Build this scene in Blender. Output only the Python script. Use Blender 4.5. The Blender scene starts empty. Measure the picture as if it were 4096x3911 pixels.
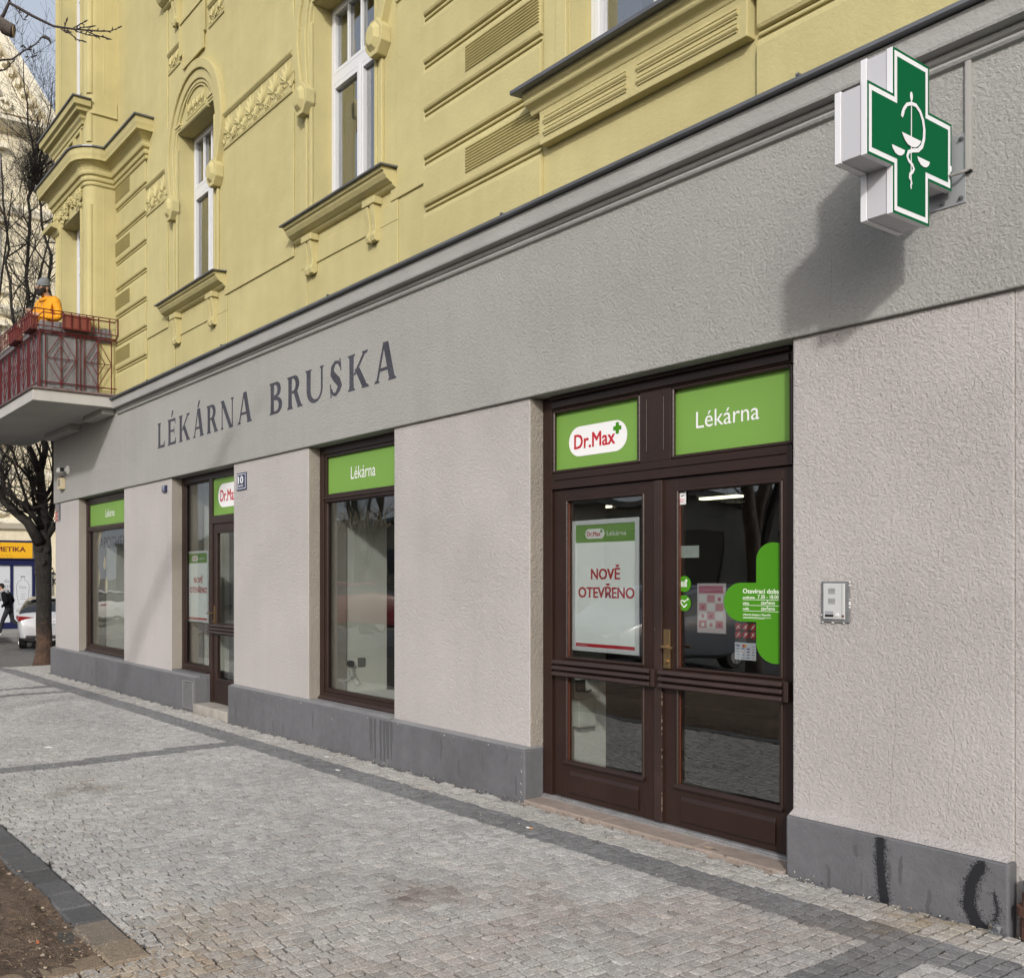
import bpy, bmesh, math, random
import numpy as np
from mathutils import Vector, Matrix

random.seed(7)
rng = np.random.default_rng(11)
scene = bpy.context.scene
COL = scene.collection
R = math.radians

# ------------------------------------------------------------------ camera, sky, sun, exposure
# Facade coordinates used everywhere: s = metres along the facade to the left of the camera,
# k = metres out from the facade towards the street, h = height.  World = (-s, -k, h).
def P(s, k, h):
    return (-s, -k, h)

CAM_D = 4.7695
cam_d = bpy.data.cameras.new('camera')
cam = bpy.data.objects.new('camera', cam_d)
COL.objects.link(cam)
cam.location = (0.0, -CAM_D, 1.6)
cam.rotation_euler = (R(90), 0, R(90 - 34.034))
cam_d.sensor_fit = 'HORIZONTAL'
cam_d.sensor_width = 36.0
cam_d.lens = 33.835
cam_d.shift_x = 0.1338
cam_d.shift_y = 0.0865
cam_d.clip_start = 0.05
cam_d.clip_end = 2000
scene.camera = cam

SUN_DIR = Vector((0.98, -1.0, 0.66)).normalized()
world = bpy.data.worlds.new('World')
scene.world = world
world.use_nodes = True
wn = world.node_tree
wn.nodes.clear()
sky = wn.nodes.new('ShaderNodeTexSky')
sky.sky_type = 'NISHITA'
sky.sun_disc = False
sky.sun_elevation = math.asin(SUN_DIR.z)
sky.sun_rotation = math.atan2(SUN_DIR.x, SUN_DIR.y)
sky.air_density = 1.0
sky.dust_density = 5.0
sky.ozone_density = 1.0
bg = wn.nodes.new('ShaderNodeBackground')
bg.inputs['Strength'].default_value = 0.15
wo = wn.nodes.new('ShaderNodeOutputWorld')
veil = wn.nodes.new('ShaderNodeHueSaturation')      # thin high cloud takes the deep blue out of the sky
veil.inputs['Saturation'].default_value = 0.6
wn.links.new(sky.outputs[0], veil.inputs['Color'])
cloud = wn.nodes.new('ShaderNodeMix')
cloud.data_type = 'RGBA'
cloud.inputs[0].default_value = 0.55
cloud.inputs[7].default_value = (2.72, 2.95, 3.35, 1)
wn.links.new(veil.outputs[0], cloud.inputs[6])
wn.links.new(cloud.outputs[2], bg.inputs[0])
wn.links.new(bg.outputs[0], wo.inputs[0])
sun_d = bpy.data.lights.new('sun', 'SUN')
sun_d.energy = 1.6
sun_d.angle = R(2.8)
sun_d.color = (1.0, 0.975, 0.945)
sun = bpy.data.objects.new('sun', sun_d)
COL.objects.link(sun)
sun.rotation_euler = SUN_DIR.to_track_quat('Z', 'Y').to_euler()
sun.location = (10, -20, 20)
scene.view_settings.view_transform = 'Standard'
scene.view_settings.look = 'None'
scene.view_settings.exposure = 0.55
scene.view_settings.gamma = 1.0
scene.cycles.max_bounces = 8
scene.cycles.transparent_max_bounces = 16
scene.cycles.caustics_reflective = False
scene.cycles.caustics_refractive = False

# ------------------------------------------------------------------ materials
MATS = {}
def mat(name, col, rough=0.6, metal=0.0, bumps=(), var=(), spec=0.5, emit=None, streak=0.0, speck=None, coat=0.0, uneven=0.0):
    """bumps: (scale, distance); var: (scale, amount) - value noise on the colour."""
    if name in MATS:
        return MATS[name]
    m = bpy.data.materials.new(name)
    m.use_nodes = True
    nt = m.node_tree
    b = nt.nodes['Principled BSDF']
    b.inputs['Base Color'].default_value = (*col, 1)
    b.inputs['Roughness'].default_value = rough
    b.inputs['Metallic'].default_value = metal
    b.inputs['Specular IOR Level'].default_value = spec
    b.inputs['Coat Weight'].default_value = coat
    L = nt.links
    tc = nt.nodes.new('ShaderNodeTexCoord')
    cur = None
    def mulcol(fac_socket, lo, hi):
        nonlocal cur
        mr = nt.nodes.new('ShaderNodeMapRange')
        mr.inputs['From Min'].default_value = 0.3
        mr.inputs['From Max'].default_value = 0.7
        mr.inputs['To Min'].default_value = lo
        mr.inputs['To Max'].default_value = hi
        L.new(fac_socket, mr.inputs['Value'])
        mx = nt.nodes.new('ShaderNodeMix')
        mx.data_type = 'RGBA'
        mx.blend_type = 'MULTIPLY'
        mx.inputs[0].default_value = 1.0
        if cur is None:
            mx.inputs[6].default_value = (*col, 1)
        else:
            L.new(cur, mx.inputs[6])
        L.new(mr.outputs[0], mx.inputs[7])
        cur = mx.outputs[2]
    for sc_, amt in var:
        n = nt.nodes.new('ShaderNodeTexNoise')
        n.inputs['Scale'].default_value = sc_
        n.inputs['Detail'].default_value = 5
        L.new(tc.outputs['Object'], n.inputs['Vector'])
        mulcol(n.outputs['Fac'], 1 - amt, 1 + amt)
    if streak:
        mp = nt.nodes.new('ShaderNodeMapping')
        mp.inputs['Scale'].default_value = (6, 6, 0.5)
        n = nt.nodes.new('ShaderNodeTexNoise')
        n.inputs['Scale'].default_value = 1.3
        n.inputs['Detail'].default_value = 4
        L.new(tc.outputs['Object'], mp.inputs['Vector'])
        L.new(mp.outputs[0], n.inputs['Vector'])
        mulcol(n.outputs['Fac'], 1 - streak, 1 + streak * 0.5)
    if speck:
        n = nt.nodes.new('ShaderNodeTexNoise')
        n.inputs['Scale'].default_value = speck[0]
        n.inputs['Detail'].default_value = 6
        L.new(tc.outputs['Object'], n.inputs['Vector'])
        mr = nt.nodes.new('ShaderNodeMapRange')
        mr.inputs['From Min'].default_value = speck[1]
        mr.inputs['From Max'].default_value = speck[1] + 0.05
        L.new(n.outputs['Fac'], mr.inputs['Value'])
        mx = nt.nodes.new('ShaderNodeMix')
        mx.data_type = 'RGBA'
        L.new(mr.outputs[0], mx.inputs[0])
        if cur is None:
            mx.inputs[6].default_value = (*col, 1)
        else:
            L.new(cur, mx.inputs[6])
        mx.inputs[7].default_value = (*speck[2], 1)
        cur = mx.outputs[2]
    if cur is not None:
        L.new(cur, b.inputs['Base Color'])
    last = None
    for sc_, dist in bumps:
        n = nt.nodes.new('ShaderNodeTexNoise')
        n.inputs['Scale'].default_value = sc_
        n.inputs['Detail'].default_value = 3
        n.inputs['Roughness'].default_value = 0.65
        L.new(tc.outputs['Object'], n.inputs['Vector'])
        bp = nt.nodes.new('ShaderNodeBump')
        bp.inputs['Strength'].default_value = 1.0
        bp.inputs['Distance'].default_value = dist
        L.new(n.outputs['Fac'], bp.inputs['Height'])
        if uneven:        # the float has smoothed some areas more than others
            u = nt.nodes.new('ShaderNodeTexNoise')
            u.inputs['Scale'].default_value = uneven
            u.inputs['Detail'].default_value = 3
            L.new(tc.outputs['Object'], u.inputs['Vector'])
            um = nt.nodes.new('ShaderNodeMapRange')
            um.inputs['From Min'].default_value = 0.35
            um.inputs['From Max'].default_value = 0.65
            um.inputs['To Min'].default_value = 0.75
            um.inputs['To Max'].default_value = 1.0
            L.new(u.outputs['Fac'], um.inputs['Value'])
            L.new(um.outputs[0], bp.inputs['Strength'])
        if last is not None:
            L.new(last, bp.inputs['Normal'])
        last = bp.outputs[0]
    if last is not None:
        L.new(last, b.inputs['Normal'])
    if emit:
        b.inputs['Emission Color'].default_value = (*emit[0], 1)
        b.inputs['Emission Strength'].default_value = emit[1]
    MATS[name] = m
    return m

def glass_mat(name, tint, boost=1.0, ior=1.55):
    if name in MATS:
        return MATS[name]
    m = bpy.data.materials.new(name)
    m.use_nodes = True
    nt = m.node_tree
    nt.nodes.clear()
    o = nt.nodes.new('ShaderNodeOutputMaterial')
    mx = nt.nodes.new('ShaderNodeMixShader')
    tr = nt.nodes.new('ShaderNodeBsdfTransparent')
    tr.inputs[0].default_value = (*tint, 1)
    gl = nt.nodes.new('ShaderNodeBsdfGlossy')
    gl.inputs['Roughness'].default_value = 0.0
    tc = nt.nodes.new('ShaderNodeTexCoord')
    n = nt.nodes.new('ShaderNodeTexNoise')
    n.inputs['Scale'].default_value = 1.6
    n.inputs['Detail'].default_value = 1
    bp = nt.nodes.new('ShaderNodeBump')
    bp.inputs['Distance'].default_value = 0.004
    nt.links.new(tc.outputs['Object'], n.inputs['Vector'])
    nt.links.new(n.outputs['Fac'], bp.inputs['Height'])
    nt.links.new(bp.outputs[0], gl.inputs['Normal'])
    fr = nt.nodes.new('ShaderNodeLayerWeight')       # Schlick reflectance, the same from both sides
    fr.inputs[0].default_value = 0.5
    pw = nt.nodes.new('ShaderNodeMath')
    pw.operation = 'POWER'
    pw.inputs[1].default_value = 5.0
    nt.links.new(fr.outputs['Facing'], pw.inputs[0])
    mu = nt.nodes.new('ShaderNodeMath')
    mu.operation = 'MULTIPLY_ADD'
    mu.use_clamp = True
    f0 = ((ior - 1) / (ior + 1)) ** 2 * boost
    mu.inputs[1].default_value = 1 - f0
    mu.inputs[2].default_value = f0
    nt.links.new(pw.outputs[0], mu.inputs[0])
    nt.links.new(mu.outputs[0], mx.inputs[0])
    nt.links.new(tr.outputs[0], mx.inputs[1])
    nt.links.new(gl.outputs[0], mx.inputs[2])
    nt.links.new(mx.outputs[0], o.inputs[0])
    MATS[name] = m
    return m

def stone_mat(name, rough=0.75):
    """colour comes from each stone's own tint, broken up by grain"""
    m = bpy.data.materials.new(name)
    m.use_nodes = True
    nt = m.node_tree
    b = nt.nodes['Principled BSDF']
    b.inputs['Roughness'].default_value = rough
    at = nt.nodes.new('ShaderNodeAttribute')
    at.attribute_name = 'tint'
    tc = nt.nodes.new('ShaderNodeTexCoord')
    cur = at.outputs['Color']
    for sc_, lo, hi in ((28, 0.92, 1.08), (75, 0.80, 1.20), (150, 0.72, 1.28), (1.1, 0.90, 1.10)):
        n = nt.nodes.new('ShaderNodeTexNoise')
        n.inputs['Scale'].default_value = sc_
        n.inputs['Detail'].default_value = 4
        nt.links.new(tc.outputs['Object'], n.inputs['Vector'])
        mr = nt.nodes.new('ShaderNodeMapRange')
        mr.inputs['From Min'].default_value = 0.3
        mr.inputs['From Max'].default_value = 0.7
        mr.inputs['To Min'].default_value = lo
        mr.inputs['To Max'].default_value = hi
        nt.links.new(n.outputs['Fac'], mr.inputs['Value'])
        mx = nt.nodes.new('ShaderNodeMix')
        mx.data_type = 'RGBA'
        mx.blend_type = 'MULTIPLY'
        mx.inputs[0].default_value = 1
        nt.links.new(cur, mx.inputs[6])
        nt.links.new(mr.outputs[0], mx.inputs[7])
        cur = mx.outputs[2]
    nt.links.new(cur, b.inputs['Base Color'])
    n = nt.nodes.new('ShaderNodeTexNoise')
    n.inputs['Scale'].default_value = 130
    n.inputs['Detail'].default_value = 6
    nt.links.new(tc.outputs['Object'], n.inputs['Vector'])
    bp = nt.nodes.new('ShaderNodeBump')
    bp.inputs['Distance'].default_value = 0.0035
    nt.links.new(n.outputs['Fac'], bp.inputs['Height'])
    nt.links.new(bp.outputs[0], b.inputs['Normal'])
    MATS[name] = m
    return m

M_GREY = mat('grey_stucco', (0.362, 0.358, 0.341), 0.9, bumps=((58, 0.013), (125, 0.009)), var=((0.6, 0.04), (60, 0.05)), streak=0.03, spec=0.2, speck=(55, 0.76, (0.20, 0.20, 0.195)), uneven=1.1)  # finest colour noise imitates the small shadows between the plaster grains
M_PILLAR = mat('pale_stucco', (0.475, 0.447, 0.436), 0.9, bumps=((58, 0.015), (125, 0.010)), var=((0.8, 0.03), (60, 0.05)), streak=0.02, spec=0.2, uneven=1.3)  # self-shadowing of the grain partly put into the colour as fine speckle
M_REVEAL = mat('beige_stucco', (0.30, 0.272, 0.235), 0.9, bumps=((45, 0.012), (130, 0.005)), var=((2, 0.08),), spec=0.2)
M_YELLOW = mat('yellow_plaster', (0.470, 0.416, 0.206), 0.85, bumps=((35, 0.003), (160, 0.0015)), var=((0.5, 0.07), (5, 0.035), (1.7, 0.05)), streak=0.04, spec=0.25)
M_PLINTH = mat('plinth_paint', (0.118, 0.119, 0.128), 0.7, bumps=((25, 0.004), (120, 0.002)), var=((1.5, 0.12), (14, 0.07)), streak=0.07, speck=(9, 0.72, (0.25, 0.25, 0.25)))
M_PLTOP = mat('plinth_top', (0.21, 0.21, 0.215), 0.85, bumps=((40, 0.006),), var=((4, 0.12),))
M_METAL = mat('lead_flashing', (0.16, 0.165, 0.175), 0.5, 0.6, var=((3, 0.2),))
M_WOOD = mat('brown_paint', (0.023, 0.0105, 0.0075), 0.38, bumps=((40, 0.0012),), var=((3, 0.15),), speck=(34, 0.745, (0.13, 0.105, 0.09)))
M_WOODW = mat('worn_brown_paint', (0.030, 0.0165, 0.0135), 0.45, bumps=((40, 0.0015),), var=((4, 0.25),), speck=(22, 0.72, (0.2, 0.16, 0.13)))
M_RED_EDGE = mat('warm_brown_edge', (0.12, 0.035, 0.018), 0.4)
M_BLACK = mat('black', (0.012, 0.012, 0.013), 0.4)
M_WHITE = mat('white', (0.78, 0.78, 0.78), 0.45)
M_UPVC = mat('white_upvc', (0.64, 0.65, 0.67), 0.35)
M_GREEN = mat('leaf_green_film', (0.165, 0.315, 0.062), 0.5, spec=0.3, var=((0.9, 0.05),))
M_GREEN2 = mat('bright_green_film', (0.058, 0.225, 0.011), 0.6, spec=0.15)
M_DGREEN = mat('cross_green', (0.002, 0.105, 0.038), 0.8, spec=0.08)
M_REDTXT = mat('red_ink', (0.45, 0.012, 0.025), 0.5)
M_PAPER = mat('poster_paper', (0.85, 0.88, 0.87), 0.6, var=((3, 0.04),))
M_ALU = mat('brushed_aluminium', (0.74, 0.75, 0.77), 0.35, 0.25)
M_BRASS = mat('worn_brass', (0.32, 0.22, 0.11), 0.38, 0.9)
M_INK = mat('painted_dark_grey', (0.050, 0.050, 0.066), 0.85, bumps=((60, 0.008),), var=((4, 0.25), (45, 0.3)))
M_GLASS = glass_mat('shop_glass', (0.90, 0.92, 0.91), 3.2)
M_GLASSU = glass_mat('house_glass', (0.62, 0.65, 0.68), 8.0)
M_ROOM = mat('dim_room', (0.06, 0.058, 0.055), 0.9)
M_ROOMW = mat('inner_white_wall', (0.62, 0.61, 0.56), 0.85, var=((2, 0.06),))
M_FLOORIN = mat('shop_floor', (0.16, 0.15, 0.135), 0.5)
M_REDRAIL = mat('red_rail_paint', (0.105, 0.012, 0.014), 0.45, var=((6, 0.2),))
M_CLOTH = mat('grey_screen_cloth', (0.165, 0.158, 0.162), 0.9, bumps=((9, 0.02), (60, 0.004)), var=((3, 0.1),))
M_SLAB = mat('balcony_concrete', (0.42, 0.41, 0.385), 0.85, bumps=((50, 0.003),), var=((1.2, 0.06),), streak=0.05)
M_TERRA = mat('terracotta', (0.17, 0.040, 0.024), 0.7, var=((5, 0.15),))
M_BARK = mat('bark', (0.024, 0.020, 0.017), 0.95, bumps=((16, 0.04), (60, 0.015)), var=((6, 0.4), (30, 0.3)))
M_BARKLOW = mat('reddish_bark', (0.075, 0.045, 0.032), 0.95, bumps=((16, 0.04), (60, 0.012)), var=((7, 0.4),))
M_STONE = stone_mat('granite_setts')

# ------------------------------------------------------------------ mesh building helpers
LOC = {}
class MB:
    def __init__(self):
        self.v, self.f, self.m, self.bev = [], [], [], 0
    def add(self, vs, fs, m=0):
        o = len(self.v)
        self.v += [tuple(q) for q in vs]
        self.f += [tuple(i + o for i in f) for f in fs]
        self.m += [m] * len(fs)
        return self
    def box(self, s0, s1, k0, k1, h0, h1, m=0):
        vs = [(s, k, h) for h in (h0, h1) for k in (k0, k1) for s in (s0, s1)]
        fs = [(0, 2, 3, 1), (4, 5, 7, 6), (0, 1, 5, 4), (2, 6, 7, 3), (0, 4, 6, 2), (1, 3, 7, 5)]
        return self.add(vs, fs, m)
    def prism(self, poly, k0, k1, m=0, fn=None):
        """polygon in (s,h) given depth from k0 to k1 (or fn(u,v,w) -> s,k,h)"""
        fn = fn or (lambda u, v, w: (u, w, v))
        n = len(poly)
        vs = [fn(u, v, k0) for u, v in poly] + [fn(u, v, k1) for u, v in poly]
        fs = [tuple(range(n))[::-1], tuple(range(n, 2 * n))]
        fs += [(i, (i + 1) % n, (i + 1) % n + n, i + n) for i in range(n)]
        return self.add(vs, fs, m)
    def sweep_s(self, prof, s0, s1, m=0):
        return self.prism(prof, s0, s1, m, fn=lambda u, v, w: (w, u, v))
    def sheet(self, poly, k, m=0, fn=None):
        fn = fn or (lambda u, v: (u, k, v))
        return self.add([fn(u, v) for u, v in poly], [tuple(range(len(poly)))], m)
    def strip(self, pts, widths, k, m=0, fn=None, thick=0.0):
        """ribbon of varying width following pts in the (s,h) plane"""
        fn = fn or (lambda u, v, w: (u, w, v))
        L, Rr = [], []
        n = len(pts)
        for i, (x, y) in enumerate(pts):
            a = pts[max(0, i - 1)]; b = pts[min(n - 1, i + 1)]
            dx, dy = b[0] - a[0], b[1] - a[1]
            d = math.hypot(dx, dy) or 1
            w = (widths[i] if hasattr(widths, '__len__') else widths) / 2
            L.append((x - dy / d * w, y + dx / d * w)); Rr.append((x + dy / d * w, y - dx / d * w))
        if thick == 0:
            vs = [fn(u, v, k) for u, v in L + Rr]
            return self.add(vs, [(i, i + 1, n + i + 1, n + i) for i in range(n - 1)], m)
        vs = [fn(u, v, k) for u, v in L + Rr] + [fn(u, v, k + thick) for u, v in L + Rr]
        fs = []
        for i in range(n - 1):
            fs += [(i, n + i, n + i + 1, i + 1), (2 * n + i, 2 * n + i + 1, 3 * n + i + 1, 3 * n + i),
                   (i, i + 1, 2 * n + i + 1, 2 * n + i), (n + i, 3 * n + i, 3 * n + i + 1, n + i + 1)]
        fs += [(0, 2 * n, 3 * n, n), (n - 1, 2 * n - 1, 4 * n - 1, 3 * n - 1)]
        return self.add(vs, fs, m)
    def tube(self, pts, r, n=8, m=0, caps=True):
        pts = [Vector(p) for p in pts]
        rs = r if hasattr(r, '__len__') else [r] * len(pts)
        base = len(self.v)
        up = Vector((0.13, 0.27, 0.95))
        prev = None
        for i, p in enumerate(pts):
            d = (pts[min(i + 1, len(pts) - 1)] - pts[max(i - 1, 0)])
            if d.length < 1e-9: d = Vector((0, 0, 1))
            d.normalize()
            if prev is None:
                a = d.cross(up)
                if a.length < 0.05: a = d.cross(Vector((1, 0, 0)))
            else:
                a = prev - d * prev.dot(d)
            a.normalize(); prev = a
            b = d.cross(a)
            for j in range(n):
                t = 2 * math.pi * j / n
                self.v.append(tuple(p + (a * math.cos(t) + b * math.sin(t)) * rs[i]))
        for i in range(len(pts) - 1):
            for j in range(n):
                q = base + i * n
                self.f.append((q + j, q + (j + 1) % n, q + n + (j + 1) % n, q + n + j)); self.m.append(m)
        if caps:
            self.f.append(tuple(base + j for j in range(n))[::-1]); self.m.append(m)
            e = base + (len(pts) - 1) * n
            self.f.append(tuple(e + j for j in range(n))); self.m.append(m)
        return self
    def bar(self, a, b, w, m=0):
        return self.tube([a, b], w * 0.7, 4, m)
    def cyl(self, c, axis, r, L, n=20, m=0, r2=None):
        c = Vector(c); d = Vector(axis).normalized()
        return self.tube([c, c + d * L], [r, r if r2 is None else r2], n, m)
    def ball(self, c, r, nu=10, nv=7, m=0):
        rx, ry, rz = r if hasattr(r, '__len__') else (r, r, r)
        vs = [(c[0], c[1], c[2] - rz)]
        for i in range(1, nv):
            t = -math.pi / 2 + math.pi * i / nv
            for j in range(nu):
                a = 2 * math.pi * j / nu
                vs.append((c[0] + rx * math.cos(t) * math.cos(a), c[1] + ry * math.cos(t) * math.sin(a), c[2] + rz * math.sin(t)))
        vs.append((c[0], c[1], c[2] + rz))
        fs = [(0, 1 + (j + 1) % nu, 1 + j) for j in range(nu)]
        for i in range(nv - 2):
            q = 1 + i * nu
            fs += [(q + j, q + (j + 1) % nu, q + nu + (j + 1) % nu, q + nu + j) for j in range(nu)]
        q = 1 + (nv - 2) * nu; t = len(vs) - 1
        fs += [(q + j, q + (j + 1) % nu, t) for j in range(nu)]
        return self.add(vs, fs, m)
    def plan_sweep(self, path, prof, m=0):
        """closed profile [(out, h)] swept along a plan path [(s,k)], outward = left of travel"""
        n = len(path); ns = []
        for i in range(n):
            acc = Vector((0, 0)); segs = []
            for a, b in ((i - 1, i), (i, i + 1)):
                if a < 0 or b >= n: continue
                d = Vector(path[b]) - Vector(path[a]); d.normalize()
                segs.append(Vector((-d.y, d.x)))
            for q in segs: acc += q
            acc.normalize()
            ns.append(acc / max(0.3, acc.dot(segs[0])))
        p = len(prof)
        vs = [(path[i][0] + ns[i].x * o, path[i][1] + ns[i].y * o, h) for i in range(n) for o, h in prof]
        fs = []
        for i in range(n - 1):
            for j in range(p):
                fs.append((i * p + j, i * p + (j + 1) % p, (i + 1) * p + (j + 1) % p, (i + 1) * p + j))
        fs += [tuple(range(p))[::-1], tuple((n - 1) * p + j for j in range(p))]
        return self.add(vs, fs, m)
    def build(self, name, mats, parent=None, smooth=False, bevel=0.0, tint=None, autos=None):
        root = parent
        while root is not None and root.parent is not None: root = root.parent
        off = LOC.get(root.name, Vector((0, 0, 0))) if root is not None else Vector((0, 0, 0))
        me = bpy.data.meshes.new(name)
        me.from_pydata([(-x - off.x, -y - off.y, z - off.z) for x, y, z in self.v], [], self.f)
        for q in (mats if isinstance(mats, (list, tuple)) else [mats]): me.materials.append(q)
        me.polygons.foreach_set('material_index', self.m)
        if tint is not None:
            at = me.color_attributes.new('tint', 'FLOAT_COLOR', 'POINT')
            at.data.foreach_set('color', np.asarray(tint, dtype=np.float32).ravel())
        bm = bmesh.new(); bm.from_mesh(me)
        if self.bev != 'keep': bmesh.ops.recalc_face_normals(bm, faces=bm.faces)
        bm.to_mesh(me); bm.free()
        if smooth:
            me.polygons.foreach_set('use_smooth', [True] * len(me.polygons))
        me.update()
        o = bpy.data.objects.new(name, me)
        COL.objects.link(o)
        if parent is not None: o.parent = parent
        if autos:
            md = o.modifiers.new('smooth', 'EDGE_SPLIT'); md.split_angle = R(autos)
        if bevel:
            md = o.modifiers.new('bevel', 'BEVEL'); md.width = bevel; md.segments = 2; md.limit_method = 'ANGLE'
        return o

def thing(name, label, cat, loc=(0, 0, 0), group=None):
    o = bpy.data.objects.new(name, None)
    COL.objects.link(o)
    o.empty_display_size = 0.2
    o.location = P(*loc)
    LOC[o.name] = Vector(P(*loc))
    o['label'] = label; o['category'] = cat
    if group: o['group'] = group
    return o
def tag(o, label, cat, group=None, kind=None):
    if label: o['label'] = label
    if cat: o['category'] = cat
    if group: o['group'] = group
    if kind: o['kind'] = kind
    return o
def relabel(o, label): o['label'] = label; return o

_CAP = {}
def text_geo(txt, bold=0.0, spacing=1.0):
    key = (txt, 0, spacing)
    if key in _CAP: return _CAP[key]
    cu = bpy.data.curves.new('lettering', 'FONT')
    cu.body = txt; cu.resolution_u = 3; cu.space_character = spacing
    ob = bpy.data.objects.new('lettering', cu)
    COL.objects.link(ob)
    dg = bpy.context.evaluated_depsgraph_get()
    me = ob.evaluated_get(dg).to_mesh()
    vs = [(q.co.x, q.co.y) for q in me.vertices]
    fs = [tuple(p.vertices) for p in me.polygons]
    ob.evaluated_get(dg).to_mesh_clear()
    bpy.data.objects.remove(ob); bpy.data.curves.remove(cu)
    _CAP[key] = (vs, fs)
    return vs, fs
def add_text(mb, txt, sl, sr, base, cap, k, m=0, bold=0.0, fn=None):
    """txt from s=sl (left) to s=sr (right), baseline height base, capital height cap"""
    vs, fs = text_geo(txt, bold)
    if not vs: return mb
    x0 = min(v[0] for v in vs); x1 = max(v[0] for v in vs)
    hv, _ = text_geo('H', bold)
    ch = max(v[1] for v in hv)
    fn = fn or (lambda u, v: (u, k, v))
    fx_ = (sr - sl) / (x1 - x0); fy_ = cap / ch
    offs = [(0, 0)] if bold == 0 else [(0, 0), (-bold, bold * .5), (bold, bold * .5), (-bold, -bold * .5), (bold, -bold * .5)]
    for i, (ox, oy) in enumerate(offs):       # heavier weights: the letters laid over themselves, a hair's breadth apart
        q = [fn(sl + (x + ox - x0) * fx_, base + (y + oy) * fy_) for x, y in vs]
        e = 0.00008 * i
        d = Vector(fn(0, 1)) - Vector(fn(0, 0)); r_ = Vector(fn(1, 0)) - Vector(fn(0, 0)); nrm = d.cross(r_).normalized() * e
        if nrm.y < 0 or (abs(nrm.y) < 1e-9 and nrm.x > 0): nrm = -nrm
        mb.add([(x + nrm.x, y + nrm.y, z + nrm.z) for x, y, z in q], fs, m)
    return mb
def fill2d(loops):
    """triangulated area between loops (even-odd)"""
    cu = bpy.data.curves.new('outline', 'CURVE'); cu.dimensions = '2D'; cu.fill_mode = 'FRONT'
    for lp in loops:
        sp = cu.splines.new('POLY'); sp.points.add(len(lp) - 1); sp.use_cyclic_u = True
        for i, (x, y) in enumerate(lp): sp.points[i].co = (x, y, 0, 1)
    ob = bpy.data.objects.new('outline', cu); COL.objects.link(ob)
    dg = bpy.context.evaluated_depsgraph_get()
    me = ob.evaluated_get(dg).to_mesh()
    vs = [(q.co.x, q.co.y) for q in me.vertices]; fs = [tuple(p.vertices) for p in me.polygons]
    ob.evaluated_get(dg).to_mesh_clear()
    bpy.data.objects.remove(ob); bpy.data.curves.remove(cu)
    return vs, fs
def arc(cx, cy, rx, ry, a0, a1, n=16):
    return [(cx + rx * math.cos(R(a0 + (a1 - a0) * i / n)), cy + ry * math.sin(R(a0 + (a1 - a0) * i / n))) for i in range(n + 1)]
def rrect(x0, x1, y0, y1, r, n=6):
    return arc(x1 - r, y1 - r, r, r, 0, 90, n) + arc(x0 + r, y1 - r, r, r, 90, 180, n) + arc(x0 + r, y0 + r, r, r, 180, 270, n) + arc(x1 - r, y0 + r, r, r, 270, 360, n)
def rs(s, k=-0.15):      # measured on a plane 0.22 m behind the wall, moved to plane k
    return s * (CAM_D - k) / (CAM_D + 0.22)
def rh(h, k=-0.15):
    return 1.6 + (h - 1.6) * (CAM_D - k) / (CAM_D + 0.22)
def gz(s):               # height of the ground along the facade
    if s < 18: return 0.02 - 0.0055 * (s - 3)
    return max(-0.42, -0.0625 - 0.045 * (s - 18))
# ------------------------------------------------------------------ the building: ground floor
bld = thing('apartment_building', 'yellow and grey corner apartment building with a pharmacy on its ground floor', 'building', (9.0, -0.2, 0))
OPEN = [(3.04, 5.08), (6.77, 8.23), (9.92, 11.75), (13.53, 15.68)]
LINT = 2.885
edges = [1.96] + [q for o in OPEN for q in o] + [17.0]
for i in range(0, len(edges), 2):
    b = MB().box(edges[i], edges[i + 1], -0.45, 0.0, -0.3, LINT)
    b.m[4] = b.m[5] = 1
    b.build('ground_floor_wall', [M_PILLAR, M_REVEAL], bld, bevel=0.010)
b = MB().box(-2.0, 1.9595, -0.45, -0.003, -0.3, LINT)
b.build('ground_floor_wall', [M_PILLAR], bld)
b = MB().box(-2.0, 17.02, -0.46, 0.028, LINT, 4.06)
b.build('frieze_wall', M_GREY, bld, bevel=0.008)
b = MB().box(16.6, 16.99, -12, -0.46, -0.4, 4.05)
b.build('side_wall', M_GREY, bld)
# plinth pieces, each with its worn plaster top edge
def plinth(s0, s1, h, k0=-0.12, k1=0.07, top=None):
    p = MB().box(s0, s1, k0, k1, -0.4, h).build('plinth', M_PLINTH, bld, bevel=0.012)
    sl_ = 0.034 if top else 0.018
    MB().sweep_s([(k1 - 0.006, h + 0.001), (0.0005, h + sl_), (k0, h + sl_), (k0, h + 0.001)], s0 + 0.012, s1 - 0.012).build('plinth_top', top or M_PLTOP, p)
    return p
p_right = plinth(1.955, 3.035, 0.335, top=M_PILLAR)
plinth(5.065, 6.76, 0.375)
plinth(6.762, 9.925, 0.385)
plinth(10.868, 17.075, 0.385)
MB().box(-2, 1.95, -0.3, -0.012, -0.3, 0.32).build('plinth', M_PLINTH, bld)
# low sills under the windows
def parapet(s0, s1, h):
    MB().box(s0, s1, -0.45, -0.001, -0.3, h).build('window_parapet', M_PLINTH, bld, bevel=0.008)
parapet(6.772, 8.228, 0.40); parapet(13.532, 15.678, 0.415); parapet(10.872, 11.748, 0.425)
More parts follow.
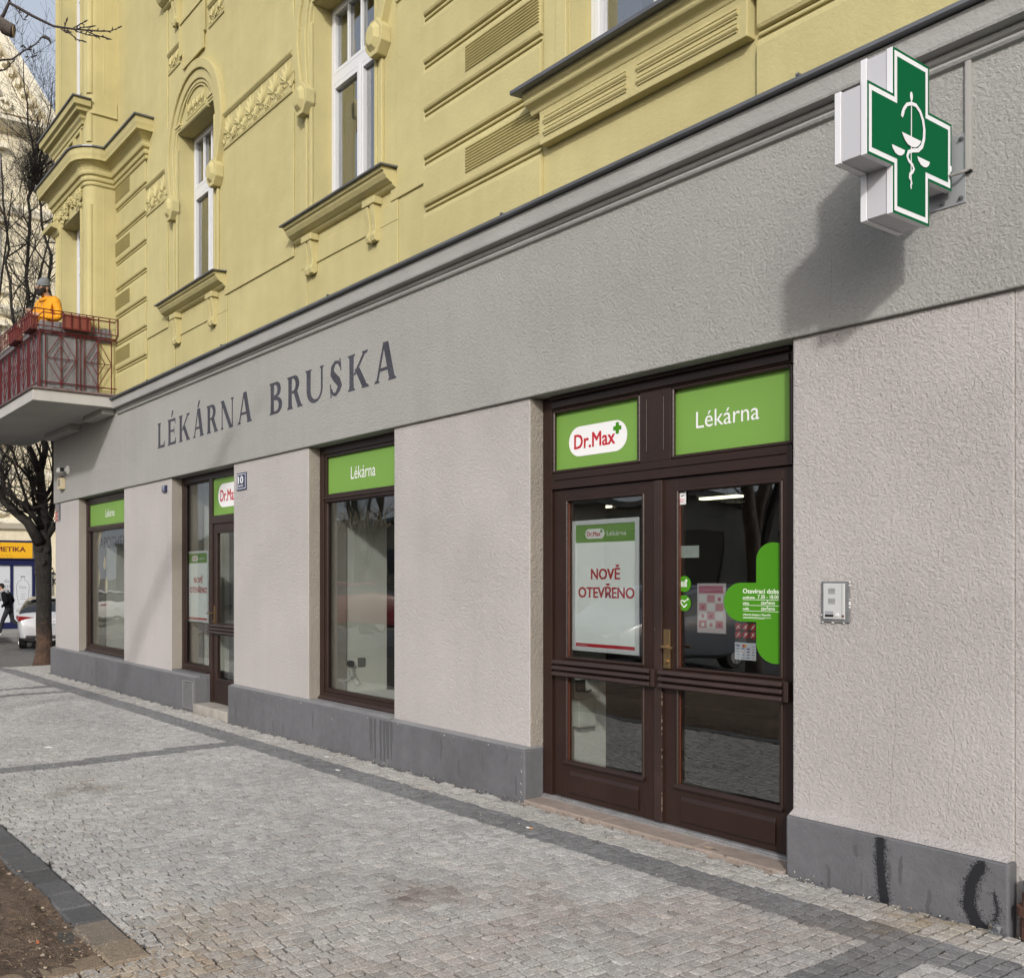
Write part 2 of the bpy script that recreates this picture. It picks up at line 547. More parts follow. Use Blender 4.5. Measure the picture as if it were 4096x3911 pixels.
# spray paint on the right hand plinth: soft speckled strokes
b = MB()
g = random.Random(3)
def spray(path, core, n, spread):
    for i in range(n):
        t = g.random() * (len(path) - 1); j = int(t); f = t - j
        s = path[j][0] * (1 - f) + path[j + 1][0] * f; h = path[j][1] * (1 - f) + path[j + 1][1] * f
        c = core * (0.75 + 0.5 * t / len(path))
        d = g.gauss(0, 1) * spread
        if g.random() < 0.62: d = (g.random() * 2 - 1) * c
        s += d; h += g.gauss(0, spread * 0.7)
        if not (0.0 < h < 0.327): continue
        z = g.uniform(0.0008, 0.0030)
        a = g.random() * 3.1
        kk = 0.0705 + i * 2e-7
        b.add([(s + z * math.cos(a + q), kk, h + z * math.sin(a + q)) for q in (0, 1.57, 3.14, 4.71)], [(0, 1, 2, 3)])
spray([(2.525, 0.325), (2.527, 0.22), (2.518, 0.11), (2.505, 0.015)], 0.018, 9000, 0.015)
spray([(2.066, 0.31), (2.112, 0.21), (2.122, 0.11), (2.085, 0.03), (2.035, 0.01)], 0.022, 11000, 0.017)
spray([(2.014, 0.19), (2.0, 0.11), (2.033, 0.015)], 0.004, 900, 0.012)
b.bev = 'keep'
tag(b.build('spray_paint', mat('spray_black', (0.012, 0.012, 0.016), 0.6), p_right), None, None, kind='stuff')
# drips and scuffs on the plinth fronts
b = MB()
g = random.Random(5)
for s0, s1, n in ((5.1, 9.8, 17), (11.0, 17.0, 14), (2.0, 3.0, 8)):
    for i in range(n):
        s = g.uniform(s0, s1); w = g.uniform(0.004, 0.025); top = g.uniform(0.12, 0.365 if s > 3 else 0.32); bot = max(0.0, top - g.uniform(0.04, 0.2))
        pts = [(s + g.gauss(0, w * 0.2), top - (top - bot) * t / 5) for t in range(6)]
        b.strip(pts, [w * q for q in (0.3, 0.9, 1.0, 0.8, 0.9, 0.2)], 0.0708 + i * 2e-6)
for i in range(7):
    s = 6.72 + i * 0.055 + g.uniform(-0.02, 0.02); w = g.uniform(0.012, 0.05)
    b.strip([(s, 0.372), (s + 0.004, 0.25), (s - 0.003, 0.12), (s, g.uniform(0.0, 0.08))], [w * 1.2, w, w * 0.8, w * 0.6], 0.0712 + i * 3e-6)
b.bev = 'keep'
tag(b.build('dirt_streaks', mat('old_damp', (0.082, 0.083, 0.088), 0.6), bld), None, None, kind='stuff')
b = MB()
for i in range(46):     # chipped paint along the edges and the foot
    s, h = g.choice(((5.085 + g.uniform(0, 0.02), g.uniform(0.0, 0.36)), (g.uniform(2.0, 3.0), g.uniform(0.0, 0.05)), (g.uniform(5.2, 9.8), 0.368 + g.uniform(-0.008, 0.006)), (g.uniform(5.2, 8), g.uniform(-0.01, 0.02))))
    z = g.uniform(0.002, 0.008); a = g.random() * 3
    b.add([(s + z * math.cos(a + q) * g.uniform(0.5, 1.3), 0.0715 + i * 2e-6, h + z * math.sin(a + q) * g.uniform(0.5, 1.4)) for q in (0, 1.2, 2.5, 3.6, 4.9)], [(0, 1, 2, 3, 4)])
b.bev = 'keep'
tag(b.build('chipped_paint', mat('bare_plaster', (0.5, 0.49, 0.47), 0.9), bld), None, None, kind='stuff')
# ventilation grille in the plinth, with horizontal slats
gr = MB()
gr.box(10.885, 11.19, 0.071, 0.085, 0.0, 0.013).box(10.885, 11.19, 0.071, 0.085, 0.327, 0.34)
gr.box(10.885, 10.897, 0.071, 0.085, 0.014, 0.326).box(11.178, 11.19, 0.071, 0.085, 0.014, 0.326)
for i in range(15):
    h = 0.024 + i * 0.0202
    gr.sweep_s([(0.073, h), (0.088, h - 0.004), (0.089, h), (0.074, h + 0.008)], 10.898, 11.177)
go = gr.build('vent_grille', mat('grille_grey', (0.2, 0.2, 0.205), 0.6), bld)
MB().box(10.9, 11.175, 0.0705, 0.0725, 0.014, 0.326).build('grille_backing', M_BLACK, go)
# cornice above the grey frieze with its lead flashing
cor = MB().sweep_s([(0.028, 3.965), (0.050, 3.972), (0.058, 3.985), (0.050, 4.0), (0.044, 4.003), (0.060, 4.010), (0.066, 4.022), (0.060, 4.035), (0.052, 4.04),
                    (0.118, 4.047), (0.122, 4.06), (0.122, 4.165), (0.03, 4.165), (-0.2, 4.165), (-0.2, 3.99), (0.02, 3.965)], -2.0, 13.68)
cor = cor.build('cornice', mat('cornice_grey', (0.33, 0.325, 0.315), 0.85, bumps=((30, 0.006), (90, 0.003)), var=((1.5, 0.08),), spec=0.2), bld)
fl = MB().sweep_s([(-0.05, 4.172), (0.155, 4.172), (0.165, 4.176), (0.165, 4.196), (0.158, 4.198), (-0.05, 4.222)], -2.0, 13.69)
for s in (2.9, 5.2, 7.6, 9.9, 12.2):    # seams standing up along the flashing
    fl.box(s, s + 0.018, -0.03, 0.168, 4.199, 4.212)
fl.build('flashing', M_METAL, cor)
# inside of the shop
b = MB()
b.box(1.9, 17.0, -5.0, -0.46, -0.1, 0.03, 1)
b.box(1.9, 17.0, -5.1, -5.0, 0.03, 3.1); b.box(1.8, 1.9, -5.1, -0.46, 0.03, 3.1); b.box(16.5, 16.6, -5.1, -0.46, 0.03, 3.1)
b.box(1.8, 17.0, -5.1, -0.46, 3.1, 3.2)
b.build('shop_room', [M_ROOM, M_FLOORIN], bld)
b = MB()
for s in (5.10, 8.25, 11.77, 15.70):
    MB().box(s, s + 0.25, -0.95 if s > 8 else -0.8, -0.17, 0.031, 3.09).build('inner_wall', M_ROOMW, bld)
b.box(6.775, 8.249, -0.95, -0.465, 0.41, 0.44)
b.build('window_ledge', M_ROOMW, bld)
for q in ((13.0, 15.69, -1.05, -1.02), (10.9, 11.76, -0.85, -0.82)):
    MB().box(*q, 0.031, 3.05).build('window_screen', mat('grey_roller_screen', (0.22, 0.22, 0.215), 0.9, var=((2, 0.1),)), bld)

# ------------------------------------------------------------------ joinery
KF = -0.12          # front of the frames
KG = -0.165         # glass
def frame_rect(mb, s0, s1, h0, h1, w, k0, k1, m=0):
    """four rails butted into a rectangular frame"""
    mb.box(s0, s0 + w, k0, k1, h0, h1, m); mb.box(s1 - w, s1, k0, k1, h0, h1, m)
    mb.box(s0 + w, s1 - w, k0, k1, h0, h0 + w, m); mb.box(s0 + w, s1 - w, k0, k1, h1 - w, h1, m)
def bead(mb, s0, s1, h0, h1, k, r=0.012, m=0):
    """rounded glazing bead around a pane"""
    for a, c in (((s0, k, h0), (s1, k, h0)), ((s0, k, h1), (s1, k, h1)), ((s0, k, h0), (s0, k, h1)), ((s1, k, h0), (s1, k, h1))):
        mb.tube([a, c], r, 8, m)
def pane(parent, s0, s1, h0, h1, k=KG, m=None):
    return MB().box(s0, s1, k - 0.006, k, h0, h1).build('glass', m or M_GLASS, parent)
def green_sign(label, s0, s1, h0, h1, word, group='green pharmacy signs above the doors and windows', tl=None, tr=None, tb=None, cap=None, logo=None):
    b = MB().box(s0, s1, KG, KG + 0.008, h0, h1)
    o = b.build('shop_sign', M_GREEN)
    tag(o, label, 'sign', group)
    if word:
        t = MB(); add_text(t, word, tl, tr, tb, cap, KG + 0.0095, 0)
        t.bev = 'keep'; t.build('lettering', M_WHITE, o)
    if logo: drmax(o, *logo, KG + 0.0095)
    return o
def drmax(parent, sl, sr, h0, h1, k, small=False):
    """white pill with red lettering and a green plus"""
    W, H = sl - sr, h1 - h0
    r = H / 2 * 0.98
    vs, fs = fill2d([rrect(0, W, 0, H, min(r, W / 2 - 1e-3), 8)])
    b = MB(); b.add([(sl - x, k, h0 + y) for x, y in vs], fs); b.bev = 'keep'
    pill = b.build('logo_plate', M_WHITE, parent)
    b = MB()
    add_text(b, 'Dr.Max', sl - W * 0.10, sl - W * 0.80, h0 + H * 0.26, H * 0.47, k + 0.001, 0, bold=0.022)
    px, py, q = sl - W * 0.84, h0 + H * 0.74, H * 0.07
    def bar_(a0, a1, c0, c1):
        v2, f2 = fill2d([rrect(a0, a1, c0, c1, q * 0.6, 3)])
        b.add([(px - x, k + 0.001 + (0.0004 if a1 - a0 > 2.5 * q else 0), py + y) for x, y in v2], f2, 1)
    bar_(-q, q, -q * 2.7, q * 2.7); bar_(-q * 2.5, q * 2.5, -q, q)
    b.bev = 'keep'
    b.build('lettering', [M_REDTXT, M_GREEN2], parent)

def shop_window(s0, s1, sill, rail):
    """brown timber window: transom light over one large pane"""
    b = MB()
    top = LINT - 0.002
    frame_rect(b, s0, s1, sill, top, 0.075, KF - 0.07, KF)
    frame_rect(b, s0 + 0.076, s1 - 0.076, sill + 0.076, top - 0.076, 0.03, KF - 0.065, KF - 0.012)
    b.box(s0 + 0.107, s1 - 0.107, KF - 0.07, KF + 0.004, rail, rail + 0.075)
    b.sweep_s([(KF + 0.005, rail + 0.02), (KF + 0.018, rail + 0.028), (KF + 0.018, rail + 0.042), (KF + 0.005, rail + 0.05)], s0 + 0.09, s1 - 0.09)
    bead(b, s0 + 0.108, s1 - 0.108, sill + 0.108, rail - 0.002, KF - 0.03, 0.009)
    o = b.build('shop_window', M_WOOD, bld, bevel=0.004)
    MB().sweep_s([(KF - 0.06, sill + 0.001), (KF + 0.022, sill + 0.001), (KF + 0.026, sill + 0.014), (KF + 0.001, sill + 0.036)], s0 + 0.002, s1 - 0.002).build('weather_sill', M_WOODW, o)
    pane(o, s0 + 0.1, s1 - 0.1, sill + 0.1, rail)
    return o
w1 = shop_window(13.54, 15.67, 0.418, 2.345)
w3 = shop_window(6.78, 8.22, 0.403, 2.34)
green_sign('green sign reading Lékárna above the leftmost shop window, by the corner', 13.65, 15.56, 2.421, 2.775, 'Lékárna', tl=rs(15.02), tr=rs(14.6), tb=2.545, cap=0.115)
green_sign('green sign reading Lékárna above the single shop window between the two doors', 6.89, 8.11, 2.416, 2.775, 'Lékárna', tl=rs(7.81), tr=rs(7.39), tb=2.535, cap=0.115)
def glass_letters(parent, txt, sl, sr, base, cap, m):
    t = MB(); add_text(t, txt, sl, sr, base, cap, KG + 0.002, 0); t.bev = 'keep'
    t.build('glass_lettering', m, parent)
def etched(name, col, cover):
    m = bpy.data.materials.new(name); m.use_nodes = True; nt = m.node_tree
    b = nt.nodes['Principled BSDF']; b.inputs['Base Color'].default_value = (*col, 1); b.inputs['Alpha'].default_value = cover
    return m
M_GOLD = etched('faded_gold_letters', (0.075, 0.06, 0.035), 0.35)
glass_letters(w1, 'APOTHEKE', 15.12, 13.75, 2.06, 0.17, etched('dark_letters', (0.03, 0.03, 0.03), 0.45))
glass_letters(w3, 'PHARMACY', rs(8.03), 6.92, 2.06, 0.17, M_GOLD)

# side entrance: narrow window beside a single door
b = MB()
top = LINT - 0.002
b.box(11.67, 11.745, KF - 0.09, KF - 0.02, 0.43, top); b.box(10.80, 10.90, KF - 0.09, KF - 0.018, 0.02, top)
b.box(10.90, 11.67, KF - 0.09, KF - 0.02, top - 0.08, top); b.box(10.90, 11.67, KF - 0.09, KF - 0.02, 0.43, 0.50)
b.box(9.925, 9.985, KF - 0.09, KF - 0.02, 0.02, top); b.box(9.985, 10.80, KF - 0.09, KF - 0.02, top - 0.085, top)
b.box(9.985, 10.80, KF - 0.09, KF - 0.014, 2.25, 2.345)
bead(b, 10.91, 11.66, 0.51, top - 0.09, KF - 0.045, 0.009)
b.box(10.902, 11.668, KF - 0.016, KF + 0.015, 0.428, 0.447)
se = b.build('side_entrance', M_WOOD, bld, bevel=0.004)
pane(se, 10.90, 11.67, 0.5, top - 0.08, KG - 0.02)
b = MB()
b.box(10.70, 10.795, KF - 0.08, KF - 0.03, 0.09, 2.245); b.box(9.99, 10.08, KF - 0.08, KF - 0.03, 0.09, 2.245)
b.box(10.08, 10.70, KF - 0.08, KF - 0.03, 2.15, 2.245); b.box(10.08, 10.70, KF - 0.08, KF - 0.03, 0.09, 0.37)
b.box(10.08, 10.70, KF - 0.08, KF - 0.03, 0.93, 1.03)
b.box(10.14, 10.64, KF - 0.03, KF - 0.02, 0.14, 0.32)
bead(b, 10.09, 10.69, 1.04, 2.14, KF - 0.032, 0.011); bead(b, 10.09, 10.69, 0.38, 0.92, KF - 0.032, 0.011)
leaf = b.build('door_leaf', M_WOOD, se, bevel=0.004)
b = MB()
for i in range(3):
    h = 0.925 + i * 0.04
    b.sweep_s([(KF - 0.029, h), (KF + 0.018, h + 0.003), (KF + 0.024, h + 0.014), (KF + 0.018, h + 0.032), (KF - 0.029, h + 0.034)], 10.0, 10.86)
b.build('push_bar', M_WOOD, se)
pane(se, 10.08, 10.70, 1.03, 2.15, KG - 0.03); pane(se, 10.08, 10.70, 0.37, 0.93, KG - 0.03)
b = MB().box(10.735, 10.77, KF - 0.03, KF - 0.022, 1.02, 1.26)
b.tube([(10.752, KF - 0.02, 1.17), (10.752, KF + 0.03, 1.17), (10.80, KF + 0.035, 1.172), (10.855, KF + 0.03, 1.165)], 0.009, 8)
b.cyl((10.752, KF - 0.02, 1.07), (0, 1, 0), 0.012, 0.016, 12)
b.build('handle', M_BRASS, se)
green_sign('green sign with a white pill logo above the side door, half hidden by a pillar', 9.99, 10.795, 2.352, 2.79, None, logo=(10.665, 9.99 + 0.06, 2.44, 2.72))
MB().box(9.935, 10.862, -0.45, 0.09, -0.2, 0.085).build('door_step', mat('worn_step', (0.30, 0.28, 0.25), 0.85, bumps=((30, 0.006),), var=((4, 0.25),)), bld, bevel=0.012)

# main entrance: double door with two transom lights
b = MB()
b.box(4.985, 5.075, KF - 0.08, KF, 0.03, top); b.box(3.045, 3.115, KF - 0.08, KF, 0.03, top)
b.box(3.115, 4.985, KF - 0.08, KF, 2.79, top)
b.box(3.115, 4.985, KF - 0.08, KF + 0.006, 2.225, 2.335)
b.sweep_s([(KF + 0.007, 2.285), (KF + 0.016, 2.289), (KF + 0.016, 2.296), (KF + 0.007, 2.3)], 3.15, 4.95)
b.box(3.945, 4.19, KF - 0.08, KF - 0.002, 2.336, 2.789)
for s in (4.0, 4.135): b.tube([(s, KF - 0.001, 2.40), (s, KF - 0.001, 2.74)], 0.006, 6)
for s0, s1 in ((4.19, 4.985), (3.115, 3.945)): bead(b, s0 + 0.012, s1 - 0.012, 2.348, 2.777, KF - 0.012, 0.014)
b.box(3.13, 4.97, KF + 0.001, KF + 0.02, 2.80, 2.84)
b.sweep_s([(KF, 2.85), (KF + 0.03, 2.86), (KF + 0.03, 2.878), (KF, 2.878)], 3.12, 4.98)
md = b.build('main_entrance', M_WOOD, bld, bevel=0.004)
def door_leaf(s0, s1, g0, g1, parent):
    b = MB()
    k0, k1 = KF - 0.075, KF - 0.02
    b.box(g1, s1, k0, k1, 0.055, 2.22); b.box(s0, g0, k0, k1, 0.055, 2.22)
    b.box(g0, g1, k0, k1, 2.15, 2.22); b.box(g0, g1, k0, k1, 0.055, 0.30); b.box(g0, g1, k0, k1, 0.92, 1.03)
    bead(b, g0 + 0.006, g1 - 0.006, 1.036, 2.144, k1 - 0.002, 0.012); bead(b, g0 + 0.006, g1 - 0.006, 0.312, 0.914, k1 - 0.002, 0.013)
    # raised bottom panel
    b.sweep_s([(k1, 0.085), (k1 + 0.012, 0.10), (k1 + 0.012, 0.222), (k1 + 0.004, 0.245), (k1, 0.25)], g0 + 0.04, g1 - 0.04)
    b.sweep_s([(k1, 0.285), (k1 + 0.02, 0.29), (k1 + 0.026, 0.303), (k1 + 0.012, 0.318), (k1, 0.32)], g0 - 0.01, g1 + 0.01)
    o = b.build('door_leaf', M_WOOD, parent, bevel=0.004)
    pane(parent, g0, g1, 1.03, 2.15, KG); pane(parent, g0, g1, 0.30, 0.92, KG)
    # inner warm brown edge of the far stile
    MB().box(g1 - 0.014, g1 - 0.001, KG + 0.001, k1 - 0.004, 0.32, 0.91).box(g1 - 0.014, g1 - 0.001, KG + 0.001, k1 - 0.004, 1.04, 2.13).build('glazing_strip', M_RED_EDGE, parent)
    b = MB()
    for i in range(3):
        h = 0.905 + i * 0.041
        b.sweep_s([(k1 + 0.028, h), (k1 + 0.056, h + 0.004), (k1 + 0.064, h + 0.012), (k1 + 0.056, h + 0.031), (k1 + 0.050, h + 0.034), (k1 + 0.028, h + 0.035)], s0 + 0.04, s1 - 0.03)
    b.box(s0 + 0.005, s0 + 0.035, k1, k1 + 0.05, 0.91, 1.022)
    b.build('push_bar', M_WOODW, parent, bevel=0.003)
    return o
door_leaf(4.045, 4.98, 4.17, 4.865, md)
door_leaf(3.12, 4.043, 3.19, 3.915, md)
MB().box(4.012, 4.075, KF - 0.019, KF + 0.001, 0.06, 2.215).build('meeting_strip', M_WOODW, md, bevel=0.003)
b = MB()
for i in range(26):
    h = g.uniform(0.1, 0.95); b.box(4.0105, 4.0118, KF - 0.002, KF + 0.0015, h, h + g.uniform(0.004, 0.04))
tag(b.build('chipped_edge', mat('bare_wood', (0.35, 0.27, 0.19), 0.8), md), None, None, kind='stuff')
b = MB().box(3.955, 4.006, KF - 0.018, KF - 0.006, 1.03, 1.275)
b.tube([(3.985, KF - 0.01, 1.168), (3.985, KF + 0.035, 1.168), (3.965, KF + 0.045, 1.168), (3.90, KF + 0.045, 1.164)], [0.011, 0.011, 0.010, 0.009], 10)
b.cyl((3.98, KF - 0.01, 1.075), (0, 1, 0), 0.014, 0.018, 14)
b.build('handle', M_BRASS, md, bevel=0.002)
MB().box(3.05, 5.06, -0.19, KF + 0.012, 0.030, 0.052).box(3.05, 5.06, KF + 0.0125, KF + 0.03, 0.030, 0.044).build('threshold', mat('dull_threshold', (0.33, 0.33, 0.335), 0.45, 0.5, var=((14, 0.2),)), md)
ds = MB()
for s0, s1 in ((3.045, 3.62), (3.625, 4.35), (4.355, 5.06)):
    ds.box(s0, s1, -0.45, 0.085, -0.2, 0.03)
ds.build('door_step', mat('reddish_step', (0.29, 0.235, 0.20), 0.8, bumps=((40, 0.004),), var=((3, 0.15), (20, 0.12)), speck=(14, 0.68, (0.08, 0.07, 0.06))), bld, bevel=0.006)
green_sign('green sign with the large white pill logo, left half above the double door', 4.20, 4.975, 2.345, 2.78, None, logo=(rs(4.92), rs(4.385), rh(2.455), rh(2.665)))
green_sign('large green sign reading Lékárna, right half above the double door', 3.125, 3.935, 2.345, 2.78, 'Lékárna', tl=rs(3.835), tr=rs(3.395), tb=rh(2.525), cap=0.10)

# framed posters hanging behind the glass
def poster(label, s0, s1, h0, h1, k):
    t = thing('framed_poster', label, 'poster', ((s0 + s1) / 2, k, h0), 'framed posters announcing the opening')
    b = MB(); frame_rect(b, s0, s1, h0, h1, 0.032, k - 0.012, k)
    b.build('frame', M_ALU, t, bevel=0.003)
    W, H = s1 - s0, h1 - h0
    a0, a1, c0, c1 = s0 + 0.032, s1 - 0.032, h0 + 0.032, h1 - 0.032
    b = MB().box(a0, a1, k - 0.011, k - 0.006, c0, c1)
    sh = b.build('sheet', M_PAPER, t)
    hh = (c1 - c0)
    MB().box(a0, a1, k - 0.0058, k - 0.005, c1 - hh * 0.145, c1).build('header', mat('poster_green', (0.15, 0.30, 0.06), 0.6), t)
    b = MB().box(a0, a1, k - 0.0058, k - 0.005, c0, c0 + hh * 0.028).build('footer', M_REDTXT, t)
    drmax(t, a1 - (a1 - a0) * 0.17, a1 - (a1 - a0) * 0.50, c1 - hh * 0.115, c1 - hh * 0.035, k - 0.0045)
    b = MB(); add_text(b, 'Lékárna', a1 - (a1 - a0) * 0.54, a1 - (a1 - a0) * 0.86, c1 - hh * 0.095, hh * 0.036, k - 0.0045)
    b.bev = 'keep'; b.build('small_lettering', M_WHITE, t); b = MB()
    add_text(b, 'www.drmax.cz', a1 - 0.01, a1 - (a1 - a0) * 0.2, c0 + hh * 0.009, hh * 0.011, k - 0.0045)
    b.bev = 'keep'; b.build('small_lettering', M_WHITE, t)
    b = MB()
    add_text(b, 'NOVĚ', a1 - (a1 - a0) * 0.27, a1 - (a1 - a0) * 0.755, c0 + hh * 0.555, hh * 0.083, k - 0.0052, 0, bold=0.03)
    add_text(b, 'OTEVŘENO', a1 - (a1 - a0) * 0.05, a1 - (a1 - a0) * 0.985, c0 + hh * 0.405, hh * 0.083, k - 0.0052, 0, bold=0.03)
    b.bev = 'keep'; b.build('headline', M_REDTXT, t)
    return t
poster('silver framed poster NOVĚ OTEVŘENO behind the glass of the big double door', rs(4.285, -0.19), rs(4.885, -0.19), rh(1.085, -0.19), rh(2.0, -0.19), -0.19)
poster('silver framed poster NOVĚ OTEVŘENO in the narrow window beside the side door', rs(11.11, -0.205), rs(11.74, -0.205), rh(1.035, -0.205), rh(1.94, -0.205), -0.205)

# stickers and notices on the glass
KS = KG + 0.0015
def flat(name, label, cat, polys, m, k=KS, group=None):
    b = MB()
    for lp in polys: b.add(*(([(x, k, y) for x, y in fill2d(lp)[0]], fill2d(lp)[1])))
    b.bev = 'keep'
    o = b.build(name, m)
    if label: tag(o, label, cat, group)
    return o
def P2(pts): return [(rs(x), rh(y)) for x, y in pts]
right = 3.20
cc = P2([(3.32, 1.80)])[0]
E_ = [(right, rh(1.80)), (right, rh(1.115))]
lobe_top = arc(rs(3.335), rh(1.715), rs(3.42) - rs(3.335), 0.095, 55, 180 - 180, 1)
outline = [(right, rh(1.803))] + [(rs(3.32) + 0.098 * math.cos(R(q)), rh(1.70) + 0.108 * math.sin(R(q))) for q in range(110, -1, -10)]
outline = [(right, rh(1.79))] + [(3.325 + 0.098 * math.cos(R(q)), rh(1.70) + 0.112 * math.sin(R(q))) for q in [150, 130] ] if False else None
rx = rs(3.42)
outline = [(right, 1.787), (3.235, 1.797), (3.265, 1.801)]
outline += [(rx - 0.105 + 0.105 * math.cos(R(q)), 1.70 + 0.101 * math.sin(R(q))) for q in range(85, -1, -8)]
outline += [(rx, rh(1.57))]
outline += [(rs(3.64) - 0.115 + 0.115 * math.cos(R(q)), rh(1.455) + 0.113 * math.sin(R(q))) for q in range(90, -91, -8)]
outline += [(rx, rh(1.34))]
outline += [(rx - 0.125 + 0.125 * math.cos(R(q)), 1.225 + 0.115 * math.sin(R(q))) for q in range(0, -86, -8)]
outline += [(3.23, 1.112), (right, 1.117)]
oh = flat('opening_hours_sign', 'bright green cross shaped decal with opening hours on the right door glass', 'sign', [[outline]], M_GREEN2)
t = MB(); kk = KS + 0.001
L0, L1 = rs(3.508), rs(3.272)
add_text(t, 'Otevírací doba', L0, L1, rh(1.508), 0.026, kk, 0, bold=0.015)
for i, (a, c) in enumerate((('pondělí-pátek', '7.30 - 18.00'), ('sobota', 'zavřeno'), ('neděle', 'zavřeno'))):
    y = rh(1.478) - i * 0.033
    add_text(t, a, L0, L0 - (0.078 if i == 0 else 0.04), y, 0.011, kk, 0, bold=0.03)
    add_text(t, c, L0 - (0.097 if i == 0 else 0.118), L1 + (0.002 if i == 0 else 0.026), y, 0.021, kk, 0, bold=0.008)
    t.box(L1, L0, KS + 0.0006, kk, y - 0.0085, y - 0.0060)
add_text(t, 'odborný zástupce / PharmDr.', L0, L1 + 0.05, rh(1.378), 0.010, kk, 0, bold=0.02)
t.box(L1 + 0.05, L0, KS + 0.0006, kk, rh(1.366), rh(1.366) + 0.002); t.box(L1 + 0.09, L0, KS + 0.0006, kk, rh(1.36), rh(1.36) + 0.002)
t.bev = 'keep'
t.build('lettering', mat('decal_white', (0.78, 0.82, 0.72), 0.6), oh)
def disc(cx, cy, r, n=26): return arc(cx, cy, r, r * 1.0, 0, 360 - 360 / n, n - 1)
for lab, y, kind in (('round green sticker with a barcode and plus sign on the door glass', 1.56, 0), ('round green sticker with a heart and plus sign on the door glass', 1.44, 1)):
    cx, cy = rs(3.93), rh(y)
    o = flat('round_sticker', lab, 'sticker', [[disc(cx, cy, 0.05)]], M_GREEN2, group='round green stickers on the door glass')
    b = MB()
    if kind == 0:
        for i in range(6): b.box(cx + 0.026 - i * 0.009, cx + 0.0305 - i * 0.009, KS + 0.0006, KS + 0.001, cy - 0.018, cy + 0.016)
        b.box(cx - 0.026, cx - 0.005, KS + 0.0012, KS + 0.0015, cy + 0.018, cy + 0.0235); b.box(cx - 0.0185, cx - 0.0125, KS + 0.0006, KS + 0.001, cy + 0.01, cy + 0.031)
    else:
        pts = [(cx + x, cy + y2) for x, y2 in ((0.0, -0.026), (0.022, -0.004), (0.026, 0.008), (0.018, 0.018), (0.008, 0.015), (0.0, 0.006), (-0.008, 0.015), (-0.016, 0.017))]
        b.strip(pts, 0.007, KS + 0.001)
        b.strip([(cx, cy - 0.026), (cx - 0.020, cy - 0.006)], 0.007, KS + 0.0008)
        b.box(cx - 0.034, cx - 0.018, KS + 0.0012, KS + 0.0015, cy + 0.0215, cy + 0.0255); b.box(cx - 0.028, cx - 0.024, KS + 0.0006, KS + 0.001, cy + 0.0155, cy + 0.0315)
    b.build('symbol', M_WHITE, o)
o = flat('camera_notice', 'small white camera surveillance sticker at the top of the right door glass', 'sticker', [[rrect(rs(3.91), rs(4.0), rh(2.06), rh(2.15), 0.006, 3)]], M_WHITE, KG + 0.01)
b = MB(); kk = KG + 0.0112
b.bar((rs(3.925), kk, rh(2.135)), (rs(3.965), kk, rh(2.142)), 0.006); b.bar((rs(3.925), kk, rh(2.118)), (rs(3.945), kk, rh(2.112)), 0.004)
frame_rect(b, rs(3.916), rs(3.994), rh(2.066), rh(2.144), 0.0016, kk - 0.0006, kk)
for i in range(3): b.box(rs(3.925), rs(3.985), kk - 0.0006, kk, rh(2.092) - i * 0.008, rh(2.092) - i * 0.008 + 0.0028, 1)
b.build('symbol', [M_BLACK, M_REDTXT], o)
tag(MB().box(rs(3.83), rs(3.97), KG - 0.012, KG - 0.009, rh(1.725), rh(1.80)).build('taped_note', mat('blank_note', (0.40, 0.44, 0.42), 0.7, var=((20, 0.08),))), 'blank pale note taped to the inside of the right door glass', 'note')
o = tag(MB().box(rs(3.635), rs(3.84), KG - 0.012, KG - 0.009, rh(1.26), rh(1.565)).build('leaflet', mat('leaflet_pale', (0.42, 0.36, 0.37), 0.6)), 'pink and white product leaflet in a clear sleeve on the door glass', 'leaflet')
a0, a1, c0, c1 = rs(3.65), rs(3.83), rh(1.285), rh(1.55)
b = MB(); b.box(a0 + 0.004, a1, KG - 0.0088, KG - 0.0082, c1 - 0.045, c1, 0)
for r_ in range(4):
    for q in range(3):
        x = a0 + 0.004 + q * 0.059; y = c0 + 0.006 + r_ * 0.052
        b.box(x, x + 0.052, KG - 0.0088, KG - 0.0082, y, y + 0.044, 1 + (r_ + q) % 2)
        b.box(x + 0.014, x + 0.036, KG - 0.0081, KG - 0.0078, y + 0.008, y + 0.03, (r_ * 2 + q) % 3)
b.build('print', [mat('leaflet_red', (0.27, 0.035, 0.07), 0.6), mat('leaflet_pink', (0.36, 0.13, 0.15), 0.6), mat('leaflet_white', (0.46, 0.44, 0.44), 0.6)], o)
o = tag(MB().box(rs(3.425), rs(3.572), KG - 0.012, KG - 0.009, rh(1.215), rh(1.338)).build('prohibition_notice', mat('notice_dark', (0.05, 0.045, 0.045), 0.6)), 'dark sticker with six red prohibition circles below the opening hours', 'sticker')
b = MB()
for i in range(2):
    for q in range(3):
        cx, cy = rs(3.548) - q * 0.049, rh(1.308) - i * 0.047
        vs, fs = fill2d([disc(cx, cy, 0.021, 18)])
        b.add([(x, KG - 0.0085, y) for x, y in vs], fs, 0)
        b.bar((cx - 0.013, KG - 0.0078, cy + 0.014), (cx + 0.013, KG - 0.0078, cy - 0.014), 0.003, 1)
        b.box(cx - 0.007, cx + 0.006, KG - 0.0083, KG - 0.008, cy - 0.006, cy + 0.006, 1)
        b.box(cx - 0.010 + 0.006 * q, cx - 0.004 + 0.006 * q, KG - 0.0083, KG - 0.008, cy - 0.012 + i * 0.018, cy - 0.006 + i * 0.018, 1)
b.bev = 'keep'
b.build('symbols', [mat('notice_red', (0.33, 0.014, 0.014), 0.5), mat('notice_white', (0.55, 0.5, 0.5), 0.5)], o)
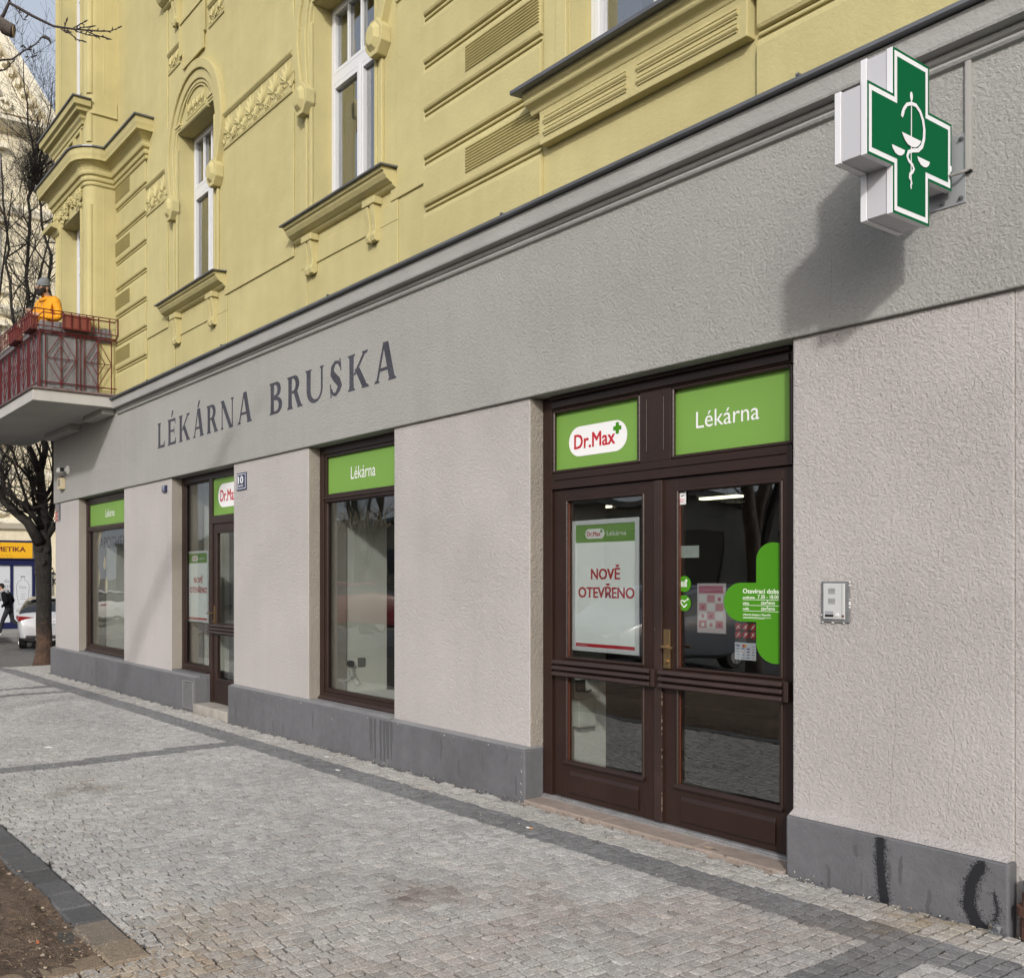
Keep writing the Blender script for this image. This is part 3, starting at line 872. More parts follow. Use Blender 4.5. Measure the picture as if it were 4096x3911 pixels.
o = tag(MB().box(rs(3.43), rs(3.572), KG - 0.012, KG - 0.009, rh(1.112), rh(1.214)).build('payment_notice', mat('notice_paper', (0.55, 0.56, 0.62), 0.6)), 'white sticker of payment card marks below the prohibition signs', 'sticker')
b = MB()
add_text(b, 'VISA', rs(3.567), rs(3.535), rh(1.19), 0.013, KG - 0.008, 0, bold=0.03)
for dx, mm in ((0, 1), (0.011, 2)):
    vs, fs = fill2d([disc(rs(3.512) - dx, rh(1.195), 0.009, 16)]); b.add([(x, KG - 0.008 + dx * 0.01, y) for x, y in vs], fs, mm)
gg = random.Random(9)
for i in range(5):
    for q in range(4):
        if i == 0 and q < 3: continue
        x = rs(3.562) - q * 0.034; y = rh(1.192) - i * 0.017
        b.box(x - 0.022, x - gg.uniform(0, 0.006), KG - 0.0085, KG - 0.008, y, y + gg.uniform(0.003, 0.007), gg.choice((0, 3, 3, 3, 1)))
b.bev = 'keep'
b.build('print', [mat('navy', (0.02, 0.03, 0.16), 0.5), mat('mark_red', (0.45, 0.03, 0.02), 0.5), mat('mark_orange', (0.6, 0.22, 0.02), 0.5), mat('mark_grey', (0.2, 0.2, 0.26), 0.5)], o)

# things inside the windows
def socket(s, k, h, m, label):
    b = MB(); frame_rect(b, k - 0.045, k + 0.045, h - 0.045, h + 0.045, 0.014, s - 0.012, s)
    b = MB(); b.box(s - 0.014, s - 0.001, k - 0.045, k + 0.045, h - 0.045, h + 0.045)
    o = b.build('wall_socket', m, None, bevel=0.004); tag(o, label, 'socket', 'electric boxes on the inner wall of the window')
    MB().box(s - 0.017, s - 0.0145, k - 0.028, k + 0.028, h - 0.028, h + 0.028).build('faceplate', m, o)
socket(8.249, -0.33, 0.735, M_WHITE, 'white wall socket inside the window, beside the black plug')
socket(8.249, -0.63, 0.735, mat('grey_switch', (0.12, 0.12, 0.11), 0.5), 'dark grey wall switch inside the window near the screen edge')
b = MB().cyl((8.248, -0.485, 0.73), (-1, 0.1, 0), 0.033, 0.06, 12)
pl = tag(b.build('power_plug', M_BLACK, None, autos=40), 'black power plug hanging in the shop window with a looping white cord', 'plug')
MB().tube([(8.2, -0.48, 0.71), (8.2, -0.5, 0.62), (8.22, -0.42, 0.55), (8.235, -0.34, 0.57), (8.24, -0.33, 0.60)], 0.006, 6).tube([(8.21, -0.5, 0.70), (8.21, -0.54, 0.6), (8.22, -0.6, 0.53), (8.235, -0.56, 0.5), (8.235, -0.5, 0.58), (8.235, -0.47, 0.66)], 0.006, 6).build('cord', mat('cord_grey', (0.4, 0.4, 0.38), 0.6), pl)
b = MB().box(5.01, 5.099, -0.60, -0.42, 0.50, 0.70).box(5.085, 5.099, -0.72, -0.33, 0.70, 0.745)
fb = tag(b.build('junction_box', mat('cream_box', (0.5, 0.5, 0.44), 0.6), None, bevel=0.005), 'cream electric junction box on the wall inside the left door', 'electric box')
MB().box(5.07, 5.099, -0.55, -0.47, 0.75, 0.84).build('open_socket', M_BLACK, fb)
MB().tube([(5.08, -0.5, 0.80), (5.05, -0.46, 0.77), (5.05, -0.54, 0.75), (5.06, -0.6, 0.76)], 0.006, 6).build('loose_wires', M_BLACK, fb)
def tube_light(s0, s1, label):
    b = MB().box(s0, s1, -2.56, -2.44, 2.315, 2.36)
    o = tag(b.build('ceiling_light', mat('lamp_body', (0.5, 0.5, 0.5), 0.5)), label, 'lamp', 'lit fluorescent lamps inside the shop')
    MB().box(s0 + 0.01, s1 - 0.01, -2.54, -2.46, 2.295, 2.314).build('lit_tube', mat('lamp_glow', (0.9, 0.9, 0.8), 0.5, emit=((1.0, 0.93, 0.62), 2.2)), o)
    MB().tube([(s0 + 0.04, -2.5, 2.36), (s0 + 0.04, -2.5, 3.099)], 0.004, 5).tube([(s1 - 0.04, -2.5, 2.36), (s1 - 0.04, -2.5, 3.099)], 0.004, 5).build('hanger', M_METAL, o)
tube_light(5.11, 5.53, 'lit ceiling lamp seen through the right door glass')
tube_light(6.60, 6.75, 'short lit ceiling lamp seen above the framed poster in the left door')
# ------------------------------------------------------------------ the building: upper storeys
TOPH = 13.5
WIN = {'c1': (10.41, 11.50, 5.12, 7.20), 'c2': (7.04, 8.13, 5.12, 7.20), 'c3': (3.48, 4.69, 5.02, 7.2), 'up': (10.41, 11.50, 9.22, 11.3)}
def holed_wall(mb, s0, s1, h0, h1, holes, k, depth, m=0, mr=0):
    ss = sorted({s0, s1} | {q for o in holes for q in o[:2]}); hs = sorted({h0, h1} | {q for o in holes for q in o[2:]})
    for i in range(len(ss) - 1):
        for j in range(len(hs) - 1):
            a, c, d, e = ss[i], ss[i + 1], hs[j], hs[j + 1]
            if any(o[0] <= a and c <= o[1] and o[2] <= d and e <= o[3] for o in holes): continue
            mb.add([(a, k, d), (c, k, d), (c, k, e), (a, k, e)], [(0, 1, 2, 3)], m)
    for a, c, d, e in holes:
        kb = k - depth
        mb.add([(a, k, d), (a, k, e), (a, kb, e), (a, kb, d)], [(0, 1, 2, 3)], mr)
        mb.add([(c, k, d), (c, k, e), (c, kb, e), (c, kb, d)], [(0, 1, 2, 3)], mr)
        mb.add([(a, k, e), (c, k, e), (c, kb, e), (a, kb, e)], [(0, 1, 2, 3)], mr)
        mb.add([(a, k, d), (c, k, d), (c, kb, d), (a, kb, d)], [(0, 1, 2, 3)], mr)
b = MB(); holed_wall(b, -2.0, 17.0, 4.10, TOPH, list(WIN.values()), 0.0, 0.42)
b.build('upper_wall', M_YELLOW, bld)
b = MB().box(-2.0, 17.0, -12, -0.43, TOPH, TOPH + 0.3).box(16.6, 16.99, -12, -0.43, 4.06, TOPH).box(-2.0, -1.6, -12, -0.43, -0.3, TOPH).box(-1.6, 16.6, -12, -11.7, -0.3, TOPH)
b.build('back_wall', M_YELLOW, bld)
b = MB()
for a, c in ((8.51, 10.13), (11.85, 12.575), (6.315, 6.71)):
    b.box(a, c, 0.0005, 0.018, 4.84, TOPH)
b.box(6.315, 6.80, 0.0005, 0.0185, 4.835, 5.0)
for c0 in (10.955, 7.585):        # apron fields below the window sills
    b.box(c0 - 0.885, c0 + 0.785, 0.0005, 0.014, 4.655, 4.83); b.box(c0 - 0.885, c0 - 0.565, 0.0005, 0.014, 4.2, 4.654); b.box(c0 + 0.655, c0 + 0.785, 0.0005, 0.014, 4.2, 4.654)
b.build('wall_panel', M_YELLOW, bld, bevel=0.006)
# rusticated strips with soft grooves and ribbed fields
G0, GP = 4.605, 0.3905
def rustic(s0, s1, n, ribs, first=4.19):
    b = MB()
    hs = [first] + [G0 + GP * i for i in range(n)]
    for i in range(len(hs) - 1):
        a, c = hs[i] + (0.028 if i else 0.0), hs[i + 1] - 0.018
        q = MB()
        b.sweep_s([(0.0005, a), (0.012, a), (0.028, a + 0.006), (0.036, a + 0.024), (0.036, c - 0.05), (0.030, c - 0.026), (0.018, c - 0.008), (0.0005, c)], s0 + 0.012, s1)
        if i: b.sweep_s([(0.0005, hs[i] - 0.006), (0.016, hs[i] - 0.006), (0.020, hs[i] + 0.004), (0.016, hs[i] + 0.016), (0.0005, hs[i] + 0.016)], s0 + 0.018, s1)
    o = b.build('rusticated_strip', M_YELLOW, bld, bevel=0.004)
    for i in ribs:
        b = MB()
        h0 = G0 + GP * i + 0.11
        for j in range(9):
            b.sweep_s([(0.0365, h0 + j * 0.0225), (0.047, h0 + j * 0.0225 + 0.004), (0.049, h0 + j * 0.0225 + 0.010), (0.0365, h0 + j * 0.0225 + 0.016)], max(s0, s1 - 0.625) if s0 > 10 else s0 + 0.02, (s1 - 0.02) if s0 > 10 else min(s1 - 0.55, s0 + 0.84))
        b.build('ribbed_field', M_YELLOW, o)
    return o
rustic(12.58, 13.80, 8, (0, 2, 4, 6))
rustic(4.93, 6.305, 14, (0, 2, 4, 6))
rustic(1.6, 3.235, 14, (0, 2, 4))
# frieze bands of palmettes between the windows
def leafy(mb, s, h, size, k, rnd):
    def leaf(a, L, w, off=(0, 0)):
        n = 5
        pts = [(s + off[0] + math.sin(a) * L * t / n, h + off[1] + math.cos(a) * L * t / n) for t in range(n + 1)]
        ww = [w * q for q in (0.25, 0.8, 1.0, 0.85, 0.5, 0.08)]
        for i in range(n):
            (x0, y0), (x1, y1) = pts[i], pts[i + 1]
            nx, ny = math.cos(a), -math.sin(a)
            q0, q1 = ww[i] / 2, ww[i + 1] / 2
            z0, z1 = 0.014 * (0.3 + ww[i] / w), 0.014 * (0.3 + ww[i + 1] / w)
            mb.add([(x0 - nx * q0, k, y0 - ny * q0), (x0, k + z0, y0), (x0 + nx * q0, k, y0 + ny * q0), (x1 - nx * q1, k, y1 - ny * q1), (x1, k + z1, y1), (x1 + nx * q1, k, y1 + ny * q1)], [(0, 1, 4, 3), (1, 2, 5, 4)])
    for a in (-1.25, -0.85, -0.42, 0, 0.42, 0.85, 1.25):
        leaf(a + rnd.gauss(0, 0.05), size * (0.62 - 0.12 * abs(a)), size * 0.13)
    for sg in (-1, 1):
        pts = [Vector((s + sg * size * (0.05 + 0.40 * t / 9), k + 0.004, h - size * 0.16 + size * 0.10 * math.sin(t * 0.75))) for t in range(10)]
        mb.tube(pts, [size * 0.035] * 10, 5)
        leaf(sg * 2.0, size * 0.3, size * 0.11, (0, -0.02 * size))
rnd = random.Random(4)
def frieze_band(s0, s1, h0, h1, pitch, k=0.0185):
    b = MB()
    b.box(s0, s1, k, k + 0.002, h0, h1)
    b.sweep_s([(k, h1), (k + 0.012, h1), (k + 0.034, h1 + 0.022), (k + 0.036, h1 + 0.03), (k + 0.020, h1 + 0.034), (k + 0.026, h1 + 0.05), (k, h1 + 0.062)], s0, s1)
    b.sweep_s([(k, h0 - 0.028), (k + 0.014, h0 - 0.026), (k + 0.02, h0 - 0.006), (k + 0.012, h0), (k, h0)], s0, s1)
    n = max(1, round((s1 - s0) / pitch))
    for i in range(n):
        s = s0 + (i + 0.5) * (s1 - s0) / n
        leafy(b, s, h0 + (h1 - h0) * 0.38, (h1 - h0), k + 0.002, rnd)
        leafy(b, s + (s1 - s0) / n / 2 * (1 if i < n - 1 else -1), h0 + (h1 - h0) * 0.16, (h1 - h0) * 0.62, k + 0.002, rnd)
    b.build('palmette_frieze', M_YELLOW, bld)
frieze_band(8.515, 10.125, 6.525, 6.865, 0.27)
frieze_band(11.855, 12.57, 6.525, 6.865, 0.25)
frieze_band(6.318, 6.705, 6.525, 6.865, 0.27)
frieze_band(10.15, 10.58, 8.14, 8.34, 0.2, 0.0005)
frieze_band(11.44, 11.83, 8.12, 8.32, 0.2, 0.0005)

def upper_window(label_s, s0, s1, h0, h1, k, hT, nb=4, sashes=2):
    """white plastic window with a divided top light"""
    b = MB()
    frame_rect(b, s0 + 0.002, s1 - 0.002, h0 + 0.03, h1 - 0.002, 0.042, k - 0.06, k)
    b.box(s0 + 0.045, s1 - 0.045, k - 0.06, k + 0.012, hT, hT + 0.10)
    W = (s1 - s0 - 0.09)
    frame_rect(b, s0 + 0.046, s1 - 0.046, hT + 0.102, h1 - 0.046, 0.04, k - 0.05, k + 0.010)
    for i in range(1, nb):
        x = s0 + 0.085 + (W - 0.08) * i / nb
        b.box(x - 0.012, x + 0.012, k - 0.03, k + 0.006, hT + 0.142, h1 - 0.086)
    ws = W / sashes
    for i in range(sashes):
        frame_rect(b, s0 + 0.045 + ws * i + 0.002, s0 + 0.045 + ws * (i + 1) - 0.002, h0 + 0.074, hT - 0.002, 0.046, k - 0.05, k + 0.016)
    if sashes == 2: b.box((s0 + s1) / 2 - 0.028, (s0 + s1) / 2 + 0.028, k + 0.0165, k + 0.034, h0 + 0.09, hT - 0.004)
    o = b.build('window', M_UPVC, bld, bevel=0.006)
    MB().box(s0 + 0.06, s1 - 0.06, k - 0.034, k - 0.028, h0 + 0.09, h1 - 0.06).build('pane', M_GLASSU, o)
    # room behind, with half drawn curtains
    b = MB()
    b.box(s0 - 0.3, s1 + 0.3, -2.6, -2.55, h0 - 0.4, h1 + 0.2); b.box(s0 - 0.35, s0 - 0.3, -2.6, -0.43, h0 - 0.4, h1 + 0.2); b.box(s1 + 0.3, s1 + 0.35, -2.6, -0.43, h0 - 0.4, h1 + 0.2)
    b.box(s0 - 0.3, s1 + 0.3, -2.55, -0.43, h1 + 0.05, h1 + 0.2); b.box(s0 - 0.3, s1 + 0.3, -2.55, -0.43, h0 - 0.4, h0 - 0.3)
    b.build('room_behind', mat('room_grey', (0.16, 0.16, 0.165), 0.9), o)
    b = MB(); n = 26
    for a, c in ((s0 + 0.05, s0 + 0.34), (s1 - 0.34, s1 - 0.05)):
        pts = [(a + (c - a) * i / n, k - 0.13 + 0.022 * math.sin(i * 1.9) + 0.01 * math.sin(i * 0.7)) for i in range(n + 1)]
        vs = [(x, y, h0 + 0.05) for x, y in pts] + [(x, y, h1 - 0.03) for x, y in pts]
        b.add(vs, [(i, i + 1, n + 2 + i, n + 1 + i) for i in range(n)])
    b.bev = 'keep'
    b.build('curtain', mat('net_curtain', (0.42, 0.43, 0.46), 0.9), o, smooth=True)
    return o
for key in ('c1', 'c2'):
    q = WIN[key]; upper_window(key, q[0], q[1], q[2], q[3], -0.20, 6.43)
q = WIN['c3']; upper_window('c3', q[0], q[1], q[2] + 0.1, q[3], -0.2, 6.6, 5, 2)
q = WIN['up']; upper_window('up', q[0], q[1], q[2], q[3], -0.25, 10.5)
# arched surrounds with pendant bosses
def surround(c):
    b = MB()
    def ring(ai, ao, bi, bo, k0, k1, legs, cy=6.90):
        """half ring with legs drawn in to the bosses"""
        outer, inner = [], []
        for sg in (1,):
            pass
        n = 28
        T = [i / n for i in range(n + 1)]
        o_ = [(c + ao * math.cos(math.pi * t), cy + bo * math.sin(math.pi * t)) for t in T]
        i_ = [(c + ai * math.cos(math.pi * t), cy + bi * math.sin(math.pi * t)) for t in T]
        lo, li, hb = legs
        m = 6
        def leg(sg, a, l):
            return [(c + sg * (a + (l - a) * (j / m) ** 1.6), cy + (hb - cy) * j / m) for j in range(1, m + 1)]
        O = leg(1, ao, lo)[::-1] + o_ + leg(-1, ao, lo); I = leg(1, ai, li)[::-1] + i_ + leg(-1, ai, li)
        N = len(O)
        vs = [(x, k0, y) for x, y in O] + [(x, k1, y) for x, y in O] + [(x, k0, y) for x, y in I] + [(x, k1, y) for x, y in I]
        fs = []
        for j in range(N - 1):
            fs += [(j, j + 1, N + j + 1, N + j), (N + j, N + j + 1, 3 * N + j + 1, 3 * N + j), (2 * N + j, 3 * N + j, 3 * N + j + 1, 2 * N + j + 1)]
        fs += [(0, N, 3 * N, 2 * N), (N - 1, 3 * N - 1, 4 * N - 1, 2 * N - 1)]
        b.add(vs, fs)
    ring(0.745, 0.855, 0.845, 0.955, 0.0005, 0.075, (0.70, 0.645, 6.36))
    ring(0.640, 0.742, 0.735, 0.842, 0.0005, 0.048, (0.642, 0.60, 6.38))
    ring(0.596, 0.637, 0.69, 0.732, 0.0005, 0.030, (0.598, 0.575, 6.40))
    o = b.build('window_surround', M_YELLOW, bld, bevel=0.008)
    # bosses
    for sg in (1, -1):
        x = c + sg * 0.648
        b = MB()
        oc = [(x + 0.135 * math.cos(R(22.5 + 45 * i)), 6.285 + 0.165 * math.sin(R(22.5 + 45 * i))) for i in range(8)]
        b.prism(oc, 0.0005, 0.105)
        oc2 = [(x + 0.10 * math.cos(R(22.5 + 45 * i)), 6.295 + 0.13 * math.sin(R(22.5 + 45 * i))) for i in range(8)]
        vs = [(u, 0.1055, v) for u, v in oc2] + [(x + (u - x) * 0.62, 0.145, 6.295 + (v - 6.295) * 0.66) for u, v in oc2]
        b.add(vs, [(i, (i + 1) % 8, 8 + (i + 1) % 8, 8 + i) for i in range(8)] + [tuple(range(8, 16))])
        b.build('boss', M_YELLOW, o, bevel=0.006)
    # jamb mouldings
    for sg in (1, -1):
        b = MB()
        for d0, d1, kk in ((0.547, 0.585, 0.030), (0.590, 0.615, 0.02), (0.632, 0.672, 0.034)):
            a, e = c + sg * d0, c + sg * d1
            b.box(min(a, e), max(a, e), 0.0008, kk, 5.12, 6.13 if d0 > 0.6 else 7.02)
        b.build('jamb_moulding', M_YELLOW, o, bevel=0.007)
    # tympanum: rounded lintel edge, imposts, leaf panel
    b = MB()
    b.tube([(c - 0.39, 0.012, 7.215), (c + 0.39, 0.012, 7.215)], 0.032, 10)
    for sg in (1, -1):
        for j, (dd, hh) in enumerate(((0.016, 7.205), (0.026, 7.235), (0.040, 7.265))):
            a, e = c + sg * 0.40, c + sg * 0.57
            b.box(min(a, e), max(a, e), 0.0008, dd + 0.01, hh, hh + 0.024)
    pan = [(c - 0.27, 7.29)] + [(c - 0.27 + 0.54 * i / 10, 7.48 + 0.10 * math.sin(math.pi * i / 10) ** 0.7 if 0 < i < 10 else 7.48) for i in range(11)] + [(c + 0.27, 7.29)]
    rim = [(u, v) for u, v in pan]
    b.strip(rim, 0.022, 0.0006, thick=0.018)
    b.sweep_s([(0.0006, 7.27), (0.018, 7.27), (0.02, 7.288), (0.0006, 7.288)], c - 0.28, c + 0.28)
    for i in range(4): leafy(b, c - 0.20 + i * 0.133, 7.36, 0.19, 0.001, rnd)
    b.build('tympanum', M_YELLOW, o, bevel=0.003)
surround(10.955); surround(7.585)
def sill(c, half, H, out=0.17):
    prof = [(0.0005, H - 0.17), (0.03, H - 0.165), (0.05, H - 0.15), (0.055, H - 0.135), (0.075, H - 0.13), (0.115, H - 0.105), (0.14, H - 0.07), (0.145, H - 0.05), (out - 0.005, H - 0.045), (out, H - 0.012), (0.0005, H - 0.012)]
    b = MB(); b.plan_sweep([(c - half + 0.17, 0.0), (c - half + 0.17, 0.001), (c + half - 0.17, 0.001), (c + half - 0.17, 0.0)], [(o, h) for o, h in prof])
    b = MB().sweep_s(prof, c - half + 0.03, c + half - 0.03)
    o = b.build('window_sill', M_YELLOW, bld, bevel=0.004)
    MB().sweep_s([(-0.2, H + 0.05), (-0.2, H + 0.044), (0.0, H - 0.006), (out + 0.028, H - 0.016), (out + 0.03, H - 0.004), (0.0, H + 0.008)], c - half, c + half).build('sill_flashing', M_METAL, o)
    for sg in (1, -1):      # scroll brackets
        x = c + sg * 0.545
        b = MB()
        b.box(x - 0.095, x + 0.095, 0.0006, 0.095, H - 0.235, H - 0.172)
        pr = [(0.0006, H - 0.236), (0.085, H - 0.236), (0.078, H - 0.30), (0.060, H - 0.40), (0.058, H - 0.46), (0.075, H - 0.50), (0.062, H - 0.545), (0.03, H - 0.555), (0.0006, H - 0.53)]
        b.sweep_s(pr, x - 0.07, x - 0.016); b.sweep_s(pr, x + 0.016, x + 0.07)
        b.sweep_s([(q[0] * 0.82 + 0.0002, q[1] + 0.002) for q in pr], x - 0.0155, x + 0.0155)
        b.build('bracket', M_YELLOW, o, bevel=0.005)
    return o
sill(10.955, 0.90, 5.10); sill(7.585, 0.90, 5.10)
sill(10.955, 1.0, 9.13)
# stepped raised panel under the second storey window
b = MB()
step = [(10.66, 8.55), (11.41, 8.55), (11.41, 8.14), (11.30, 8.14), (11.30, 7.95), (10.69, 7.95), (10.69, 8.13), (10.66, 8.13)]
b.prism(step, 0.0006, 0.02)
b.strip(step + step[:1], 0.035, 0.021, thick=0.016)
b.build('stepped_panel', M_YELLOW, bld, bevel=0.004)
# broad window bay at the right: architrave and deep sill
b = MB()
b.box(4.70, 4.80, 0.0006, 0.03, 5.02, 7.4); b.box(4.801, 4.925, 0.0006, 0.016, 5.02, 7.4)
b.build('window_surround', M_YELLOW, bld, bevel=0.006)
b = MB()
b.box(3.37, 3.47, 0.0006, 0.03, 5.02, 7.4); b.box(3.24, 3.369, 0.0006, 0.016, 5.02, 7.4)
b.build('window_surround', M_YELLOW, bld, bevel=0.006)
b = MB()
pr = [(0.0006, 4.60), (0.078, 4.60), (0.078, 4.80), (0.082, 4.83), (0.10, 4.865), (0.145, 4.885), (0.152, 4.90), (0.152, 4.925), (0.165, 4.935), (0.17, 4.97), (0.0006, 4.97)]
b.plan_sweep([(3.27, 0.0), (3.27, 0.0), (4.89, 0.0)], [(o, h) for o, h in pr]) if False else None
b.sweep_s(pr[:4] + [(0.0006, 4.83)], 3.265, 4.905)
b.sweep_s([(0.0006, 4.831), (0.0825, 4.831), (0.10, 4.866), (0.145, 4.886), (0.152, 4.90), (0.152, 4.925), (0.165, 4.935), (0.17, 4.97), (0.0006, 4.97)], 3.19, 4.985)
bs = b.build('window_sill', M_YELLOW, bld, bevel=0.006)
b = MB()
for s0, s1 in ((4.12, 4.86), (3.32, 4.04)):
    for h in (4.675, 4.755):
        b.tube([(s0, 0.079, h), (s1, 0.079, h)], 0.016, 8)
        b.tube([(s0 + 0.006, 0.082, h + 0.024), (s1 - 0.006, 0.082, h + 0.024)], 0.006, 6); b.tube([(s0 + 0.006, 0.082, h - 0.024), (s1 - 0.006, 0.082, h - 0.024)], 0.006, 6)
b.build('fluting', M_YELLOW, bs)
MB().sweep_s([(-0.2, 5.115), (-0.2, 5.105), (0.0, 4.98), (0.225, 4.962), (0.232, 4.966), (0.232, 4.990), (0.0, 5.0)], 3.14, 5.04).build('sill_flashing', M_METAL, bs)

# ------------------------------------------------------------------ projecting bay with its cornices
KB = 0.45
plan = [(13.815, 0.0), (13.815, 0.31)] + [(13.955 - 0.14 * math.cos(R(q)), 0.31 + 0.14 * math.sin(R(q))) for q in range(10, 91, 10)]
def bay_wall(b, h0, h1, pts):
    n = len(pts)
    b.add([(s, k, h0) for s, k in pts] + [(s, k, h1) for s, k in pts], [(i, i + 1, n + i + 1, n + i) for i in range(n - 1)])
DOORS = ((14.10, 15.06, 4.24, 7.0), (14.10, 15.06, 8.62, 11.2))
b = MB()
bay_wall(b, 4.19, TOPH, plan + [(14.10, KB)])
bay_wall(b, 4.19, TOPH, [(15.06, KB), (15.40, KB), (15.40, 0.0)])
for h0, h1 in ((7.0, 8.62), (11.2, TOPH)): bay_wall(b, h0, h1, [(14.10, KB), (15.06, KB)])
for a, c, d, e in DOORS:
    for x in (a, c): b.add([(x, KB, d), (x, KB, e), (x, 0.12, e), (x, 0.12, d)], [(0, 1, 2, 3)])
    b.add([(a, KB, e), (c, KB, e), (c, 0.12, e), (a, 0.12, e)], [(0, 1, 2, 3)])
    b.add([(a, KB, d), (c, KB, d), (c, 0.12, d), (a, 0.12, d)], [(0, 1, 2, 3)])
    b.add([(a, 0.05, d), (c, 0.05, d), (c, 0.05, e), (a, 0.05, e)], [(0, 1, 2, 3)], 1)
b.bev = 'keep'
bay = b.build('bay', [M_YELLOW, mat('room_grey2', (0.10, 0.10, 0.105), 0.9)], bld)
b = MB()      # vertical fillets and rounded corner shaft
for s, k, r in ((13.83, 0.20, 0.018), (15.33, KB, 0.02), (15.24, KB, 0.016)):
    b.tube([(s, k, 4.25), (s, k, 7.42)], r, 8); b.tube([(s, k, 8.6), (s, k, TOPH)], r, 8)
b.tube([(13.87, 0.385, 4.25), (13.87, 0.385, 7.0)], 0.055, 14); b.tube([(13.87, 0.385, 8.6), (13.87, 0.385, TOPH)], 0.055, 14)
b.tube([(13.87, 0.385, 7.9), (13.87, 0.385, 8.33)], 0.055, 14)
for s in (14.03, 14.075): b.box(s, s + 0.02, KB + 0.0005, KB + 0.014, 4.3, 7.0); b.box(s, s + 0.02, KB + 0.0005, KB + 0.014, 8.66, 11.2)
for s in (15.07, 15.12): b.box(s, s + 0.03, KB + 0.0005, KB + 0.02, 4.3, 7.3); b.box(s, s + 0.03, KB + 0.0005, KB + 0.02, 8.66, 11.2)
b.build('corner_shaft', M_YELLOW, bay, bevel=0.004)
for a, c, d, e in DOORS:
    b = MB(); k = 0.22
    frame_rect(b, a + 0.002, c - 0.002, d + 0.01, e - 0.002, 0.06, k - 0.06, k)
    hT = e - 0.62
    b.box(a + 0.062, c - 0.062, k - 0.05, k + 0.012, hT, hT + 0.1)
    frame_rect(b, a + 0.064, c - 0.064, hT + 0.102, e - 0.064, 0.05, k - 0.05, k + 0.01)
    for i in (1, 2, 3):
        x = a + 0.11 + (c - a - 0.22) * i / 4; b.box(x - 0.012, x + 0.012, k - 0.03, k + 0.006, hT + 0.152, e - 0.115)
    m_ = (a + c) / 2
    frame_rect(b, a + 0.064, m_ - 0.002, d + 0.072, hT - 0.002, 0.10, k - 0.05, k + 0.015); frame_rect(b, m_ + 0.002, c - 0.064, d + 0.072, hT - 0.002, 0.10, k - 0.05, k + 0.015)
    o = b.build('balcony_door' if d < 8 else 'window', M_UPVC, bld, bevel=0.005)
    MB().box(a + 0.06, c - 0.06, k - 0.034, k - 0.028, d + 0.07, e - 0.06).build('pane', M_GLASSU, o)
path = [(12.53, 0.0005), (12.53, 0.036), (13.815, 0.036), (13.815, 0.31)] + plan[2:] + [(15.40, KB), (15.40, 0.1)]
cpath = [(12.56, 0.0), (12.56, 0.034), (13.815, 0.034)] + [(13.815, 0.31)] + plan[3:-1:2] + [plan[-1], (15.40, KB), (15.40, 0.02)]
b = MB()
b.plan_sweep(cpath, [(0.001, 7.27), (0.02, 7.275), (0.03, 7.295), (0.02, 7.315), (0.022, 7.33), (0.045, 7.335), (0.055, 7.36), (0.045, 7.385), (0.05, 7.40), (0.08, 7.41), (0.09, 7.44), (0.085, 7.46), (0.10, 7.50), (0.13, 7.53), (0.16, 7.545), (0.165, 7.56), (0.215, 7.565), (0.22, 7.60), (0.21, 7.605), (0.225, 7.65), (0.235, 7.72), (0.001, 7.735)])
cc_ = b.build('bay_cornice', M_YELLOW, bay)
MB().plan_sweep(cpath, [(0.001, 7.737), (0.255, 7.722), (0.262, 7.726), (0.262, 7.745), (0.25, 7.75), (0.001, 7.82)]).build('flashing', M_METAL, cc_)
b = MB()      # band between the storeys
b.plan_sweep([(13.815, 0.01)] + [(13.815, 0.31)] + plan[2:] + [(14.02, KB)], [(0.001, 8.30), (0.026, 8.30), (0.03, 8.315), (0.02, 8.33), (0.02, 8.52), (0.001, 8.53)])
b.build('storey_band', M_YELLOW, bay)
b = MB()      # sill of the upper bay window, standing forward on small panels
b.plan_sweep([(13.97, KB - 0.05), (13.97, KB), (15.42, KB), (15.42, KB - 0.2)], [(0.001, 8.17), (0.03, 8.18), (0.04, 8.22), (0.07, 8.25), (0.08, 8.30), (0.14, 8.32), (0.15, 8.36), (0.19, 8.38), (0.2, 8.46), (0.001, 8.47)])
sc = b.build('bay_sill', M_YELLOW, bay)
MB().plan_sweep([(13.97, KB - 0.05), (13.97, KB), (15.42, KB), (15.42, KB - 0.2)], [(0.001, 8.472), (0.22, 8.463), (0.226, 8.468), (0.226, 8.485), (0.001, 8.56)]).build('flashing', M_METAL, sc)
b = MB()
for i in range(4):
    a = 14.03 + i * 0.34; frame_rect(b, a, a + 0.28, 7.86, 8.13, 0.03, KB + 0.0006, KB + 0.03)
b.box(13.99, 15.38, KB + 0.0006, KB + 0.02, 8.135, 8.165)
b.build('small_panels', M_YELLOW, bay, bevel=0.004)
b = MB()      # carved garland over the balcony door
rnd2 = random.Random(21)
for i in range(30):
    s = 14.08 + (i % 10) * 0.13 + rnd2.uniform(-0.03, 0.03)
    cy = 7.12 + 0.09 * abs(math.cos((s - 14.1) * 6.2)) + rnd2.uniform(-0.05, 0.07)
    for j in range(4):
        b.ball((s + rnd2.gauss(0, 0.03), KB + 0.02, cy + rnd2.gauss(0, 0.03)), (rnd2.uniform(0.015, 0.035), rnd2.uniform(0.02, 0.05), rnd2.uniform(0.012, 0.035)), 7, 5)
for s in (14.1, 14.75, 15.28):
    leafy(b, s, 7.08, 0.3, KB + 0.03, rnd2); leafy(b, s, 7.16, 0.2, KB + 0.05, rnd2)
b.build('carved_garland', M_YELLOW, bay, smooth=True)
b = MB()      # hood over the door at its left
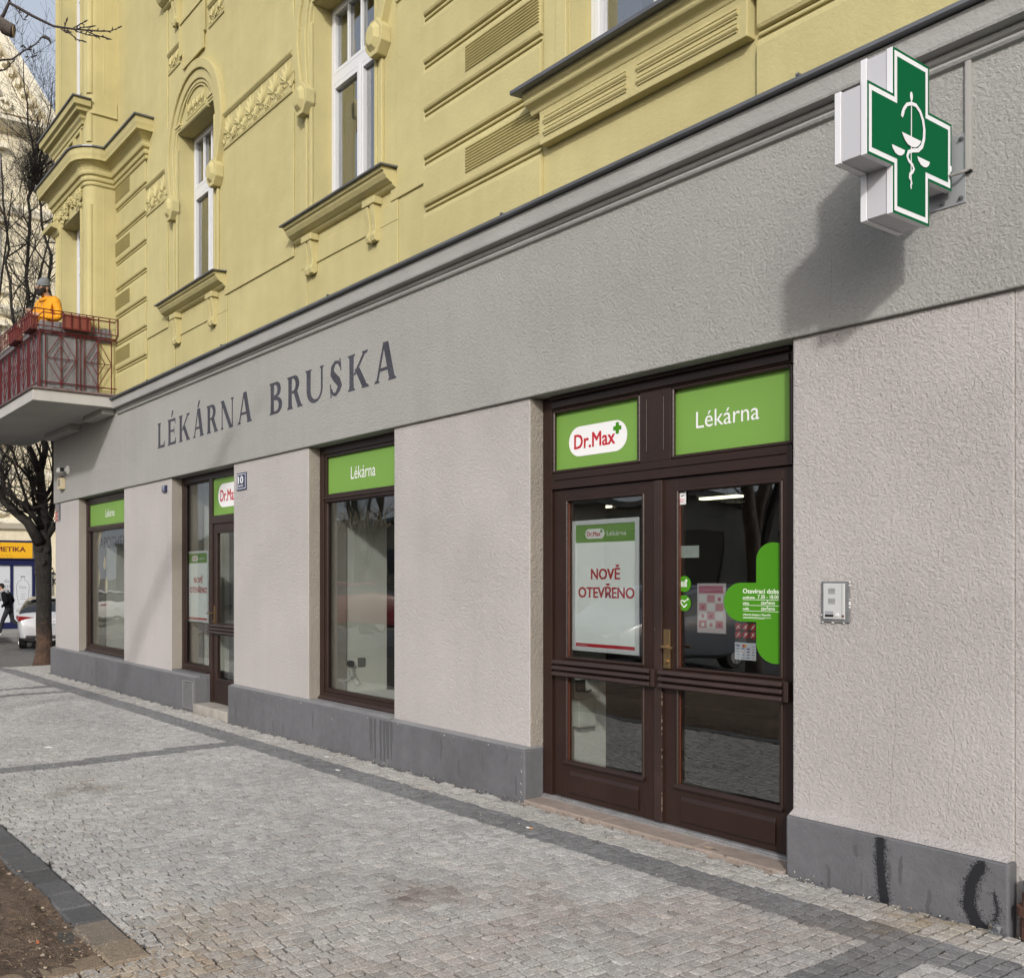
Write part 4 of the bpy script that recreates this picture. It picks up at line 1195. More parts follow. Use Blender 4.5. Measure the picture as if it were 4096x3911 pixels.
b.plan_sweep([(15.10, KB - 0.0), (15.42, KB), (15.42, KB - 0.25)], [(0.001, 6.93), (0.03, 6.94), (0.06, 7.0), (0.15, 7.02), (0.16, 7.07), (0.001, 7.10)])
b.build('door_hood', M_YELLOW, bay)

# ------------------------------------------------------------------ balcony
BS, BE, BK = 13.70, 18.6, 1.235
b = MB().box(BS, BE, 0.03, BK, 4.062, 4.222)
bal = b.build('balcony', M_SLAB, bld, bevel=0.008)
MB().box(BS - 0.03, BE, 0.03, BK + 0.03, 4.223, 4.243).build('slab_flashing', mat('balcony_flashing', (0.11, 0.075, 0.07), 0.6, var=((5, 0.3),)), bal)
MB().box(BS + 0.02, BE - 0.05, 0.03, BK - 0.01, 4.244, 4.262).build('slab_edge', mat('worn_grey_edge', (0.2, 0.17, 0.165), 0.9, bumps=((30, 0.01),), var=((8, 0.4),)), bal)
b = MB()
for q in ((13.85, 14.75, 0.03, 0.22, 3.985, 4.061), (15.5, 16.95, 0.03, 0.20, 3.96, 4.061)): MB().box(*q).build('slab_bracket', M_SLAB, bal, bevel=0.006)
b = MB()
rs_, rk = BS + 0.05, 1.13
w = 0.013
def rail_line(h, kout=0.0, ww=w):
    b.bar((rs_ - kout, 0.03, h), (rs_ - kout, rk + kout, h), ww); b.bar((rs_ - kout, rk + kout, h), (BE, rk + kout, h), ww)
rail_line(4.345); rail_line(5.06, 0.0, 0.02); rail_line(5.03)
def diamond(fn, u0, u1, h0=4.345, h1=5.03):
    um, hm = (u0 + u1) / 2, (h0 + h1) / 2
    for f in (1.0, 0.52):
        du, dh = (u1 - u0) / 2 * f, (h1 - h0) / 2 * f
        pts = [(um - du, hm), (um, hm + dh), (um + du, hm), (um, hm - dh)]
        for i in range(4): b.bar(fn(*pts[i]), fn(*pts[(i + 1) % 4]), 0.009)
    b.bar(fn(u0, hm), fn(u1, hm), 0.009); b.bar(fn(um, h0 - 0.08), fn(um, h1), 0.011)
    for u in (u0, u1): b.bar(fn(u, h0 - 0.08), fn(u, h1), 0.011)
fs_ = lambda u, h: (rs_, u, h)
ff_ = lambda u, h: (u, rk, h)
diamond(fs_, 0.62, 1.05); diamond(fs_, 0.11, 0.51); b.bar((rs_, 0.565, 4.26), (rs_, 0.565, 5.03), 0.011)
b.bar((rs_, rk, 4.26), (rs_, rk, 5.06), 0.022)
u = rs_ + 0.1
while u < BE - 0.5:
    diamond(ff_, u, u + 0.43); b.bar((u + 0.50, rk, 4.26), (u + 0.50, rk, 5.03), 0.013); u += 0.57
rail = b.build('railing', M_REDRAIL, bal)
b = MB()      # planter holder above the rail
for h, o_ in ((5.10, 0.10), (5.33, 0.10), (5.33, -0.06), (5.12, 0.02)):
    b.bar((rs_ - o_, 0.04, h), (rs_ - o_, rk + o_, h), 0.011); b.bar((rs_ - o_, rk + o_, h), (BE, rk + o_, h), 0.011)
for k in (0.05, 0.17, 0.33, 0.40, 0.50, 0.61, 0.72, 0.83, 0.98, 1.10, 1.22): b.bar((rs_ - 0.10, k, 5.10), (rs_ - 0.10, k, 5.33), 0.012)
for i in range(48):
    s = rs_ + 0.05 + i * 0.098
    b.bar((s, rk + 0.10, 5.10), (s, rk + 0.10, 5.33), 0.011)
for k in (0.05, 0.40, 0.83, 1.22): b.bar((rs_ - 0.10, k, 5.10), (rs_, k, 5.06), 0.012); b.bar((rs_ - 0.1, k, 5.33), (rs_ + 0.06, k, 5.33), 0.01)
frame_rect(b, 0, 1, 0, 1, 0.1, 0, 0) if False else None
b.build('planter_holder', M_REDRAIL, bal)
b = MB(); n = 30     # wind screen of cloth tied inside the railing
def cloth(pts, h0, h1):
    rows = 7
    N = len(pts)
    vs = []
    for r_ in range(rows + 1):
        h = h0 + (h1 - h0) * r_ / rows
        for i, (s, k) in enumerate(pts):
            wv = 0.004 * math.sin(i * 1.1 + r_ * 0.9) + 0.003 * math.sin(i * 2.3 - r_ * 1.7)
            vs.append((s + wv, k + wv, h + 0.008 * math.sin(i * 0.9)))
    b.add(vs, [(r_ * N + i, r_ * N + i + 1, (r_ + 1) * N + i + 1, (r_ + 1) * N + i) for r_ in range(rows) for i in range(N - 1)])
cloth([(rs_ + 0.03, 0.30 + (rk - 0.03 - 0.30) * i / n) for i in range(n + 1)] + [(rs_ + 0.03 + 0.1 * i, rk - 0.035) for i in range(1, 46)], 4.275, 5.05)
cloth([(rs_ + 0.05, 0.10 + (rk - 0.03 - 0.10) * i / n) for i in range(n + 1)] + [(rs_ + 0.05 + 0.1 * i, rk - 0.035) for i in range(1, 46)], 5.0, 5.21)
b.bev = 'keep'
b.build('wind_screen', M_CLOTH, bal, smooth=True)
def planter(s0, s1, k0, k1, label):
    t = thing('flower_box', label, 'flower box', ((s0 + s1) / 2, (k0 + k1) / 2, 5.115), 'terracotta flower boxes in the balcony railing')
    b = MB()
    b.box(s0 + 0.01, s1 - 0.01, k0 + 0.01, k1 - 0.01, 5.115, 5.285)
    b.build('trough', M_TERRA, t, bevel=0.012)
    b = MB(); frame_rect(b, 0, 0, 0, 0, 0, 0, 0) if False else None
    b.box(s0, s1, k0, k0 + 0.018, 5.286, 5.315); b.box(s0, s1, k1 - 0.018, k1, 5.286, 5.315); b.box(s0, s0 + 0.018, k0 + 0.018, k1 - 0.018, 5.286, 5.315); b.box(s1 - 0.018, s1, k0 + 0.018, k1 - 0.018, 5.286, 5.315)
    b.build('rim', M_TERRA, t, bevel=0.004)
    MB().box(s0 + 0.02, s1 - 0.02, k0 + 0.02, k1 - 0.02, 5.286, 5.30).build('potting_soil', mat('potting_soil', (0.03, 0.022, 0.016), 0.95, bumps=((40, 0.02),)), t)
planter(rs_ - 0.085, rs_ + 0.05, 0.42, 0.82, 'terracotta flower box on the balcony side facing the street sign lettering')
planter(rs_ + 0.22, rs_ + 0.62, rk - 0.05, rk + 0.085, 'terracotta flower box on the long balcony front, nearest the corner')
planter(rs_ + 1.05, rs_ + 1.5, rk - 0.05, rk + 0.085, 'terracotta flower box at the left picture edge of the balcony front')

# ------------------------------------------------------------------ painted name on the frieze
def serif_glyph(ch, s0, w, h0=3.30, H=0.33):
    """classic roman capitals; x runs to the right from s0"""
    out = []
    T, t, q = 0.080, 0.032, 0.022
    def poly(pts): out.append([(s0 - x, h0 + y) for x, y in pts])
    def serif(x0, x1, y, up):
        d = 0.017 * (1 if up else -1)
        poly([(x0 - q, y), (x1 + q, y), (x1 + q * 0.9, y + d * 0.5), (x1, y + d * 1.5), (x0, y + d * 1.5), (x0 - q * 0.9, y + d * 0.5)])
    def stem(x, wd=T, b_=True, t_=True):
        m = 0.004
        poly([(x, 0), (x + wd, 0), (x + wd - m, H * 0.3), (x + wd - m, H * 0.7), (x + wd, H), (x, H), (x + m, H * 0.7), (x + m, H * 0.3)])
        if b_: serif(x, x + wd, 0, True)
        if t_: serif(x, x + wd, H, False)
    def ribbon(pts, ws):
        b = MB(); b.strip(pts, ws, 0); n = len(pts)
        poly([(v[0], v[2]) for v in b.v[:n]] + [(v[0], v[2]) for v in b.v[n:]][::-1])
    def diag(x0, y0, x1, y1, wd):
        poly([(x0 - wd / 2, y0), (x0 + wd / 2, y0), (x1 + wd / 2, y1), (x1 - wd / 2, y1)])
    def accent(cx): poly([(cx - 0.022, H + 0.025), (cx + 0.012, H + 0.025), (cx + 0.062, H + 0.10), (cx + 0.018, H + 0.105)])
    if ch in 'LÉ':
        stem(q)
        poly([(q + T, 0), (w, 0), (w, 0.085), (w - 0.012, 0.085), (w - 0.04, 0.036), (q + T, 0.033)])
        if ch == 'É':
            poly([(q + T, H), (w - 0.015, H), (w - 0.015, H - 0.075), (w - 0.027, H - 0.075), (w - 0.05, H - 0.034), (q + T, H - 0.031)])
            poly([(q + T, H * 0.5 - 0.002), (w - 0.07, H * 0.5 - 0.002), (w - 0.06, H * 0.5 - 0.035), (w - 0.05, H * 0.5 - 0.035), (w - 0.05, H * 0.5 + 0.06), (w - 0.06, H * 0.5 + 0.06), (w - 0.07, H * 0.5 + 0.026), (q + T, H * 0.5 + 0.026)])
            accent(w * 0.5)
    if ch == 'K':
        stem(q); diag(q + T + 0.01, H * 0.42, w - 0.055, H, 0.042); serif(w - 0.085, w - 0.03, H, False)
        diag(w - 0.05, 0, q + T + 0.055, H * 0.58, 0.085); serif(w - 0.09, w - 0.015, 0, True)
    if ch in 'AÁ':
        c = w * 0.5
        diag(0.055, 0, c - 0.012, H, 0.032); diag(w - 0.06, 0, c + 0.012, H + 0.012, 0.085)
        serif(0.035, 0.075, 0, True); serif(w - 0.10, w - 0.02, 0, True)
        poly([(0.075, H * 0.29), (w - 0.10, H * 0.29), (w - 0.108, H * 0.29 + 0.028), (0.087, H * 0.29 + 0.028)])
        if ch == 'Á': accent(c)
    if ch in 'RB':
        stem(q)
        def bowl(y0, y1, xr):
            cy, ry = (y0 + y1) / 2, (y1 - y0) / 2 - 0.015
            x0 = q + T; n = 14
            o_ = [(x0, y1), (x0 + (xr - x0) * 0.35, y1)] + [(x0 + (xr - x0) * (0.35 + 0.65 * math.sin(R(i * 180 / n))), cy + (y1 - y0) / 2 * math.cos(R(i * 180 / n))) for i in range(1, n)] + [(x0 + (xr - x0) * 0.35, y0), (x0, y0)]
            xi = xr - T * 0.95
            i_ = [(x0, y0 + 0.028), (x0 + (xi - x0) * 0.3, y0 + 0.028)] + [(x0 + (xi - x0) * (0.3 + 0.7 * math.sin(R(i * 180 / n))), cy - ((y1 - y0) / 2 - 0.028) * math.cos(R(i * 180 / n))) for i in range(1, n)] + [(x0 + (xi - x0) * 0.3, y1 - 0.028), (x0, y1 - 0.028)]
            poly(o_ + i_)
        if ch == 'R':
            bowl(H * 0.46, H, w - 0.06); diag(w - 0.045, 0, q + T + 0.07, H * 0.5, 0.08); serif(w - 0.08, w - 0.012, 0, True)
        else:
            bowl(H * 0.51, H, w - 0.03); bowl(0, H * 0.51 + 0.002, w)
    if ch == 'N':
        stem(q, 0.032, True, True); stem(w - q - 0.032, 0.032, False, True); diag(w - q - 0.052, -0.004, q + 0.022, H, 0.082)
    if ch == 'U':
        x0, x1 = q, w - q - 0.034
        n = 14
        o_ = [(x0, H)] + [(x0 + (x1 + 0.034 - x0) / 2 * (1 - math.cos(R(i * 180 / n))), 0.125 - 0.132 * math.sin(R(i * 180 / n))) for i in range(n + 1)] + [(x1 + 0.034, H)]
        a0, a1 = x0 + T, x1
        i_ = [(a1, H)] + [(a1 - (a1 - a0) / 2 * (1 - math.cos(R(i * 180 / n))), 0.125 - 0.098 * math.sin(R(i * 180 / n))) for i in range(n + 1)] + [(a0, H)]
        poly(o_ + i_); serif(x0, x0 + T, H, False); serif(x1, x1 + 0.034, H, False)
    if ch == 'S':
        pts = [(w - 0.045, H - 0.065), (w * 0.70, H - 0.022), (w * 0.45, H - 0.016), (w * 0.24, H - 0.055), (w * 0.22, H - 0.11), (w * 0.42, H * 0.53), (w * 0.68, H * 0.39), (w * 0.80, H * 0.25), (w * 0.70, 0.055), (w * 0.48, 0.014), (w * 0.26, 0.024), (0.03, 0.075)]
        ribbon(pts, [0.028, 0.032, 0.037, 0.060, 0.074, 0.080, 0.080, 0.076, 0.060, 0.037, 0.032, 0.028])
        poly([(w - 0.055, H + 0.01), (w - 0.035, H + 0.01), (w - 0.02, H - 0.105), (w - 0.04, H - 0.105)])
        poly([(0.022, -0.008), (0.04, -0.008), (0.03, 0.12), (0.008, 0.12)])
    return out
kk = 0.0286
spec = [('L', 12.157, 11.905), ('É', 11.807, 11.530), ('K', 11.437, 11.085), ('Á', 11.007, 10.670), ('R', 10.592, 10.278), ('N', 10.200, 9.855), ('A', 9.773, 9.407),
        ('B', 9.000, 8.720), ('R', 8.618, 8.307), ('U', 8.244, 7.892), ('S', 7.790, 7.556), ('K', 7.465, 7.121), ('A', 7.044, 6.695)]
for n_, (ch, a, c) in enumerate(spec):
    if n_ in (0, 7): b = MB()
    for i, pl_ in enumerate(serif_glyph(ch, a, a - c)):
        vs, fs = fill2d([pl_])
        b.add([(x, kk + 0.0003 * i, y) for x, y in vs], fs)
    if n_ in (6, 12):
        b.bev = 'keep'; b.build('painted_lettering', M_INK, bld)

# hairline cracks and small knocks in the grey render
b = MB(); gc = random.Random(14)
def crack(s, h, L, dirn, w=0.0022, k=0.0284):
    pts = [(s, h)]
    for i in range(14):
        pts.append((pts[-1][0] + dirn[0] * L / 14 + gc.gauss(0, 0.004), pts[-1][1] + dirn[1] * L / 14 + gc.gauss(0, 0.004)))
    b.strip(pts, [w * gc.uniform(0.4, 1.2) for _ in pts], k)
crack(2.80, 3.28, 0.38, (0.06, -1)); crack(3.9, 3.9, 0.3, (0.5, -0.8), 0.0014); crack(6.3, 3.9, 0.5, (-0.2, -0.9), 0.0014)
crack(2.49, 1.05, 0.7, (0.03, -1), 0.0016, 0.0006); crack(2.22, 0.95, 0.5, (0.06, -1), 0.0016, 0.0006); crack(2.2, 1.2, 0.25, (0.5, -0.8), 0.0014, 0.0006)
for i in range(16):
    s, h = gc.uniform(2.1, 8), gc.uniform(2.95, 3.9); r_ = gc.uniform(0.002, 0.006)
    b.sheet([(s + r_ * math.cos(q) * gc.uniform(0.4, 1.6), h + r_ * math.sin(q) * gc.uniform(0.5, 1.8)) for q in (0, 1.1, 2.2, 3.3, 4.4, 5.4)], 0.0285 + i * 1e-5)
b.bev = 'keep'
tag(b.build('hairline_cracks', mat('crack_dark', (0.24, 0.23, 0.22), 0.95), bld), None, None, kind='stuff')
# ------------------------------------------------------------------ pharmacy cross on the wall
cx = thing('pharmacy_cross', 'projecting illuminated style green pharmacy cross with snake and bowl emblem above the door', 'sign', (2.27, 0.05, 3.18))
CC, CH, CA, CW = 0.42, 3.542, 0.36, 0.155
def cross_poly(d=0.0):
    A, Wd = CA - d, CW - d
    return [(CC + x, CH + y) for x, y in ((-Wd, A), (Wd, A), (Wd, Wd), (A, Wd), (A, -Wd), (Wd, -Wd), (Wd, -A), (-Wd, -A), (-Wd, -Wd), (-A, -Wd), (-A, Wd), (-Wd, Wd))]
fx = lambda u, v, w: (w, u, v)
MB().prism(cross_poly(0.006), 2.229, 2.316, fn=fx).build('housing', mat('grey_white_sheet', (0.47, 0.47, 0.50), 0.45, var=((2, 0.03),)), cx, bevel=0.002)
trim = mat('white_trim', (0.68, 0.68, 0.71), 0.35)
MB().prism(cross_poly(0.0), 2.201, 2.228, fn=fx).build('edge_trim', trim, cx, bevel=0.002)
MB().prism(cross_poly(0.0), 2.317, 2.345, fn=fx).build('edge_trim', trim, cx, bevel=0.002)
for sside, d in ((2.2005, -1), (2.3455, 1)):
    face = MB(); fl_ = []
    def layer(inset, i, mi):
        vs, fs = fill2d([cross_poly(inset)])
        face.add([(sside + d * 0.0006 * i, u, v) for u, v in vs], fs, mi)
    layer(0.0, 0, 0); layer(0.012, 1, 1); layer(0.034, 2, 0)
    face.bev = 'keep'
    face.build('face', [M_DGREEN, mat('cross_white', (0.74, 0.75, 0.78), 0.6, spec=0.2)], cx)
    e_ = MB(); ke = sside + d * 0.0026
    fe = lambda u, v, w: (ke + d * w, u, v)
    e_.prism(arc(0.425, 3.725, 0.011, 0.020, 0, 340, 17), 0, 0.001, fn=fe)
    e_.strip([(0.425, 3.715), (0.4265, 3.5)], 0.006, 0.0002, fn=fe, thick=0.001); e_.strip([(0.427, 3.5), (0.4285, 3.325)], 0.0055, 0.0002, fn=fe, thick=0.001)
    sn = [(0.509, 3.612), (0.500, 3.632), (0.490, 3.652), (0.466, 3.677), (0.427, 3.692), (0.388, 3.694), (0.352, 3.675), (0.327, 3.643), (0.316, 3.605), (0.319, 3.563), (0.337, 3.525), (0.369, 3.500), (0.418, 3.487), (0.452, 3.472), (0.463, 3.45), (0.449, 3.434), (0.418, 3.422), (0.406, 3.408), (0.418, 3.392), (0.440, 3.377), (0.443, 3.361), (0.429, 3.350), (0.426, 3.340), (0.433, 3.328), (0.429, 3.315)]
    ww = [0.014, 0.020, 0.016, 0.015, 0.016, 0.017, 0.0175, 0.018, 0.018, 0.0185, 0.019, 0.018, 0.017, 0.016, 0.0155, 0.015, 0.0145, 0.014, 0.0135, 0.013, 0.012, 0.011, 0.010, 0.009, 0.008]
    e_.strip(sn, ww, 0.0014, fn=fe, thick=0.001)
    e_.prism([(0.509, 3.545), (0.347, 3.545), (0.358, 3.530), (0.374, 3.516), (0.398, 3.504), (0.427, 3.500), (0.458, 3.503), (0.482, 3.514), (0.499, 3.530)], 0.0026, 0.0036, fn=fe)
    for q in (0.537, 0.322):
        e_.prism([(q + 0.054, 3.4715), (q - 0.054, 3.4715), (q - 0.046, 3.455), (q - 0.025, 3.441), (q, 3.437), (q + 0.025, 3.441), (q + 0.046, 3.455)], 0.0014, 0.0024, fn=fe)
    e_.build('emblem', MATS['cross_white'], cx)
b = MB().box(2.152, 2.40, 0.029, 0.034, 3.328, 3.65).box(2.24, 2.305, 0.034, 0.066, 3.40, 3.62)
br = b.build('mounting_plate', mat('galvanised', (0.36, 0.37, 0.39), 0.5, 0.5), cx, bevel=0.001)
b = MB()
for s, h in ((2.17, 3.625), (2.17, 3.353), (2.25, 3.352), (2.38, 3.625)):
    b.cyl((s, 0.034, h), (0, 1, 0), 0.011, 0.008, 6); b.cyl((s, 0.042, h), (0, 1, 0), 0.005, 0.010, 8)
b.build('bolt', M_METAL, br)
MB().tube([(2.134, 0.05, 3.468), (2.15, 0.075, 3.455), (2.19, 0.085, 3.452), (2.24, 0.08, 3.462)], 0.007, 8).build('supply_cable', mat('cable_grey', (0.22, 0.21, 0.2), 0.6), cx)
MB().ball((2.207, 0.066, 3.49), (0.010, 0.012, 0.022), 8, 6).build('sealant_blob', M_WHITE, cx)
b = MB().box(2.124, 2.150, 0.0285, 0.045, 3.468, 4.0).box(2.128, 2.146, 0.0452, 0.047, 3.47, 3.999)
co = tag(b.build('cable_duct', mat('duct_grey', (0.34, 0.33, 0.315), 0.8), None, bevel=0.002), 'slim grey cable duct running up the wall beside the green cross', 'cable duct')
MB().box(2.122, 2.152, 0.0285, 0.049, 3.46, 3.4675).build('end_cap', M_BLACK, co)

# ------------------------------------------------------------------ entry phone
ip = thing('entry_phone', 'stainless entry phone panel in a roughly plastered frame right of the double door', 'intercom', (2.795, 0, 1.37))
b = MB().box(2.717, 2.868, 0.001, 0.012, 1.368, 1.581)
b.build('back_box', mat('zinc_frame', (0.20, 0.205, 0.21), 0.5, 0.4, var=((30, 0.2),)), ip, bevel=0.003)
b = MB(); gq = random.Random(2)
for i in range(11):
    e = gq.choice(((gq.uniform(2.71, 2.87), 1.582), (gq.uniform(2.71, 2.87), 1.367), (2.868, gq.uniform(1.37, 1.58)), (2.7165, gq.uniform(1.37, 1.58))))
    b.ball((e[0], 0.009, e[1]), (gq.uniform(0.003, 0.009), 0.006, gq.uniform(0.002, 0.006)), 7, 5)
b.build('plaster_crumbs', mat('white_filler', (0.62, 0.62, 0.62), 0.8), ip, smooth=True)
MB().box(2.738, 2.853, 0.0122, 0.020, 1.386, 1.570).build('panel', mat('satin_steel', (0.66, 0.67, 0.66), 0.35, 0.35), ip, bevel=0.002)
b = MB()
for c0 in (1.5435, 1.492):
    for i in range(5): b.box(2.788, 2.826, 0.0202, 0.0208, c0 - i * 0.0062 - 0.0022, c0 - i * 0.0062)
b.box(2.7515, 2.7525, 0.0202, 0.0206, 1.388, 1.568)
b.build('speaker_slots', M_BLACK, ip)
b = MB().box(2.797, 2.842, 0.0202, 0.0225, 1.414, 1.426).build('name_strip', mat('name_plate', (0.3, 0.3, 0.33), 0.3), ip)
MB().box(2.797, 2.842, 0.0202, 0.0225, 1.397, 1.4095).build('name_strip', M_BLACK, ip)
MB().cyl((2.778, 0.0202, 1.408), (0, 1, 0), 0.009, 0.006, 14).build('call_button', M_ALU, ip)
MB().cyl((2.745, 0.0202, 1.403), (0, 1, 0), 0.006, 0.005, 12).build('key_lock', mat('rusty_lock', (0.12, 0.05, 0.04), 0.6), ip)

# ------------------------------------------------------------------ number plates and street plates
M_NAVY = mat('navy_enamel', (0.012, 0.014, 0.06), 0.2, coat=0.4)
M_ENAM = mat('white_enamel', (0.72, 0.73, 0.76), 0.3)
t = thing('house_number_plate', 'navy enamel house number plate reading 10 on the pillar right of the side door', 'number plate', (9.7, 0, 2.57))
MB().box(9.582, 9.818, 0.001, 0.012, 2.572, 2.766).build('plate', M_NAVY, t, bevel=0.003)
b = MB()
frame_rect(b, 9.597, 9.803, 2.587, 2.751, 0.006, 0.0122, 0.0135)
b.build('border', M_ENAM, t)
b = MB(); add_text(b, '10', 9.775, 9.655, 2.648, 0.078, 0.0136, 0, bold=0.03); add_text(b, 'DEJVICKÁ', 9.78, 9.65, 2.612, 0.018, 0.0136, 0, bold=0.02); b.bev = 'keep'
b.build('lettering', M_ENAM, t)
t = thing('house_number_plate', 'small dark blue enamel plate high on the pillar left of the side door', 'number plate', (11.93, 0, 2.71))
MB().box(11.885, 12.0, 0.001, 0.035, 2.715, 2.80).build('plate', M_NAVY, t, bevel=0.004)
b = MB()
for i, (w_, h_) in enumerate(((0.07, 0.016), (0.06, 0.014), (0.02, 0.012))):
    b.box(11.9425 - w_ / 2, 11.9425 + w_ / 2, 0.0352, 0.0362, 2.777 - i * 0.022, 2.777 - i * 0.022 + h_)
b.build('worn_lettering', mat('dull_enamel', (0.32, 0.34, 0.42), 0.4), t)
def street_plate(label, s0, s1, h0, h1, m, n):
    t = thing('street_plate', label, 'street sign', ((s0 + s1) / 2, 0, h0), 'stacked street plates at the building corner')
    MB().box(s0, s1, 0.001, 0.016, h0, h1).build('plate', m, t, bevel=0.002)
    b = MB(); gr_ = random.Random(n)
    for i in range(n):
        h = h1 - (h1 - h0) * (i + 0.8) / (n + 0.3)
        x = s0 + 0.02
        while x < s1 - 0.04:
            w_ = gr_.uniform(0.012, 0.03); b.box(x, x + w_ * 0.7, 0.0162, 0.0172, h, h + (h1 - h0) / n * 0.30); x += w_ + 0.016
    b.build('lettering', mat('dull_enamel2', (0.25, 0.27, 0.35), 0.5), t)
M_REDEN = mat('red_enamel', (0.42, 0.012, 0.035), 0.25, coat=0.3)
street_plate('upper navy blue street plate at the building corner', 16.70, 16.97, 2.745, 2.875, M_NAVY, 3)
street_plate('lower red street plate at the building corner edge', 16.842, 16.97, 2.58, 2.738, M_REDEN, 2)
street_plate('lower navy plate beside the red one at the building corner', 16.70, 16.838, 2.58, 2.738, M_NAVY, 2)

# ------------------------------------------------------------------ security camera and siren box
t = thing('security_camera', 'white security camera on a round wall mount under the balcony', 'camera', (16.2, 0.03, 3.36))
MB().cyl((16.15, 0.029, 3.39), (0, 1, 0), 0.075, 0.03, 22, r2=0.066).cyl((16.15, 0.059, 3.39), (0, 1, 0), 0.05, 0.025, 18, r2=0.025).build('wall_mount', M_WHITE, t, autos=40)
MB().tube([(16.15, 0.08, 3.39), (16.16, 0.12, 3.385), (16.2, 0.13, 3.385)], 0.018, 10).build('arm', M_WHITE, t)
b = MB().box(16.13, 16.33, 0.10, 0.18, 3.352, 3.432)
b.build('camera_body', M_WHITE, t, bevel=0.016)
b = MB().box(16.1265, 16.1295, 0.107, 0.173, 3.359, 3.425)
ln = b.build('lens_window', M_BLACK, t, bevel=0.001)
MB().cyl((16.1262, 0.14, 3.39), (-1, 0, 0), 0.014, 0.006, 12).build('lens', mat('lens_glass', (0.02, 0.025, 0.04), 0.05, coat=1.0), ln)
t = thing('siren_box', 'yellowed alarm siren box on the wall under the security camera', 'alarm box', (16.4, 0.03, 3.08))
M_CREAM = mat('yellowed_plastic', (0.50, 0.43, 0.28), 0.5)
MB().prism([(16.31, 3.085), (16.53, 3.085), (16.53, 3.275), (16.31, 3.275)], 0.029, 0.105).build('case', M_CREAM, t, bevel=0.008)
MB().box(16.35, 16.49, 0.1052, 0.108, 3.14, 3.25).build('sounder_grille', mat('grille_brown', (0.23, 0.20, 0.18), 0.7), t)
MB().box(16.36, 16.46, 0.05, 0.09, 3.276, 3.31).build('beacon', mat('dark_red_lens', (0.05, 0.006, 0.006), 0.25), t, bevel=0.006)
# downpipe foot at the right edge
t = thing('downpipe', 'rusty cast iron downpipe foot at the right edge of the plinth', 'pipe', (1.86, 0.05, 0))
MB().cyl((1.86, 0.055, 0.028), (0, 0, 1), 0.055, 0.10, 18).cyl((1.86, 0.055, 0.1285), (0, 0, 1), 0.066, 0.04, 18).cyl((1.86, 0.055, 0.169), (0, 0, 1), 0.05, 0.06, 18, r2=0.045).build('foot', mat('rust', (0.10, 0.045, 0.03), 0.9, bumps=((40, 0.01),), var=((12, 0.4),)), t, autos=40)
MB().cyl((1.86, 0.055, 0.2295), (0, 0, 1), 0.043, 0.05, 16).build('broken_stub', mat('pipe_grey', (0.2, 0.2, 0.2), 0.6), t, autos=40)
# ------------------------------------------------------------------ setts, kerb, soil
def setts(region, rnd_seed, skip, tintfn, roww=(0.058, 0.069), lens=(0.050, 0.080)):
    """small hand split setts laid in rows across the pavement; each one its own block"""
    r = np.random.default_rng(rnd_seed)
    s0, s1 = region
    V, Fq, T = [], [], []
    s = s0
    while s < s1:
        w = r.uniform(*roww)
        kmin, kmax = skip(s + w / 2)
        if kmax > kmin:
            n = int((kmax - kmin) / np.mean(lens)) + 2
            L = r.uniform(lens[0], lens[1], n)
            e = np.cumsum(L) + kmin - r.uniform(0, 0.07)
            for bk in (0.40, 0.68):
                if kmin < bk < kmax: e[np.argmin(abs(e - bk))] = bk + r.normal(0, 0.006)
            e.sort()
            wob = 0.012 * np.sin(e * 1.7 + s * 0.9) + 0.006 * np.sin(e * 5.1 + s * 3)
            for i in range(n - 1):
                k0, k1 = max(e[i], kmin), min(e[i + 1], kmax)
                if k1 - k0 < 0.02: continue
                V.append((s + wob[i], s + w + wob[i], k0, k1))
        s += w
    A = np.array(V)
    N = len(A)
    gap = np.clip(r.lognormal(-6.2, 0.55, (N, 1)), 0.0008, 0.006)
    j = lambda a: r.normal(0, a, (N, 4))
    S = np.stack([A[:, 0], A[:, 1], A[:, 1], A[:, 0]], 1) + np.array([1, -1, -1, 1]) * (gap * 1.0 + 0.0024) + j(0.0020)
    K = np.stack([A[:, 2], A[:, 2], A[:, 3], A[:, 3]], 1) + np.array([1, 1, -1, -1]) * (gap + 0.0017) + j(0.0030)
    cS, cK = S.mean(1, keepdims=True), K.mean(1, keepdims=True)
    G = np.vectorize(gz)(cS)
    top = G + 0.0 + r.normal(0, 0.0012, (N, 1)) + j(0.0010)
    S1, K1 = cS + (S - cS) * 0.93, cK + (K - cK) * 0.93
    vb = np.stack([S, K, np.broadcast_to(G - 0.030, S.shape)], 2)
    vm = np.stack([S, K, top - 0.0030], 2)
    vt = np.stack([S1, K1, top], 2)
    vc = np.stack([cS, cK, top.mean(1, keepdims=True) + 0.0004], 2)
    allv = np.concatenate([vb, vm, vt, vc], 1)             # N,13,3
    fl = []
    for i in range(4):
        q = (i + 1) % 4
        fl += [(i, q, 4 + q, 4 + i), (4 + i, 4 + q, 8 + q, 8 + i)]
    tri = [(8, 9, 12), (9, 10, 12), (10, 11, 12), (11, 8, 12)]
    tint = tintfn(cS[:, 0], cK[:, 0], r)
    allt = np.repeat(tint[:, None, :], 13, 1)
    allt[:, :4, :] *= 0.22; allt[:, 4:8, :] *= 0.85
    return allv.reshape(-1, 3), fl, tri, N, np.concatenate([allt.reshape(-1, 3), np.ones((N * 13, 1))], 1)
